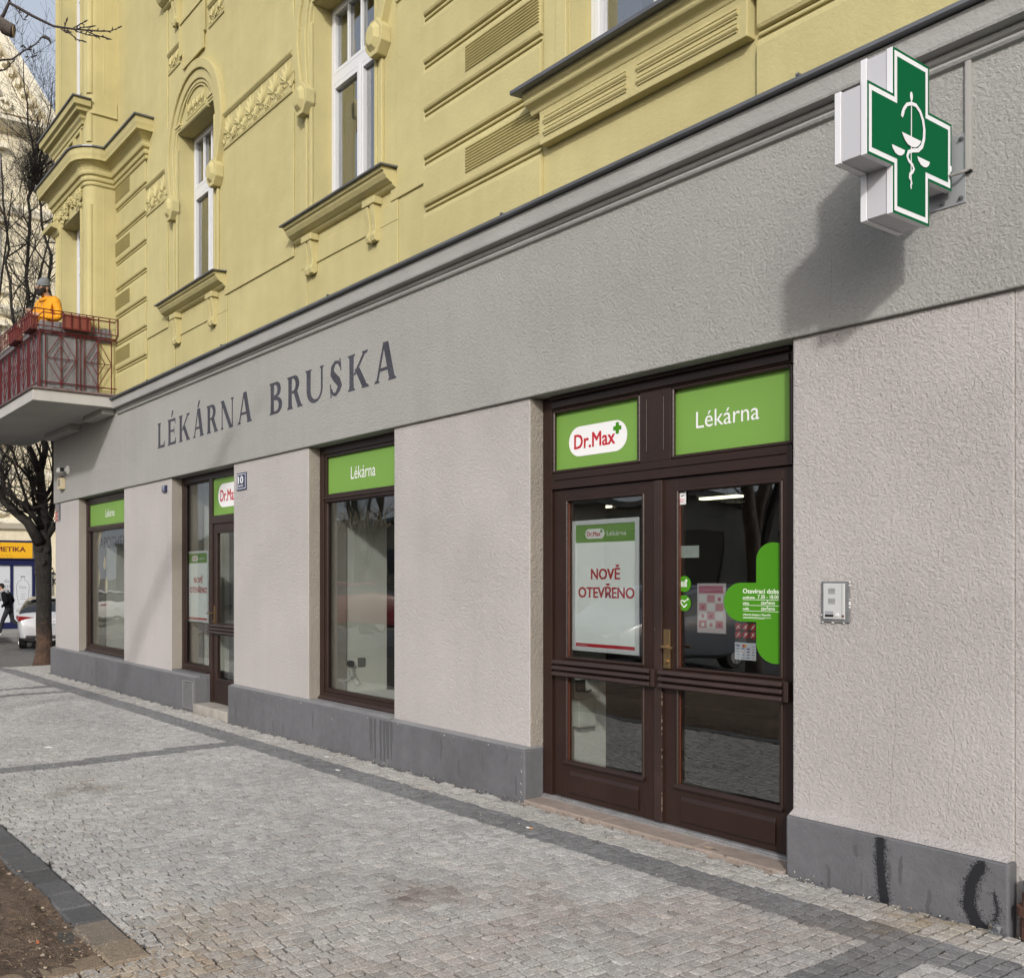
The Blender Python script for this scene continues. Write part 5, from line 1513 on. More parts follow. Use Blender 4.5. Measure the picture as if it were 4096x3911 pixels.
def np_mesh(name, verts, quads, tris, N, step, m, tint):
    v = verts.copy(); v[:, 0] *= -1; v[:, 1] *= -1
    off = np.arange(N)[:, None, None] * step
    q = (np.array(quads)[None] + off).reshape(-1, 4); t = (np.array(tris)[None] + off).reshape(-1, 3)
    me = bpy.data.meshes.new(name)
    me.vertices.add(len(v)); me.vertices.foreach_set('co', v.astype(np.float32).ravel())
    nl = q.size + t.size
    me.loops.add(nl); me.loops.foreach_set('vertex_index', np.concatenate([q.ravel(), t.ravel()]).astype(np.int32))
    npoly = len(q) + len(t)
    me.polygons.add(npoly)
    ls = np.concatenate([np.arange(len(q)) * 4, q.size + np.arange(len(t)) * 3]).astype(np.int32)
    me.polygons.foreach_set('loop_start', ls)
    me.update(calc_edges=True); me.validate()
    me.polygons.foreach_set('use_smooth', [False] * npoly)
    at = me.color_attributes.new('tint', 'FLOAT_COLOR', 'POINT'); at.data.foreach_set('color', tint.astype(np.float32).ravel())
    me.materials.append(m)
    o = bpy.data.objects.new(name, me); COL.objects.link(o)
    return o
def in_band(s, k):
    edge = 0.40
    d = (k > edge) & (k < edge + 0.28)
    for c in (2.06, 8.46, 13.95, 14.75): d |= (np.abs(s - c - 0.06 * np.sin(k * 2)) < (0.135 if c < 13 else 0.12)) & (k > 0.5) & (k < 3.4)
    return d
STAINS = [(3.93, 1.87, 0.22, (0.62, 0.55, 0.52)), (3.78, 1.93, 0.12, (0.60, 0.50, 0.45)), (7.3, 2.5, 0.25, (0.62, 0.58, 0.52)), (3.3, 1.55, 0.55, (0.88, 0.80, 0.77)), (2.6, 0.95, 0.6, (0.94, 0.87, 0.83)), (3.5, 3.45, 0.55, (1.05, 0.86, 0.66)), (2.9, 3.5, 0.8, (1.03, 0.88, 0.72)), (4.2, 2.9, 0.3, (1.0, 0.92, 0.82)), (2.25, 0.2, 0.25, (0.75, 0.65, 0.5))]
def pave_tint(s, k, r):
    n = len(s)
    v = r.normal(0.375, 0.030, n) + 0.012 * np.sin(s * 1.3 + k * 2)
    c = np.stack([v * 0.98, v * 0.965, v * 0.945], 1)
    c[r.random(n) < 0.10] *= 0.91; c[r.random(n) < 0.10] *= 1.07
    warm = r.random(n) < 0.12; c[warm] *= np.array([1.01, 0.975, 0.955])
    edge = (k < 0.40); c[edge] *= np.array([1.04, 1.02, 0.98])
    d = in_band(s, k)
    vd = r.normal(0.172, 0.016, n); cd = np.stack([vd * 0.99, vd, vd * 1.02], 1)
    c[d] = cd[d]
    for a, b_, rad, col in STAINS:
        ph = a * 7 + b_ * 3
        rr = rad * (1 + 0.35 * np.sin(np.arctan2(k - b_, s - a) * 3 + ph) + 0.25 * np.sin(np.arctan2(k - b_, s - a) * 5 + ph * 2))
        w = (np.exp(-(((s - a) / rr) ** 2 * 1.5 + ((k - b_) / rr) ** 2 * 0.8)) * r.uniform(0.35, 1.15, n))[:, None]
        w = np.clip(w, 0, 1)
        c = c * (1 - w) + c * np.array(col) * w
    return np.clip(c, 0.02, 0.75)
def skip(s):
    if s < 3.9: return (0.075 if not 3.05 < s < 5.05 else 0.10, 4.3)
    if s < 17.08: return (0.09 if not 3.05 < s < 5.05 else 0.10, 3.285)
    return (-1.2, 3.285)
v, q, t_, N, tint = setts((1.0, 19.2), 3, skip, pave_tint)
o = np_mesh('pavement', v, q, t_, N, 13, M_STONE, tint); tag(o, None, None, kind='structure')
# bedding sand between the setts and the ground beyond: one sheet out to the horizon
def ground_sheet(name, ss, ks, dz, m):
    vs = [(s, k, gz(s) + dz) for s in ss for k in ks]
    nk = len(ks)
    b = MB(); b.add(vs, [(i * nk + j, i * nk + j + 1, (i + 1) * nk + j + 1, (i + 1) * nk + j) for i in range(len(ss) - 1) for j in range(nk - 1)])
    return tag(b.build(name, m), None, None, kind='structure')
M_JOINT = mat('joint_dirt', (0.085, 0.078, 0.068), 0.95, bumps=((60, 0.01),), var=((3, 0.2), (40, 0.3)))
ground_sheet('ground', [-600, -40, -5, 0, 3, 6, 10, 14, 18, 20, 22, 24, 26, 40, 900], [-900, -40, -3, 0.3, 3.45, 8, 40, 900], -0.026, M_JOINT)
M_ROAD = mat('dark_setts', (0.10, 0.10, 0.103), 0.6, var=((2, 0.15), (30, 0.2)), bumps=((12, 0.03), (50, 0.01)))
def brick_road(m, rw, bw):
    nt = m.node_tree; b = nt.nodes['Principled BSDF']
    tc = nt.nodes.new('ShaderNodeTexCoord'); mp = nt.nodes.new('ShaderNodeMapping'); mp.inputs['Rotation'].default_value = (0, 0, 0.35)
    br = nt.nodes.new('ShaderNodeTexBrick')
    br.inputs['Scale'].default_value = 1.0; br.inputs['Brick Width'].default_value = bw; br.inputs['Row Height'].default_value = rw
    br.inputs['Mortar Size'].default_value = 0.012; br.inputs['Color1'].default_value = (0.15, 0.15, 0.155, 1); br.inputs['Color2'].default_value = (0.095, 0.095, 0.10, 1); br.inputs['Mortar'].default_value = (0.028, 0.026, 0.024, 1)
    nt.links.new(tc.outputs['Object'], mp.inputs[0]); nt.links.new(mp.outputs[0], br.inputs[0])
    nt.links.new(br.outputs['Color'], b.inputs['Base Color'])
    bp = nt.nodes.new('ShaderNodeBump'); bp.inputs['Distance'].default_value = 0.03; bp.invert = True
    nt.links.new(br.outputs['Fac'], bp.inputs['Height']); nt.links.new(bp.outputs[0], b.inputs['Normal'])
brick_road(M_ROAD, 0.14, 0.2)
ground_sheet('road', [19.2, 20, 22, 24, 26, 31.6], [-30, -6, -3, 0, 3, 6, 30], -0.006, M_ROAD)
ground_sheet('street', [-30, 0, 3, 6, 10, 14, 18, 19.2], [6.2, 8, 14], -0.006, mat('asphalt', (0.06, 0.06, 0.062), 0.85, bumps=((80, 0.008),), var=((1, 0.15),)))
b = MB().box(31.6, 31.78, -30, 30, -0.6, -0.27); tag(b.build('far_kerb', mat('kerb_granite', (0.2, 0.19, 0.185), 0.8, var=((6, 0.15),)), None, bevel=0.02), None, None, kind='structure')
tag(MB().box(31.78, 36.9, -30, 30, -0.6, -0.285).build('far_pavement', mat('far_pave', (0.25, 0.24, 0.23), 0.85, var=((2, 0.1), (25, 0.2)), bumps=((20, 0.02),))), None, None, kind='structure')
# dark kerb stones round the tree bed
V, T = MB(), []
gk = random.Random(8)
s = 3.86
while s < 17:
    L = gk.uniform(0.21, 0.31)
    z = gz(s) + gk.uniform(0.004, 0.010)
    k0, k1 = 3.292 + gk.uniform(-0.004, 0.004), 3.462 + gk.uniform(-0.012, 0.012)
    bm_ = 0.010
    A, Bq = s + 0.006, s + L - 0.006
    ring = lambda d, zz: [(A + d, k0 + d, zz), (Bq - d, k0 + d, zz), (Bq - d, k1 - d, zz), (A + d, k1 - d, zz)]
    vs = ring(0, z - 0.1) + ring(0, z - bm_) + ring(bm_, z + gk.uniform(-0.002, 0.002))
    fs = [(a + i, a + (i + 1) % 4, a + 4 + (i + 1) % 4, a + 4 + i) for a in (0, 4) for i in range(4)] + [(8, 9, 10, 11)]
    V.add(vs, fs)
    c = gk.uniform(0.066, 0.098); f = 1.0
    col = (c, c * 1.01, c * 1.06)
    if s < 4.2: col = tuple(np.array(col) * (0.5 if s > 4 else 0.1) + np.array((0.27, 0.21, 0.15)) * (0.5 if s > 4 else 0.8))
    T += [(*col, 1)] * 12
    s += L
for i in range(10):      # return of the bed edge towards the street
    k = 3.47 + i * 0.27
    V.add(*[[(x, y, z) for x, y, z in ((3.862, k, -0.1), (4.0, k, -0.1), (4.0, k + 0.26, -0.1), (3.862, k + 0.26, -0.1), (3.87, k + 0.01, 0.022), (3.99, k + 0.01, 0.022), (3.99, k + 0.25, 0.022), (3.87, k + 0.25, 0.022))], [(0, 1, 5, 4), (1, 2, 6, 5), (2, 3, 7, 6), (3, 0, 4, 7), (4, 5, 6, 7)]])
    T += [(0.20, 0.150, 0.105, 1)] * 8
tag(V.build('kerb', M_STONE, None, tint=T), None, None, kind='structure')
# soil of the tree bed, lumpy and scattered with twigs and crumbs
ns, nk = 150, 60
vs = []
gr2 = np.random.default_rng(4)
S = np.linspace(3.9, 12.5, ns); K = np.linspace(3.455, 6.2, nk)
hn = gr2.normal(0, 0.006, (ns, nk))
for i, s in enumerate(S):
    for j, k in enumerate(K):
        h = gz(s) + 0.006 + 0.016 * math.sin(s * 2.1 + k) * math.sin(k * 3.1 + s * 0.7) + hn[i, j] + 0.012 * math.sin(s * 7 + k * 5) - 0.03 * math.exp(-((k - 3.5) / 0.06) ** 2)
        vs.append((s, k, h))
b = MB(); b.add(vs, [(i * nk + j, i * nk + j + 1, (i + 1) * nk + j + 1, (i + 1) * nk + j) for i in range(ns - 1) for j in range(nk - 1)])
M_SOIL = mat('bare_soil', (0.135, 0.093, 0.064), 0.97, bumps=((40, 0.02), (140, 0.01)), var=((2.2, 0.28), (25, 0.3)), speck=(60, 0.70, (0.24, 0.18, 0.13)))
tag(b.build('soil', M_SOIL, None, smooth=True), None, None, kind='structure')
b = MB(); gq = random.Random(12)
for i in range(1500):
    s, k = gq.uniform(3.95, 8.5), 3.46 + abs(gq.gauss(0, 0.45))
    z = gz(s) + 0.012 + gq.uniform(-0.008, 0.014)
    if gq.random() < 0.45:
        a, L = gq.random() * 3.14, gq.uniform(0.015, 0.06)
        b.tube([(s, k, z), (s + L * 0.5 * math.cos(a), k + L * 0.5 * math.sin(a), z + 0.006), (s + L * math.cos(a + 0.2), k + L * math.sin(a + 0.2), z + 0.001)], 0.0018, 4, gq.choice((0, 1)))
    else:
        r_ = gq.uniform(0.003, 0.012); b.ball((s, k, z), (r_, r_ * gq.uniform(0.6, 1.2), r_ * 0.6), 5, 4, gq.choice((0, 1, 1, 2)))
tag(b.build('soil_debris', [mat('twig_brown', (0.075, 0.048, 0.035), 0.9), mat('clod_brown', (0.14, 0.10, 0.07), 0.95), mat('crumb_pale', (0.33, 0.27, 0.21), 0.9)]), None, None, kind='stuff')
b = MB()     # small dark crumbs and grit lying on the setts
for i in range(1500):
    u = gq.random()
    if u < 0.45: s, k = gq.uniform(1.9, 12), 0.075 + abs(gq.gauss(0, 0.05))
    elif u < 0.7: s, k = gq.uniform(3.9, 9), 3.27 - abs(gq.gauss(0, 0.15))
    else: s, k = gq.uniform(1.9, 11), gq.uniform(0.1, 3.2)
    r_ = gq.uniform(0.0015, 0.005)
    b.ball((s, k, gz(s) + 0.002 + r_ * 0.4), (r_, r_ * gq.uniform(0.5, 1.5), r_ * 0.7), 5, 4, gq.choice((0, 0, 1, 2)))
for i in range(900):
    s, k = gq.gauss(3.75, 0.35), gq.gauss(3.5, 0.22)
    r_ = gq.uniform(0.002, 0.006); b.ball((s, k, gz(s) + 0.004), (r_, r_, r_ * 0.6), 5, 4, 1)
tag(b.build('grit', [mat('grit_dark', (0.04, 0.035, 0.03), 0.95), mat('grit_sand', (0.30, 0.23, 0.16), 0.95), mat('grit_pale', (0.5, 0.48, 0.45), 0.9)]), None, None, kind='stuff')
# single pieces of litter
def litter(name, label, cat, verts, m, z=0.006):
    b = MB(); n = len(verts)
    c = (sum(v[0] for v in verts) / n, sum(v[1] for v in verts) / n)
    vs = [(s, k, gz(s) + z) for s, k in verts] + [(s, k, gz(s) + z + 0.004) for s, k in verts]
    b.add(vs, [tuple(range(n))[::-1], tuple(range(n, 2 * n))] + [(i, (i + 1) % n, n + (i + 1) % n, n + i) for i in range(n)])
    return tag(b.build(name, m), label, cat)
b = MB().tube([(4.465, 0.556, gz(4.4) + 0.010), (4.487, 0.561, gz(4.4) + 0.010)], 0.0045, 8, 0).tube([(4.4872, 0.561, gz(4.4) + 0.010), (4.51, 0.566, gz(4.4) + 0.010)], 0.0043, 8, 1)
tag(b.build('cigarette_butt', [mat('filter_orange', (0.55, 0.27, 0.10), 0.8), M_WHITE]), 'orange cigarette butt lying on the dark band before the pale pillar', 'cigarette butt')
litter('paper_scrap', 'white paper scrap at the foot of the plinth below the shop window', 'litter', [(7.33, 0.31), (7.38, 0.315), (7.375, 0.335), (7.335, 0.33)], M_WHITE)
litter('paper_scrap', 'white paper scrap on the dark band of setts', 'litter', [(6.76, 0.55), (6.81, 0.555), (6.80, 0.575), (6.755, 0.57)], M_WHITE)
litter('paper_scrap', 'white paper scrap far out on the light setts by the cross band', 'litter', [(9.25, 2.2), (9.34, 2.21), (9.33, 2.26), (9.26, 2.24)], M_WHITE)
litter('dry_leaf', 'brown dry leaf on the reddish doorstep of the double door', 'leaf', [(3.52, 0.03), (3.55, 0.035), (3.575, 0.05), (3.55, 0.052), (3.525, 0.045)], mat('leaf_pale', (0.38, 0.30, 0.22), 0.9), z=0.018)
litter('orange_scrap', 'orange plastic scrap on the soil beside the kerb stones', 'litter', [(4.20, 3.66), (4.225, 3.655), (4.228, 3.665), (4.203, 3.67)], mat('orange_scrap', (0.5, 0.14, 0.05), 0.6), z=0.03)
litter('paper_scrap', 'white scrap lying in the soil near the left picture edge', 'litter', [(5.42, 3.56), (5.45, 3.55), (5.46, 3.57), (5.43, 3.58)], M_WHITE, z=0.02)
b = MB().ball((1.985, 0.125, 0.055), (0.032, 0.025, 0.03), 9, 6)
gq2 = random.Random(5); b.v = [(x + gq2.gauss(0, 0.004), y + gq2.gauss(0, 0.004), z + gq2.gauss(0, 0.004)) for x, y, z in b.v]
tag(b.build('plastic_cup', glass_mat('clear_plastic', (0.88, 0.9, 0.9), 3.0)), 'crumpled clear plastic cup at the right corner of the plinth', 'litter')
# ------------------------------------------------------------------ bare trees
def limb(mb, pts, n=8, m=0):
    mb.tube([p[:3] for p in pts], [p[3] for p in pts], n, m)
def grow(tw, p, d, L, r, depth, rnd, lift=0.25, nodes=None):
    """recursive branch of a leafless crown"""
    steps = 4 if depth > 0 else 3
    pts, rr = [tuple(p)], [r]
    d = Vector(d).normalized(); q = Vector(p)
    kids = []
    for i in range(steps):
        d = (d + Vector((rnd.gauss(0, 0.22), rnd.gauss(0, 0.22), rnd.gauss(0.02, 0.16) + lift * 0.12))).normalized()
        q = q + d * (L / steps)
        pts.append(tuple(q)); rr.append(max(r * (1 - 0.8 * (i + 1) / steps), 0.0022))
        if depth > 0 and i >= 0: kids.append((q.copy(), d.copy(), rr[-1]))
    tw.tube(pts, rr, 5 if r > 0.02 else (4 if r > 0.008 else 3), caps=False)
    if nodes is not None and depth <= 1: nodes.append(tuple(q))
    for q_, d_, r_ in kids:
        for t in range(rnd.choice((1, 1, 2)) if depth > 1 else rnd.choice((1, 2, 2))):
            a = Vector((rnd.gauss(0, 1), rnd.gauss(0, 1), rnd.gauss(0.25, 0.7))).normalized()
            nd = (d_ * 0.75 + a * 0.75).normalized()
            grow(tw, q_, nd, L * rnd.uniform(0.42, 0.68), max(r_ * 0.75, 0.003), depth - 1, rnd, lift, nodes)
def wiggle(pts, rnd, amp):
    out = [pts[0]]
    for a, c in zip(pts, pts[1:]):
        n = max(1, int((Vector(c[:3]) - Vector(a[:3])).length / 0.28))
        for i in range(1, n + 1):
            f = i / n
            w = amp if i < n else amp * 0.4
            out.append(tuple(a[q] * (1 - f) + c[q] * f + (rnd.gauss(0, w) if q < 3 else 0) for q in range(4)))
    return out
def along(pts, t):
    f = t * (len(pts) - 1); i = min(int(f), len(pts) - 2); f -= i
    a, b = Vector(pts[i][:3]), Vector(pts[i + 1][:3])
    return a.lerp(b, f), (b - a).normalized(), pts[i][3] * (1 - f) + pts[i + 1][3] * f
main = {
 'L1': [(19.60, -0.42, 2.30, 0.12), (19.58, -0.18, 2.69, 0.095), (19.72, 0.03, 2.91, 0.088), (19.86, 0.23, 3.13, 0.079), (20.05, 0.52, 3.33, 0.064), (20.25, 0.8, 3.87, 0.044)],
 'L2': [(19.72, -0.52, 2.35, 0.15), (19.72, -0.52, 2.9, 0.105), (19.74, -0.49, 3.4, 0.088), (19.76, -0.46, 3.76, 0.075)],
 'L2a': [(19.76, -0.46, 3.70, 0.065), (19.63, -0.29, 4.03, 0.05), (19.7, -0.18, 4.35, 0.045), (19.76, -0.1, 4.63, 0.04), (19.83, 0.0, 5.62, 0.035), (19.87, 0.06, 6.96, 0.03), (19.9, 0.1, 8.1, 0.025), (19.95, 0.19, 9.09, 0.02), (19.98, 0.23, 9.98, 0.01)],
 'L2b': [(19.78, -0.47, 3.68, 0.07), (19.91, -0.6, 4.18, 0.061), (19.92, -0.57, 4.59, 0.056), (19.99, -0.48, 5.7, 0.046), (20.08, -0.34, 7.07, 0.041), (20.11, -0.29, 7.98, 0.035), (20.07, -0.36, 8.94, 0.03), (20.04, -0.4, 10.06, 0.025), (20.11, -0.3, 11.17, 0.015), (20.14, -0.25, 12.09, 0.008)],
 'L3': [(19.62, -0.45, 2.60, 0.065), (19.38, -0.13, 2.97, 0.046), (19.53, 0.1, 3.16, 0.044), (19.68, 0.32, 3.36, 0.039), (19.84, 0.56, 3.7, 0.029)],
 'L4': [(19.78, -0.54, 2.45, 0.10), (19.83, -0.71, 2.92, 0.061), (19.79, -0.76, 3.37, 0.046), (19.8, -0.75, 4.18, 0.041), (19.85, -0.69, 5.7, 0.041), (19.87, -0.65, 6.97, 0.035), (19.85, -0.68, 7.83, 0.03), (19.93, -0.56, 8.74, 0.025), (19.99, -0.48, 9.45, 0.02), (19.89, -0.62, 10.46, 0.015), (19.83, -0.71, 11.63, 0.008)],
 'L5': [(19.70, -0.55, 2.38, 0.09), (19.6, -0.69, 2.63, 0.058), (19.5, -0.84, 2.8, 0.048), (19.39, -1.01, 3.2, 0.035), (19.28, -1.17, 3.91, 0.025)],
 'L6': [(19.72, -0.50, 3.1, 0.045), (19.28, -0.1, 3.59, 0.029), (19.38, 0.06, 3.79, 0.024), (19.44, 0.14, 4.08, 0.019), (19.51, 0.24, 4.56, 0.015), (19.57, 0.34, 5.24, 0.01)],
 'L7': [(19.74, -0.50, 3.12, 0.055), (19.93, -0.74, 3.43, 0.041), (19.88, -0.81, 3.69, 0.036), (19.87, -0.83, 4.2, 0.031), (19.85, -0.86, 5.72, 0.025)],
 'L8': [(19.36, -0.16, 2.93, 0.032), (19.25, 0.04, 3.44, 0.024), (19.31, 0.12, 3.77, 0.019), (19.42, 0.29, 4.02, 0.014), (19.55, 0.49, 4.16, 0.01)],
}
def trunk_mat():
    m = mat('bark_with_reddish_foot', (0.024, 0.020, 0.017), 0.95, bumps=((16, 0.05), (60, 0.02)), var=((6, 0.4), (30, 0.3)))
    nt = m.node_tree; bs_ = nt.nodes['Principled BSDF']
    src = bs_.inputs['Base Color'].links[0].from_socket
    tc = nt.nodes.new('ShaderNodeTexCoord'); sx = nt.nodes.new('ShaderNodeSeparateXYZ'); nt.links.new(tc.outputs['Object'], sx.inputs[0])
    n = nt.nodes.new('ShaderNodeTexNoise'); n.inputs['Scale'].default_value = 9; nt.links.new(tc.outputs['Object'], n.inputs['Vector'])
    ad = nt.nodes.new('ShaderNodeMath'); ad.operation = 'MULTIPLY_ADD'; ad.inputs[1].default_value = 0.8; nt.links.new(n.outputs['Fac'], ad.inputs[0]); nt.links.new(sx.outputs['Z'], ad.inputs[2])
    mr = nt.nodes.new('ShaderNodeMapRange'); mr.inputs['From Min'].default_value = 0.85; mr.inputs['From Max'].default_value = 1.25; nt.links.new(ad.outputs[0], mr.inputs['Value'])
    mx = nt.nodes.new('ShaderNodeMix'); mx.data_type = 'RGBA'; nt.links.new(mr.outputs[0], mx.inputs[0])
    mu = nt.nodes.new('ShaderNodeMix'); mu.data_type = 'RGBA'; mu.blend_type = 'MULTIPLY'; mu.inputs[0].default_value = 1; nt.links.new(src, mu.inputs[6]); mu.inputs[7].default_value = (3.4, 2.4, 1.9, 1)
    nt.links.new(mu.outputs[2], mx.inputs[6]); nt.links.new(src, mx.inputs[7]); nt.links.new(mx.outputs[2], bs_.inputs['Base Color'])
    return m
_wr = random.Random(77)
main = {k_: wiggle(p_, _wr, 0.03 if len(p_) > 7 else 0.015) for k_, p_ in main.items()}
t = thing('bare_tree', 'big leafless street tree with reddish foot standing beyond the building corner', 'tree', (19.71, -0.53, -0.1))
b = MB()
rnd = random.Random(31)
trunk = [(19.71, -0.53, -0.22, 0.25), (19.71, -0.53, -0.1, 0.215), (19.71, -0.54, 0.08, 0.178), (19.71, -0.54, 0.32, 0.160), (19.71, -0.53, 0.7, 0.156), (19.71, -0.53, 1.18, 0.153), (19.715, -0.525, 1.6, 0.152), (19.72, -0.52, 1.95, 0.165), (19.73, -0.51, 2.2, 0.178), (19.74, -0.50, 2.5, 0.155)]
b.tube([p[:3] for p in trunk], [p[3] for p in trunk], 16)
b.v = [(x + rnd.gauss(0, 0.004), y + rnd.gauss(0, 0.004), z) for x, y, z in b.v]
for i in range(7):
    a = rnd.random() * 6.3; b.ball((19.71 + 0.15 * math.cos(a), -0.52 + 0.15 * math.sin(a), rnd.uniform(1.85, 2.2)), (0.06, 0.06, 0.07), 8, 6)
tr = b.build('trunk', trunk_mat(), t, smooth=True)
b = MB()
for k_, pts in main.items(): limb(b, pts, 10 if pts[0][3] > 0.06 else 8)
b.build('limbs', M_BARK, t, smooth=True)
tw = MB()
for k_, pts in main.items():
    n = {'L1': 12, 'L2': 8, 'L2a': 22, 'L2b': 28, 'L3': 14, 'L4': 28, 'L5': 6, 'L6': 16, 'L7': 16, 'L8': 12}[k_]
    for i in range(n):
        p, d, r = along(pts, 0.12 + 0.88 * (i + rnd.random()) / n)
        a = Vector((rnd.gauss(0, 1), rnd.gauss(0, 1), rnd.gauss(0.3, 0.6))).normalized()
        grow(tw, p, d * 0.55 + a, rnd.uniform(0.6, 1.5), max(0.007, r * 0.45), 2, rnd, 0.7)
for k_ in ('L2a', 'L2b', 'L4'):     # forked upright branches filling the crown
    for i in range(3):
        p, d, r = along(main[k_], rnd.uniform(0.25, 0.85))
        a = Vector((rnd.gauss(0, 0.5), rnd.gauss(0, 0.9), 0.5))
        grow(tw, p, d * 0.7 + a, rnd.uniform(1.4, 2.4), max(0.012, r * 0.7), 3, rnd, 1.3)
for i in range(190):      # dense witches' broom high in the crown
    a = Vector((rnd.gauss(0, 1), rnd.gauss(0, 1), rnd.gauss(0.5, 0.9))).normalized()
    p = Vector((19.98 + rnd.gauss(0, 0.10), -0.43 + rnd.gauss(0, 0.10), 9.35 + abs(rnd.gauss(0, 0.5))))
    grow(tw, p, a + Vector((0, 0, 0.4)), rnd.uniform(0.3, 0.65), 0.007, 1, rnd)
tw.bev = 'keep'
tw.build('twigs', M_BARK, t)
def simple_tree(label, s, k, H, seed, z0=None, group=None, r0=0.14):
    rnd = random.Random(seed); z0 = gz(s) if z0 is None else z0
    t = thing('bare_tree', label, 'tree', (s, k, z0), group)
    tk = [(s + rnd.gauss(0, 0.02), k + rnd.gauss(0, 0.02), z0 - 0.1 + 2.6 * i / 5, r0 * (1.25 if i == 0 else 1 - 0.05 * i)) for i in range(6)]
    MB().tube([p[:3] for p in tk], [p[3] for p in tk], 12).build('trunk', M_BARK, t, smooth=True)
    lb, tw = MB(), MB()
    for i in range(6):
        a = i * 1.05 + rnd.uniform(-0.3, 0.3); L = (H - 2.3) * rnd.uniform(0.7, 1.0); sp = rnd.uniform(0.14, 0.42)
        pts = []
        for j in range(8):
            f = j / 7
            pts.append((s + math.cos(a) * L * sp * f ** 0.8 + rnd.gauss(0, 0.05), k + math.sin(a) * L * sp * f ** 0.8 + rnd.gauss(0, 0.05), z0 + 2.3 + L * f, r0 * 0.55 * (1 - f) + 0.012))
        limb(lb, pts, 7)
        for q in range(13):
            p, d, r = along(pts, 0.12 + 0.86 * (q + rnd.random()) / 13)
            av = Vector((rnd.gauss(0, 1), rnd.gauss(0, 1), rnd.gauss(0.3, 0.6))).normalized()
            grow(tw, p, d * 0.5 + av, rnd.uniform(0.6, 1.4), max(0.006, r * 0.3), 2, rnd)
    lb.build('limbs', M_BARK, t, smooth=True); tw.bev = 'keep'; tw.build('twigs', M_BARK, t)
    return t
simple_tree('slimmer leafless tree farther back, left of the big trunk', 26.3, -0.1, 12.5, 5, r0=0.12)
# nearest tree: stands in the bed outside the left edge, reaching in with a cut limb and budded twigs
near = {
 'trunk': [(8.2, 6.9, -0.1, 0.15), (8.2, 6.88, 0.6, 0.115), (8.15, 6.8, 2.2, 0.10), (8.05, 6.3, 3.4, 0.085), (7.75, 5.3, 4.3, 0.07), (7.3, 4.2, 4.95, 0.062), (6.96, 3.45, 5.16, 0.0574), (6.86, 3.31, 5.3, 0.0523), (6.81, 3.24, 5.35, 0.049), (6.78, 3.2, 5.31, 0.0473), (6.76, 3.16, 5.29, 0.0445), (6.757, 3.155, 5.288, 0.040)],
 'up': [(8.17, 6.84, 1.9, 0.08), (8.2, 7.1, 3.2, 0.065), (8.3, 7.35, 4.2, 0.03), (8.35, 7.45, 4.8, 0.012)]}
T = [[(6.83, 3.27, 5.30, 0.0152), (6.79, 3.21, 5.4, 0.0118), (6.77, 3.18, 5.48, 0.0118), (6.73, 3.12, 5.44, 0.0101), (6.68, 3.05, 5.39, 0.0093), (6.6, 2.93, 5.32, 0.0076), (6.52, 2.81, 5.3, 0.0059), (6.43, 2.67, 5.29, 0.0048), (6.39, 2.61, 5.29, 0.0036), (6.36, 2.57, 5.31, 0.002)],
 [(6.77, 3.18, 5.48, 0.0084), (6.76, 3.17, 5.55, 0.0068), (6.75, 3.15, 5.64, 0.0051), (6.72, 3.10, 5.9, 0.003)],
 [(6.58, 2.91, 5.32, 0.0042), (6.56, 2.86, 5.28, 0.0034), (6.55, 2.85, 5.28, 0.0051)],
 [(6.57, 2.88, 5.31, 0.0042), (6.53, 2.83, 5.26, 0.0037), (6.51, 2.8, 5.23, 0.0034), (6.49, 2.77, 5.22, 0.0025)],
 [(6.52, 2.81, 5.29, 0.0039), (6.47, 2.74, 5.26, 0.0034), (6.42, 2.66, 5.25, 0.003)],
 [(6.48, 2.75, 5.29, 0.0037), (6.44, 2.7, 5.26, 0.0034), (6.4, 2.63, 5.24, 0.0026)],
 [(6.53, 2.82, 5.3, 0.0037), (6.49, 2.77, 5.31, 0.0034), (6.46, 2.72, 5.32, 0.0028)],
 [(6.56, 2.87, 5.31, 0.0034), (6.55, 2.86, 5.35, 0.0030)], [(6.53, 2.82, 5.31, 0.0034), (6.49, 2.76, 5.35, 0.0028)],
 [(7.5, 4.6, 4.72, 0.016), (7.1, 3.7, 4.98, 0.013), (6.86, 3.31, 5.08, 0.0101), (6.8, 3.23, 5.09, 0.0068), (6.76, 3.16, 5.1, 0.0059), (6.71, 3.1, 5.15, 0.0051), (6.67, 3.03, 5.2, 0.0042), (6.65, 3.0, 5.24, 0.0035)],
 [(7.1, 3.7, 4.96, 0.010), (6.83, 3.27, 5.01, 0.0068), (6.79, 3.2, 5.03, 0.0042), (6.76, 3.16, 5.08, 0.0034)],
 [(6.75, 3.15, 5.46, 0.0034), (6.71, 3.1, 5.36, 0.0027), (6.7, 3.08, 5.39, 0.0028)]]
t = thing('bare_tree', 'near street tree reaching a sawn off limb and budded twigs into the top left corner', 'tree', (8.2, 6.9, 0))
b = MB()
for pts in near.values(): limb(b, pts, 12)
b.build('trunk', [mat('grey_bark', (0.085, 0.07, 0.06), 0.95, bumps=((30, 0.012), (90, 0.004)), var=((14, 0.35),))], t, smooth=True)
MB().cyl((6.757, 3.155, 5.288), (-0.3, -0.7, -0.1), 0.041, 0.004, 14).build('cut_face', mat('cut_wood', (0.24, 0.18, 0.13), 0.9, var=((60, 0.2),)), t)
b = MB(); bud = MB(); rnd = random.Random(6)
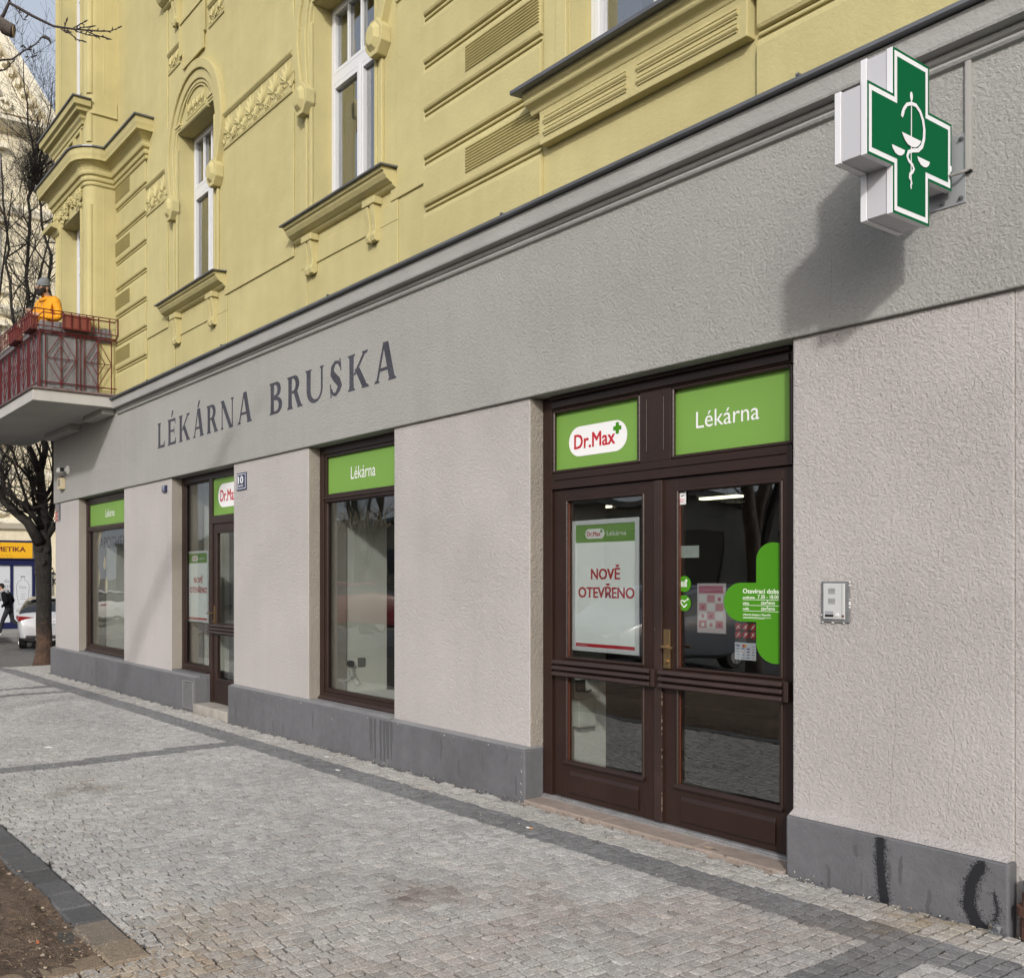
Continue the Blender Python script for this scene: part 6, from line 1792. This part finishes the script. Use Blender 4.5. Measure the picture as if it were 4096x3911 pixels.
for pts in T:
    limb(b, pts, 6)
    e = Vector(pts[-1][:3]); d = (e - Vector(pts[-2][:3])).normalized()
    bud.tube([e - d * 0.004, e + d * 0.008, e + d * 0.022, e + d * 0.034], [0.003, 0.0052, 0.004, 0.0008], 6)
    for i in range(1, len(pts) * 2):
        p, dd, r = along(pts, min(1, (i + rnd.random() * 0.6) / (len(pts) * 2)))
        if r > 0.013: continue
        s_ = Vector((rnd.gauss(0, 1), rnd.gauss(0, 1), rnd.gauss(0.2, 1))).normalized() * 0.8 + dd * 0.8
        s_.normalize()
        bud.tube([p, p + s_ * 0.008, p + s_ * 0.018, p + s_ * 0.026], [0.0025, 0.0045, 0.003, 0.0006], 5)
for i in range(9):
    p = Vector((6.70 + rnd.gauss(0, 0.02), 3.09 + rnd.gauss(0, 0.03), 5.15 + rnd.gauss(0, 0.02)))
    s_ = Vector((rnd.gauss(0, 1), rnd.gauss(0, 1), abs(rnd.gauss(0, 1)))).normalized()
    bud.tube([p, p + s_ * 0.01, p + s_ * 0.024, p + s_ * 0.034], [0.003, 0.006, 0.004, 0.0006], 6)
bud.tube([(6.645, 2.995, 5.245), (6.635, 2.975, 5.25), (6.62, 2.955, 5.235), (6.615, 2.945, 5.205)], [0.004, 0.012, 0.011, 0.003], 6)
b.build('twigs', mat('twig_dark', (0.035, 0.025, 0.022), 0.8), t, smooth=True); tag(bud.build('buds', mat('bud_dark', (0.028, 0.022, 0.022), 0.7), t, smooth=True), None, None, kind='stuff')

# ------------------------------------------------------------------ cars
def make_car(name, label, paint, s, k, fwd, z, group=None, plate=None):
    t = thing(name, label, 'car', (0, 0, 0), group)
    LOC[t.name] = Vector((0, 0, 0))
    st = [(0.00, 0.62, 0.72, 0.62, 0.66), (0.05, 0.76, 0.84, 0.86, 0.90), (0.12, 0.82, 0.89, 1.02, 1.04), (0.30, 0.86, 0.905, 1.05, 1.20), (0.62, 0.88, 0.91, 1.03, 1.41), (1.2, 0.89, 0.915, 1.00, 1.47), (2.0, 0.89, 0.915, 0.98, 1.48), (2.6, 0.89, 0.91, 0.97, 1.40), (3.25, 0.88, 0.90, 0.96, 1.02), (3.7, 0.86, 0.88, 0.88, 0.92), (4.1, 0.80, 0.82, 0.76, 0.79), (4.28, 0.68, 0.70, 0.62, 0.64)]
    b = MB(); N = 0; rings = []
    for x, wb, wm, hb, hr in st:
        cab = hr - hb
        wr = wm - 0.06 - 0.36 * min(cab, 0.5) / 0.5 * 0.55
        prof = [(0, 0.22), (wb * 0.92, 0.22), (wb, 0.30), (wm, 0.55), (wm * 0.985, hb - 0.06), (wm * 0.95, hb), (wr + 0.02, hr - 0.05), (wr * 0.86, hr - 0.008), (0, hr + 0.012)]
        rings.append(prof)
    P_ = len(rings[0])
    for i, (x, *_) in enumerate(st):
        for sg in (1, -1):
            for y, z_ in rings[i]: b.v.append((x, sg * y, z_))
    for i in range(len(st) - 1):
        for q in (0, 1):
            for j in range(P_ - 1):
                a = i * 2 * P_ + q * P_ + j; c = a + 2 * P_
                b.f.append((a, a + 1, c + 1, c))
                x = (st[i][0] + st[i + 1][0]) / 2
                glassy = (j == 5 and 0.4 < x < 3.1) or (j >= 6 and (0.15 < x < 0.60 or 2.7 < x < 3.2) and not False) or (j == 5 and 0.2 < x < 0.6) 
                b.m.append(1 if glassy else (2 if j in (0, 1) else 0))
    for i in (0, len(st) - 1):
        o = i * 2 * P_
        b.f.append(tuple(o + j for j in range(P_)) + tuple(o + P_ + j for j in range(P_ - 1, -1, -1))); b.m.append(0)
    M_TYRE = mat('tyre', (0.012, 0.012, 0.012), 0.85); M_CG = mat('car_window', (0.012, 0.014, 0.018), 0.06, coat=0.6)
    body = b.build('body', [paint, M_CG, mat('car_sill', (0.02, 0.02, 0.02), 0.6)], t)
    md = body.modifiers.new('sub', 'SUBSURF'); md.levels = 2; md.render_levels = 2
    for p in body.data.polygons: p.use_smooth = True
    for x in (0.78, 3.42):
        for sg in (1, -1):
            w = MB().cyl((x, sg * 0.66, 0.315), (0, sg, 0), 0.315, 0.205, 24).build('wheel', M_TYRE, t, bevel=0.03)
            r = MB().cyl((x, sg * 0.855, 0.315), (0, sg, 0), 0.21, 0.018, 20)
            for i in range(10):
                a = i * math.pi / 5; r.bar((x, sg * 0.872, 0.315), (x + 0.2 * math.cos(a), sg * 0.872, 0.315 + 0.2 * math.sin(a)), 0.018)
            r.build('rim', mat('alloy', (0.4, 0.4, 0.42), 0.35, 0.6), w)
    for sg in (1, -1):
        b = MB(); b.add([(0.075, sg * 0.42, 0.905), (0.05, sg * 0.84, 0.945), (0.30, sg * 0.915, 0.955), (0.30, sg * 0.92, 0.86), (0.045, sg * 0.86, 0.80), (0.068, sg * 0.66, 0.86)], [(0, 1, 4, 5), (1, 2, 3, 4)])
        b.v = [(x - 0.02, y * 1.012, z_) for x, y, z_ in b.v]; b.bev = 'keep'
        b.build('tail_light', mat('tail_red', (0.25, 0.01, 0.012), 0.2, coat=0.5), t)
        MB().add([(4.24, sg * 0.36, 0.66), (4.17, sg * 0.68, 0.70), (4.06, sg * 0.80, 0.73), (4.10, sg * 0.80, 0.63), (4.25, sg * 0.5, 0.60)], [(0, 1, 2, 3, 4)]).build('headlight', mat('headlamp', (0.5, 0.52, 0.55), 0.15, coat=0.6), t)
        MB().box(2.85, 3.02, sg * 0.92 - 0.09, sg * 0.92 + 0.09, 0.98, 1.10).build('mirror', paint, t, bevel=0.03)
    b = MB().box(-0.035, -0.022, -0.26, 0.26, 0.735, 0.85)
    np_ = b.build('number_plate', M_ENAM, t)
    b = MB()
    for i, ch in enumerate((plate or '5AC 4819').replace(' ', '')):
        vs, fs = text_geo(ch, 0.02)
        if ch: add_text(b, ch, 0.21 - i * 0.062 - (0.02 if i > 2 else 0), 0.17 - i * 0.062 - (0.02 if i > 2 else 0), 0.762, 0.06, 0, fn=lambda u, v: (-0.0365, u, v))
    b.bev = 'keep'; b.build('plate_lettering', M_BLACK, np_)
    MB().box(-0.022, 0.10, -0.68, 0.68, 0.30, 0.40).build('bumper', mat('bumper_black', (0.02, 0.02, 0.02), 0.5), t, bevel=0.03)
    MB().box(4.21, 4.31, -0.5, 0.5, 0.30, 0.50).build('grille', mat('bumper_black', (0.02, 0.02, 0.02), 0.5), t, bevel=0.03)
    MB().box(0.55, 0.78, -0.55, 0.55, 1.415, 1.435).build('roof_spoiler', paint, t, bevel=0.008)
    t.location = P(s, k, z); t.rotation_euler = (0, 0, math.atan2(fwd[1], fwd[0]))
    return t
M_SILVER = mat('silver_paint', (0.50, 0.51, 0.53), 0.28, 0.35, coat=0.6)
make_car('parked_car', 'silver hatchback seen from behind, partly hidden by the big tree trunk', M_SILVER, 27.6, -2.85, (28.5, -7.77), gz(28), 'parked cars')
make_car('parked_car', 'dark car at the far kerb behind the walking person, cut by the left picture edge', mat('dark_paint', (0.02, 0.022, 0.03), 0.25, coat=0.6), 30.1, -1.3, (0.15, 1.0), gz(30), 'parked cars')
# across the street, seen only as reflections in the shop glass
make_car('parked_car', 'dark slate car parked opposite, its front mirrored in the double door glass', mat('slate_paint', (0.09, 0.10, 0.12), 0.25, coat=0.8), 11.7, 10.8, (-0.1, -1), 0.0, 'parked cars')
make_car('parked_car', 'dark red car parked opposite, mirrored in the single shop window', mat('red_paint', (0.16, 0.01, 0.018), 0.22, coat=0.8), 23.6, 11.2, (0.05, -1), 0.0, 'parked cars')
make_car('parked_car', 'white car parked along the opposite kerb, mirrored in the leftmost shop window', mat('white_paint', (0.6, 0.6, 0.6), 0.25, coat=0.8), 38.5, 8.2, (1, 0.03), gz(38), 'parked cars')
simple_tree('leafless tree across the street, mirrored in the single shop window', 27.5, 13.0, 11, 12, z0=-0.4, group='trees across the street')
simple_tree('leafless tree across the street, mirrored in the double door', 12.6, 13.6, 10, 15, z0=0.0, group='trees across the street')
t = thing('opposite_building', 'dark grey building across the street, seen only mirrored in the shop glass', 'building', (20, 27, 0))
MB().box(9, 90, 26, 36, -1, 4.6).build('wall', mat('opposite_wall', (0.30, 0.285, 0.25), 0.9, var=((0.5, 0.3),)), t)
for i in range(19):
    for r_ in range(1):
        w = MB().box(11 + i * 4, 12.4 + i * 4, 25.94, 25.99, 1.2 + r_ * 3.8, 3.4 + r_ * 3.8).build('window', mat('opposite_glass', (0.03, 0.035, 0.045), 0.1), t)
        MB().box(10.9 + i * 4, 12.5 + i * 4, 25.85, 25.989, 1.05 + r_ * 3.8, 1.18 + r_ * 3.8).build('sill', mat('opposite_sill', (0.2, 0.19, 0.18), 0.8), w)
MB().box(8.7, 90.3, 25.6, 36.3, 4.601, 4.9).build('roof', M_METAL, t)

# ------------------------------------------------------------------ far cream house with its shop front
M_FAR = mat('cream_plaster', (0.74, 0.66, 0.48), 0.9, var=((0.6, 0.06), (6, 0.05)), streak=0.06, bumps=((20, 0.01),))
M_FARL = mat('pale_cream', (0.78, 0.72, 0.57), 0.85, var=((1, 0.05),))
fh = thing('cream_house', 'cream ornate gabled house in the far background at the left', 'building', (37.5, -2, -0.3))
SF = 37.0
ff = lambda u, v, w: (SF + w, u, v)
b = MB().box(SF, SF + 11, -13, 7, -0.6, 18.3)
b.build('wall', M_FAR, fh)
b = MB(); b.prism([(-5.25, 18.75), (0, 26.0), (5.25, 18.75)], 0.05, 0.8, fn=ff)
gab = b.build('gable', M_FARL, fh)
b = MB()
for (a0, c0), (a1, c1) in (((-5.5, 18.7), (0, 26.25)), ((5.5, 18.7), (0, 26.25))):
    b.strip([(a0, c0), (a1, c1)], 0.42, -0.35, fn=ff, thick=1.2)
    for i in range(24):
        f = (i + 0.5) / 24; u, v = a0 + (a1 - a0) * f, c0 + (c1 - c0) * f
        dx, dy = (a1 - a0), (c1 - c0); L = math.hypot(dx, dy); nx, ny = -dy / L, dx / L
        if ny > 0: nx, ny = -nx, -ny
        b.box(SF - 0.2, SF + 0.04, u + nx * 0.36 - 0.07, u + nx * 0.36 + 0.07, v + ny * 0.36 - 0.11, v + ny * 0.36 + 0.11)
b.build('gable_cornice', M_FARL, gab)
b = MB(); rg = random.Random(17)
fw = lambda mb: mb
for i in range(60):
    u = rg.uniform(-4.6, 4.6); hmax = 25.2 - abs(u) * 1.38 - 0.9
    if hmax < 18.9: continue
    v = rg.uniform(18.9, min(hmax, 20.6))
    pts = [Vector((SF - 0.02, u + 0.28 * math.cos(q * 0.8 + i) * (1 - q / 9), v + 0.28 * math.sin(q * 0.8 + i) * (1 - q / 9))) for q in range(8)]
    b.tube(pts, 0.055, 5)
b.build('carved_scrolls', M_FARL, gab, smooth=True)
b = MB()
prof_ = lambda h, o: [(SF + 0.02, h), (SF - o * 0.5, h + 0.06), (SF - o, h + 0.25), (SF - o, h + 0.4), (SF + 0.02, h + 0.45)]
for h, o in ((18.0, 0.55), (14.95, 0.22), (11.2, 0.25), (7.3, 0.22), (3.35, 0.28), (5.2, 0.12)):
    p4 = prof_(h, o); b.prism(p4, -13.2, 7.2, fn=lambda u, v, w: (u, w, v))
b.build('cornice', M_FARL, fh)
for kx in (-2.95, 0.1, 3.0, -7.6, -10.6):
    for hz in (4.1, 8.4, 12.2, 15.6):
        H_ = 2.3 if hz < 15 else 1.6
        o = MB().box(SF - 0.03, SF + 0.02, kx - 0.62, kx + 0.62, hz, hz + H_).build('window', mat('far_glass', (0.035, 0.045, 0.06), 0.12), fh)
        b = MB()
        for kk_ in (kx - 0.64, kx - 0.02, kx + 0.60): b.box(SF - 0.07, SF - 0.031, kk_, kk_ + 0.05, hz, hz + H_)
        b.box(SF - 0.072, SF - 0.032, kx - 0.64, kx + 0.65, hz + H_ * 0.66, hz + H_ * 0.66 + 0.06)
        b.build('frame', M_UPVC, o)
        MB().box(SF - 0.2, SF + 0.01, kx - 0.8, kx + 0.8, hz - 0.16, hz - 0.01).box(SF - 0.26, SF + 0.01, kx - 0.85, kx + 0.85, hz + H_ + 0.12, hz + H_ + 0.3).build('sill', M_FARL, o)
b = MB().add([(SF + 0.2, -13.3, 18.45), (SF + 0.2, 7.3, 18.45), (SF + 5.5, 7.3, 20.1), (SF + 5.5, -13.3, 20.1), (SF + 11, 7.3, 18.45), (SF + 11, -13.3, 18.45)], [(0, 1, 2, 3), (3, 2, 4, 5), (0, 3, 5), (1, 4, 2)])
b.build('roof', mat('red_tiles', (0.22, 0.075, 0.05), 0.85, var=((8, 0.25),), bumps=((14, 0.05),)), fh)
b = MB(); rg = random.Random(2)     # graffiti tags on the wall beside the shop
for i in range(16):
    u, v = rg.uniform(-6.4, -4.95), rg.uniform(0.9, 1.9); n = 9
    pts = [Vector((SF - 0.012, u + 0.15 * math.cos(q * rg.uniform(0.8, 1.3)) + rg.gauss(0, 0.03), v + 0.17 * math.sin(q * 1.1) + rg.gauss(0, 0.03))) for q in range(n)]
    b.tube(pts, rg.uniform(0.012, 0.024), 5, i % 2)
b.build('graffiti', [mat('tag_black', (0.02, 0.02, 0.025), 0.7), mat('tag_blue', (0.03, 0.16, 0.34), 0.7)], fh)
# shop front
M_BLUE = mat('shop_blue', (0.007, 0.010, 0.060), 0.4)
sfp = MB().box(SF - 0.16, SF - 0.001, -4.80, 3.2, 2.06, 2.28).box(SF - 0.24, SF - 0.001, -4.83, 3.2, 2.281, 2.31).box(SF - 0.2, SF - 0.001, -4.80, 3.2, 2.90, 2.97).box(SF - 0.16, SF - 0.001, -4.80, -4.72, -0.28, 2.059).box(SF - 0.13, SF - 0.001, -4.719, 3.2, -0.28, -0.05)
for kk_ in (-4.03, -2.5, -1.0, 0.6, 2.2): sfp.box(SF - 0.13, SF - 0.001, kk_, kk_ + 0.09, -0.049, 2.059)
sfo = sfp.build('shop_front', M_BLUE, fh)
b = MB()
for a, c in ((-4.715, -4.035), (-3.935, -2.505), (-2.405, -1.005), (-0.905, 0.595), (0.695, 2.195)): b.box(SF - 0.09, SF - 0.02, a, c, -0.045, 2.055)
b.build('window_film', mat('milky_film', (0.55, 0.57, 0.60), 0.45, var=((2, 0.05),)), sfo)
b = MB()     # printed bottle outline and lettering on the films
bt = [(-4.33, 1.62), (-4.45, 1.62), (-4.45, 1.52), (-4.56, 1.44), (-4.62, 1.30), (-4.60, 0.95), (-4.54, 0.62), (-4.24, 0.62), (-4.18, 0.95), (-4.16, 1.30), (-4.22, 1.44), (-4.33, 1.52), (-4.33, 1.62)]
b.strip(bt, 0.018, SF - 0.0915, fn=lambda u, v, w: (w, u, v))
fn2 = lambda u, v: (SF - 0.0925, u, v)
b.box(SF - 0.0925, SF - 0.0905, -4.47, -4.31, 1.625, 1.66)
add_text(b, 'Dove', -4.27, -4.51, 1.20, 0.10, 0, fn=fn2)
for i in range(3): b.box(SF - 0.0925, SF - 0.0905, -4.5 + i * 0.02, -4.28 - i * 0.02, 0.80 + i * 0.09, 0.815 + i * 0.09)
add_text(b, 'ější', -3.62, -3.94, 1.22, 0.13, 0, fn=fn2); add_text(b, 'du', -3.72, -3.90, 1.42, 0.13, 0, fn=fn2)
b.bev = 'keep'; b.build('film_print', mat('grey_print', (0.2, 0.2, 0.22), 0.6), sfo)
sg = MB().box(SF - 0.19, SF - 0.165, -4.71, 3.1, 2.315, 2.895)
sg = tag(sg.build('shop_sign', mat('sign_yellow', (0.75, 0.40, 0.012), 0.45)), 'long yellow shop sign with dark red capitals on the far house', 'sign')
b = MB(); fn3 = lambda u, v: (SF - 0.1915, u, v)
add_text(b, 'KOSMETIKA', -2.86, -4.46, 2.56, 0.17, 0, bold=0.03, fn=fn3); b.bev = 'keep'
b.build('lettering', mat('oxblood', (0.13, 0.02, 0.012), 0.5), sg)
b = MB()
for i in range(3): b.strip([(-3.66 - i * 0.13 + 0.05 * math.cos(q), 2.40 + 0.05 * math.sin(q * 1.4)) for q in range(5)], 0.012, SF - 0.1915, fn=lambda u, v, w: (w, u, v))
b.bev = 'keep'; b.build('scribble', mat('scribble', (0.3, 0.15, 0.01), 0.6), sg)
MB().box(SF - 0.12, SF - 0.001, -5.45, -4.84, 0.2, 1.75).build('grey_shutter', mat('shutter_grey', (0.3, 0.3, 0.3), 0.5, 0.3), fh)

# ------------------------------------------------------------------ people
def skin_person(name, label, pts, edges, place, fwd, mats, matfn):
    """one continuous skinned body; pts {name: (lateral, forward, height, rx, ry)}"""
    f = Vector((fwd[0], fwd[1])).normalized(); r = Vector((f.y, -f.x))
    keys = list(pts)
    wpos = lambda l, w, h: (place[0] + r.x * l + f.x * w, place[1] + r.y * l + f.y * w, place[2] + h)
    me = bpy.data.meshes.new(name)
    me.from_pydata([P(*wpos(*pts[q][:3])) for q in keys], [(keys.index(a), keys.index(c)) for a, c in edges], [])
    o = bpy.data.objects.new(name, me); COL.objects.link(o)
    o.modifiers.new('skin', 'SKIN')
    for i, q in enumerate(keys):
        me.skin_vertices[0].data[i].radius = pts[q][3:5]; me.skin_vertices[0].data[i].use_root = (q == 'pelvis')
    sb = o.modifiers.new('sub', 'SUBSURF'); sb.levels = 2; sb.render_levels = 2
    dg = bpy.context.evaluated_depsgraph_get(); dg.update()
    m2 = bpy.data.meshes.new_from_object(o.evaluated_get(dg))
    o.modifiers.clear(); o.data = m2; m2.name = name
    for mm in mats: m2.materials.append(mm)
    base = Vector(P(*place))
    for p in m2.polygons:
        c = p.center; p.use_smooth = True
        s_, k_ = -c.x - place[0], -c.y - place[1]
        p.material_index = matfn(s_ * r.x + k_ * r.y, s_ * f.x + k_ * f.y, c.z - place[2])
    LOC[o.name] = Vector((0, 0, 0))
    tag(o, label, 'person')
    return o, wpos
E_ = [('pelvis', 'belly'), ('belly', 'chest'), ('chest', 'neckb'), ('neckb', 'neck'), ('neck', 'jaw'), ('jaw', 'skull'), ('skull', 'crown')]
for sd in 'lr': E_ += [('chest', 'sh' + sd), ('sh' + sd, 'el' + sd), ('el' + sd, 'wr' + sd), ('wr' + sd, 'hd' + sd), ('pelvis', 'hip' + sd), ('hip' + sd, 'kn' + sd), ('kn' + sd, 'an' + sd), ('an' + sd, 'toe' + sd)]
M_SKIN = mat('skin', (0.42, 0.24, 0.17), 0.55); M_ORANGE = mat('orange_hoodie', (0.72, 0.30, 0.008), 0.85, bumps=((9, 0.03), (22, 0.012), (120, 0.002)), var=((4, 0.08),))
M_TROUS = mat('dark_trousers', (0.03, 0.032, 0.04), 0.85, bumps=((12, 0.01),)); M_HAT = mat('grey_knit', (0.16, 0.17, 0.18), 0.95, bumps=((90, 0.006),)); M_HAIR = mat('black_beard', (0.012, 0.009, 0.008), 0.9, bumps=((120, 0.006),))
man = {'pelvis': (0, 0, 0.95, .15, .12), 'belly': (0, .01, 1.13, .155, .125), 'chest': (0, .015, 1.30, .17, .13), 'neckb': (0, .035, 1.45, .08, .08), 'neck': (0, .065, 1.50, .06, .062), 'jaw': (0, .115, 1.55, .066, .075), 'skull': (0, .115, 1.615, .076, .09), 'crown': (0, .10, 1.665, .06, .07),
 'shl': (-.185, .02, 1.385, .075, .075), 'ell': (-.27, .03, 1.12, .058, .058), 'wrl': (-.12, .26, 1.13, .036, .036), 'hdl': (-.045, .335, 1.165, .026, .034),
 'shr': (.185, .02, 1.385, .075, .075), 'elr': (.26, .06, 1.12, .058, .058), 'wrr': (.11, .27, 1.14, .036, .036), 'hdr': (.035, .335, 1.175, .026, .034),
 'hipl': (-.09, 0, .88, .095, .095), 'knl': (-.1, .02, .48, .066, .066), 'anl': (-.1, 0, .09, .045, .045), 'toel': (-.1, .14, .045, .042, .04),
 'hipr': (.09, 0, .88, .095, .095), 'knr': (.1, .02, .48, .066, .066), 'anr': (.1, 0, .09, .045, .045), 'toer': (.1, .14, .045, .042, .04)}
def man_mat(l, w, h):
    if h > 1.475 and abs(l) < 0.12: return 0
    if w > 0.285 and h > 1.0: return 0
    return 1 if h > 0.88 else (2 if h > 0.09 else 3)
MF = (-0.42, 0.9)
o, wp = skin_person('person', 'bearded man in orange hoodie and grey beanie on the balcony, looking at his phone', man, E_, (14.50, 0.80, 4.262), MF, [M_SKIN, M_ORANGE, M_TROUS, M_BLACK], man_mat)
def ell(mb, l, w, h, rl, rw, rh_, mi=0, nu=14, nv=10, tilt=0.0):
    f = Vector(MF2).normalized(); r = Vector((f.y, -f.x)); q = MB().ball((0, 0, 0), (rl, rw, rh_), nu, nv)
    for x, y, z in q.v:
        y2, z2 = y * math.cos(tilt) - z * math.sin(tilt), y * math.sin(tilt) + z * math.cos(tilt)
        c = WP(l + x, w + y2, h + z2); mb.v.append(c)
    base = len(mb.v) - len(q.v); mb.f += [tuple(i + base for i in f_) for f_ in q.f]; mb.m += [mi] * len(q.f)
MF2, WP = MF, wp
b = MB(); ell(b, 0, .095, 1.645, .092, .108, .088, tilt=-0.22); ell(b, 0, .085, 1.69, .075, .088, .062, tilt=-0.2)
b.tube([WP(.088 * math.cos(q * .314), .098 + .103 * math.sin(q * .314), 1.622 + .024 * -math.sin(q * .314)) for q in range(21)], .011, 8)
b.build('beanie', M_HAT, o, smooth=True)
b = MB(); ell(b, 0, .165, 1.515, .058, .042, .058, tilt=0.2); ell(b, .052, .13, 1.55, .02, .04, .04); ell(b, -.052, .13, 1.55, .02, .04, .04); ell(b, 0, .195, 1.548, .032, .012, .009)
for sd in (-1, 1): ell(b, sd * .03, .198, 1.612, .018, .007, .004)
b.build('beard', M_HAIR, o, smooth=True)
b = MB(); ell(b, 0, .21, 1.577, .013, .022, .017); ell(b, 0, .202, 1.592, .009, .014, .02)
for sd in (-1, 1): ell(b, sd * .076, .09, 1.58, .012, .02, .03); ell(b, sd * .045, .175, 1.575, .022, .018, .016)
b.build('nose_and_ears', M_SKIN, o, smooth=True)
b = MB()
for sd in (-1, 1): ell(b, sd * .03, .199, 1.598, .011, .006, .005)
b.build('eyes', M_BLACK, o, smooth=True)
b = MB()
b.tube([WP(.105 * math.cos(q * .314), .02 + .10 * math.sin(q * .314), 1.445 - .03 * math.sin(q * .314)) for q in range(21)], [.034 if 8 < q < 20 or q < 2 else .028 for q in range(21)], 10)
ell(b, 0, -.085, 1.42, .11, .055, .085)
b.build('hood', M_ORANGE, o, smooth=True)
b = MB()
for sd in (-1, 1): b.tube([WP(sd * .04, .125, 1.41), WP(sd * .045, .165, 1.36), WP(sd * .05, .17, 1.28)], .004, 6)
b.build('drawstrings', mat('string_grey', (0.15, 0.12, 0.08), 0.8), o)
b = MB()
for sd in (-1, 1):     # fingers closing round the phone
    for i in range(4):
        b.tube([WP(sd * .05, .33 + .006 * i, 1.15 + .017 * i), WP(sd * .045, .365 + .004 * i, 1.158 + .018 * i), WP(sd * .012, .383 + .003 * i, 1.165 + .018 * i)], [.0095, .009, .0075], 7)
    b.tube([WP(sd * .05, .33, 1.20), WP(sd * .025, .335, 1.222), WP(sd * .008, .345, 1.225)], [.011, .010, .008], 7)
b.build('fingers', M_SKIN, o, smooth=True)
b = MB()
vs = [WP(l, w + hh * -0.35, 1.2 + hh) for hh in (-.07, .07) for w in (.352, .362) for l in (-.036, .036)]
b.add(vs, [(0, 2, 3, 1), (4, 5, 7, 6), (0, 1, 5, 4), (2, 6, 7, 3), (0, 4, 6, 2), (1, 3, 7, 5)])
tag(b.build('phone', M_BLACK, None, bevel=0.003), 'dark phone held in both hands by the man on the balcony', 'phone')
ped = {'pelvis': (0, 0, 0.93, .14, .12), 'belly': (0, .05, 1.10, .145, .125), 'chest': (0, .12, 1.28, .17, .14), 'neckb': (0, .20, 1.43, .075, .075), 'neck': (0, .235, 1.48, .058, .06), 'jaw': (0, .29, 1.525, .06, .072), 'skull': (0, .30, 1.60, .074, .09), 'crown': (0, .285, 1.65, .06, .07),
 'shl': (-.18, .12, 1.36, .082, .082), 'ell': (-.25, -.04, 1.12, .062, .062), 'wrl': (-.17, .14, .96, .045, .045), 'hdl': (-.14, .19, .91, .03, .036),
 'shr': (.18, .12, 1.36, .082, .082), 'elr': (.25, -.04, 1.12, .062, .062), 'wrr': (.17, .14, .96, .045, .045), 'hdr': (.14, .19, .91, .03, .036),
 'hipl': (-.09, 0, .86, .10, .10), 'knl': (-.1, .17, .50, .072, .072), 'anl': (-.1, .26, .10, .05, .05), 'toel': (-.1, .40, .05, .042, .04),
 'hipr': (.09, 0, .86, .10, .10), 'knr': (.1, -.06, .48, .072, .072), 'anr': (.1, -.40, .26, .05, .05), 'toer': (.1, -.36, .12, .042, .04)}
def ped_mat(l, w, h):
    if h > 1.465 and w > 0.16: return 0
    if h > 0.88: return 1
    return 3 if (h < 0.11 or (w < -0.33 and h < 0.23)) else 2
M_JACK = mat('black_jacket', (0.005, 0.005, 0.007), 0.9, spec=0.15, bumps=((10, 0.015),)); M_GTR = mat('charcoal_trousers', (0.026, 0.027, 0.032), 0.9, spec=0.2, bumps=((10, 0.012),))
MF3 = (0.62, 0.78)
o, wp = skin_person('person', 'walking pedestrian in a black jacket with a grey hood at the far pavement', ped, E_, (32.85, -2.95, -0.285), MF3, [M_SKIN, M_JACK, M_GTR, M_BLACK], ped_mat)
MF2, WP = MF3, wp
b = MB(); ell(b, 0, .27, 1.645, .085, .095, .062); ell(b, 0, .21, 1.60, .075, .05, .075)
b.build('hair', M_HAIR, o, smooth=True)
b = MB(); b.tube([WP(.10 * math.cos(q * .314), .19 + .10 * math.sin(q * .314), 1.43 - .045 * math.sin(q * .314)) for q in range(21)], .036, 8); ell(b, 0, .07, 1.42, .11, .06, .09)
for sd in (-1, 1): b.tube([WP(sd * .07, .28, 1.38), WP(sd * .08, .285, 1.25), WP(sd * .07, .26, 1.12)], .028, 7)
b.build('hood', mat('hood_grey', (0.26, 0.26, 0.27), 0.9), o, smooth=True)
b = MB(); ell(b, 0, .385, 1.56, .012, .02, .018)
for sd in (-1, 1): ell(b, sd * .074, .27, 1.565, .012, .02, .03)
b.build('nose_and_ears', M_SKIN, o, smooth=True)
b = MB()
for sd in (-1, 1): ell(b, sd * .03, .372, 1.60, .011, .006, .006)
b.build('eyes', M_BLACK, o, smooth=True)
b = MB()
for sd, (w0, h0) in ((-1, (.33, .03)), (1, (-.385, .10))): b.tube([WP(sd * .1, w0 - .10, h0 + (0 if sd < 0 else .07)), WP(sd * .1, w0 + .09, h0)], .028, 7)
b.build('shoe_soles', M_WHITE, o)
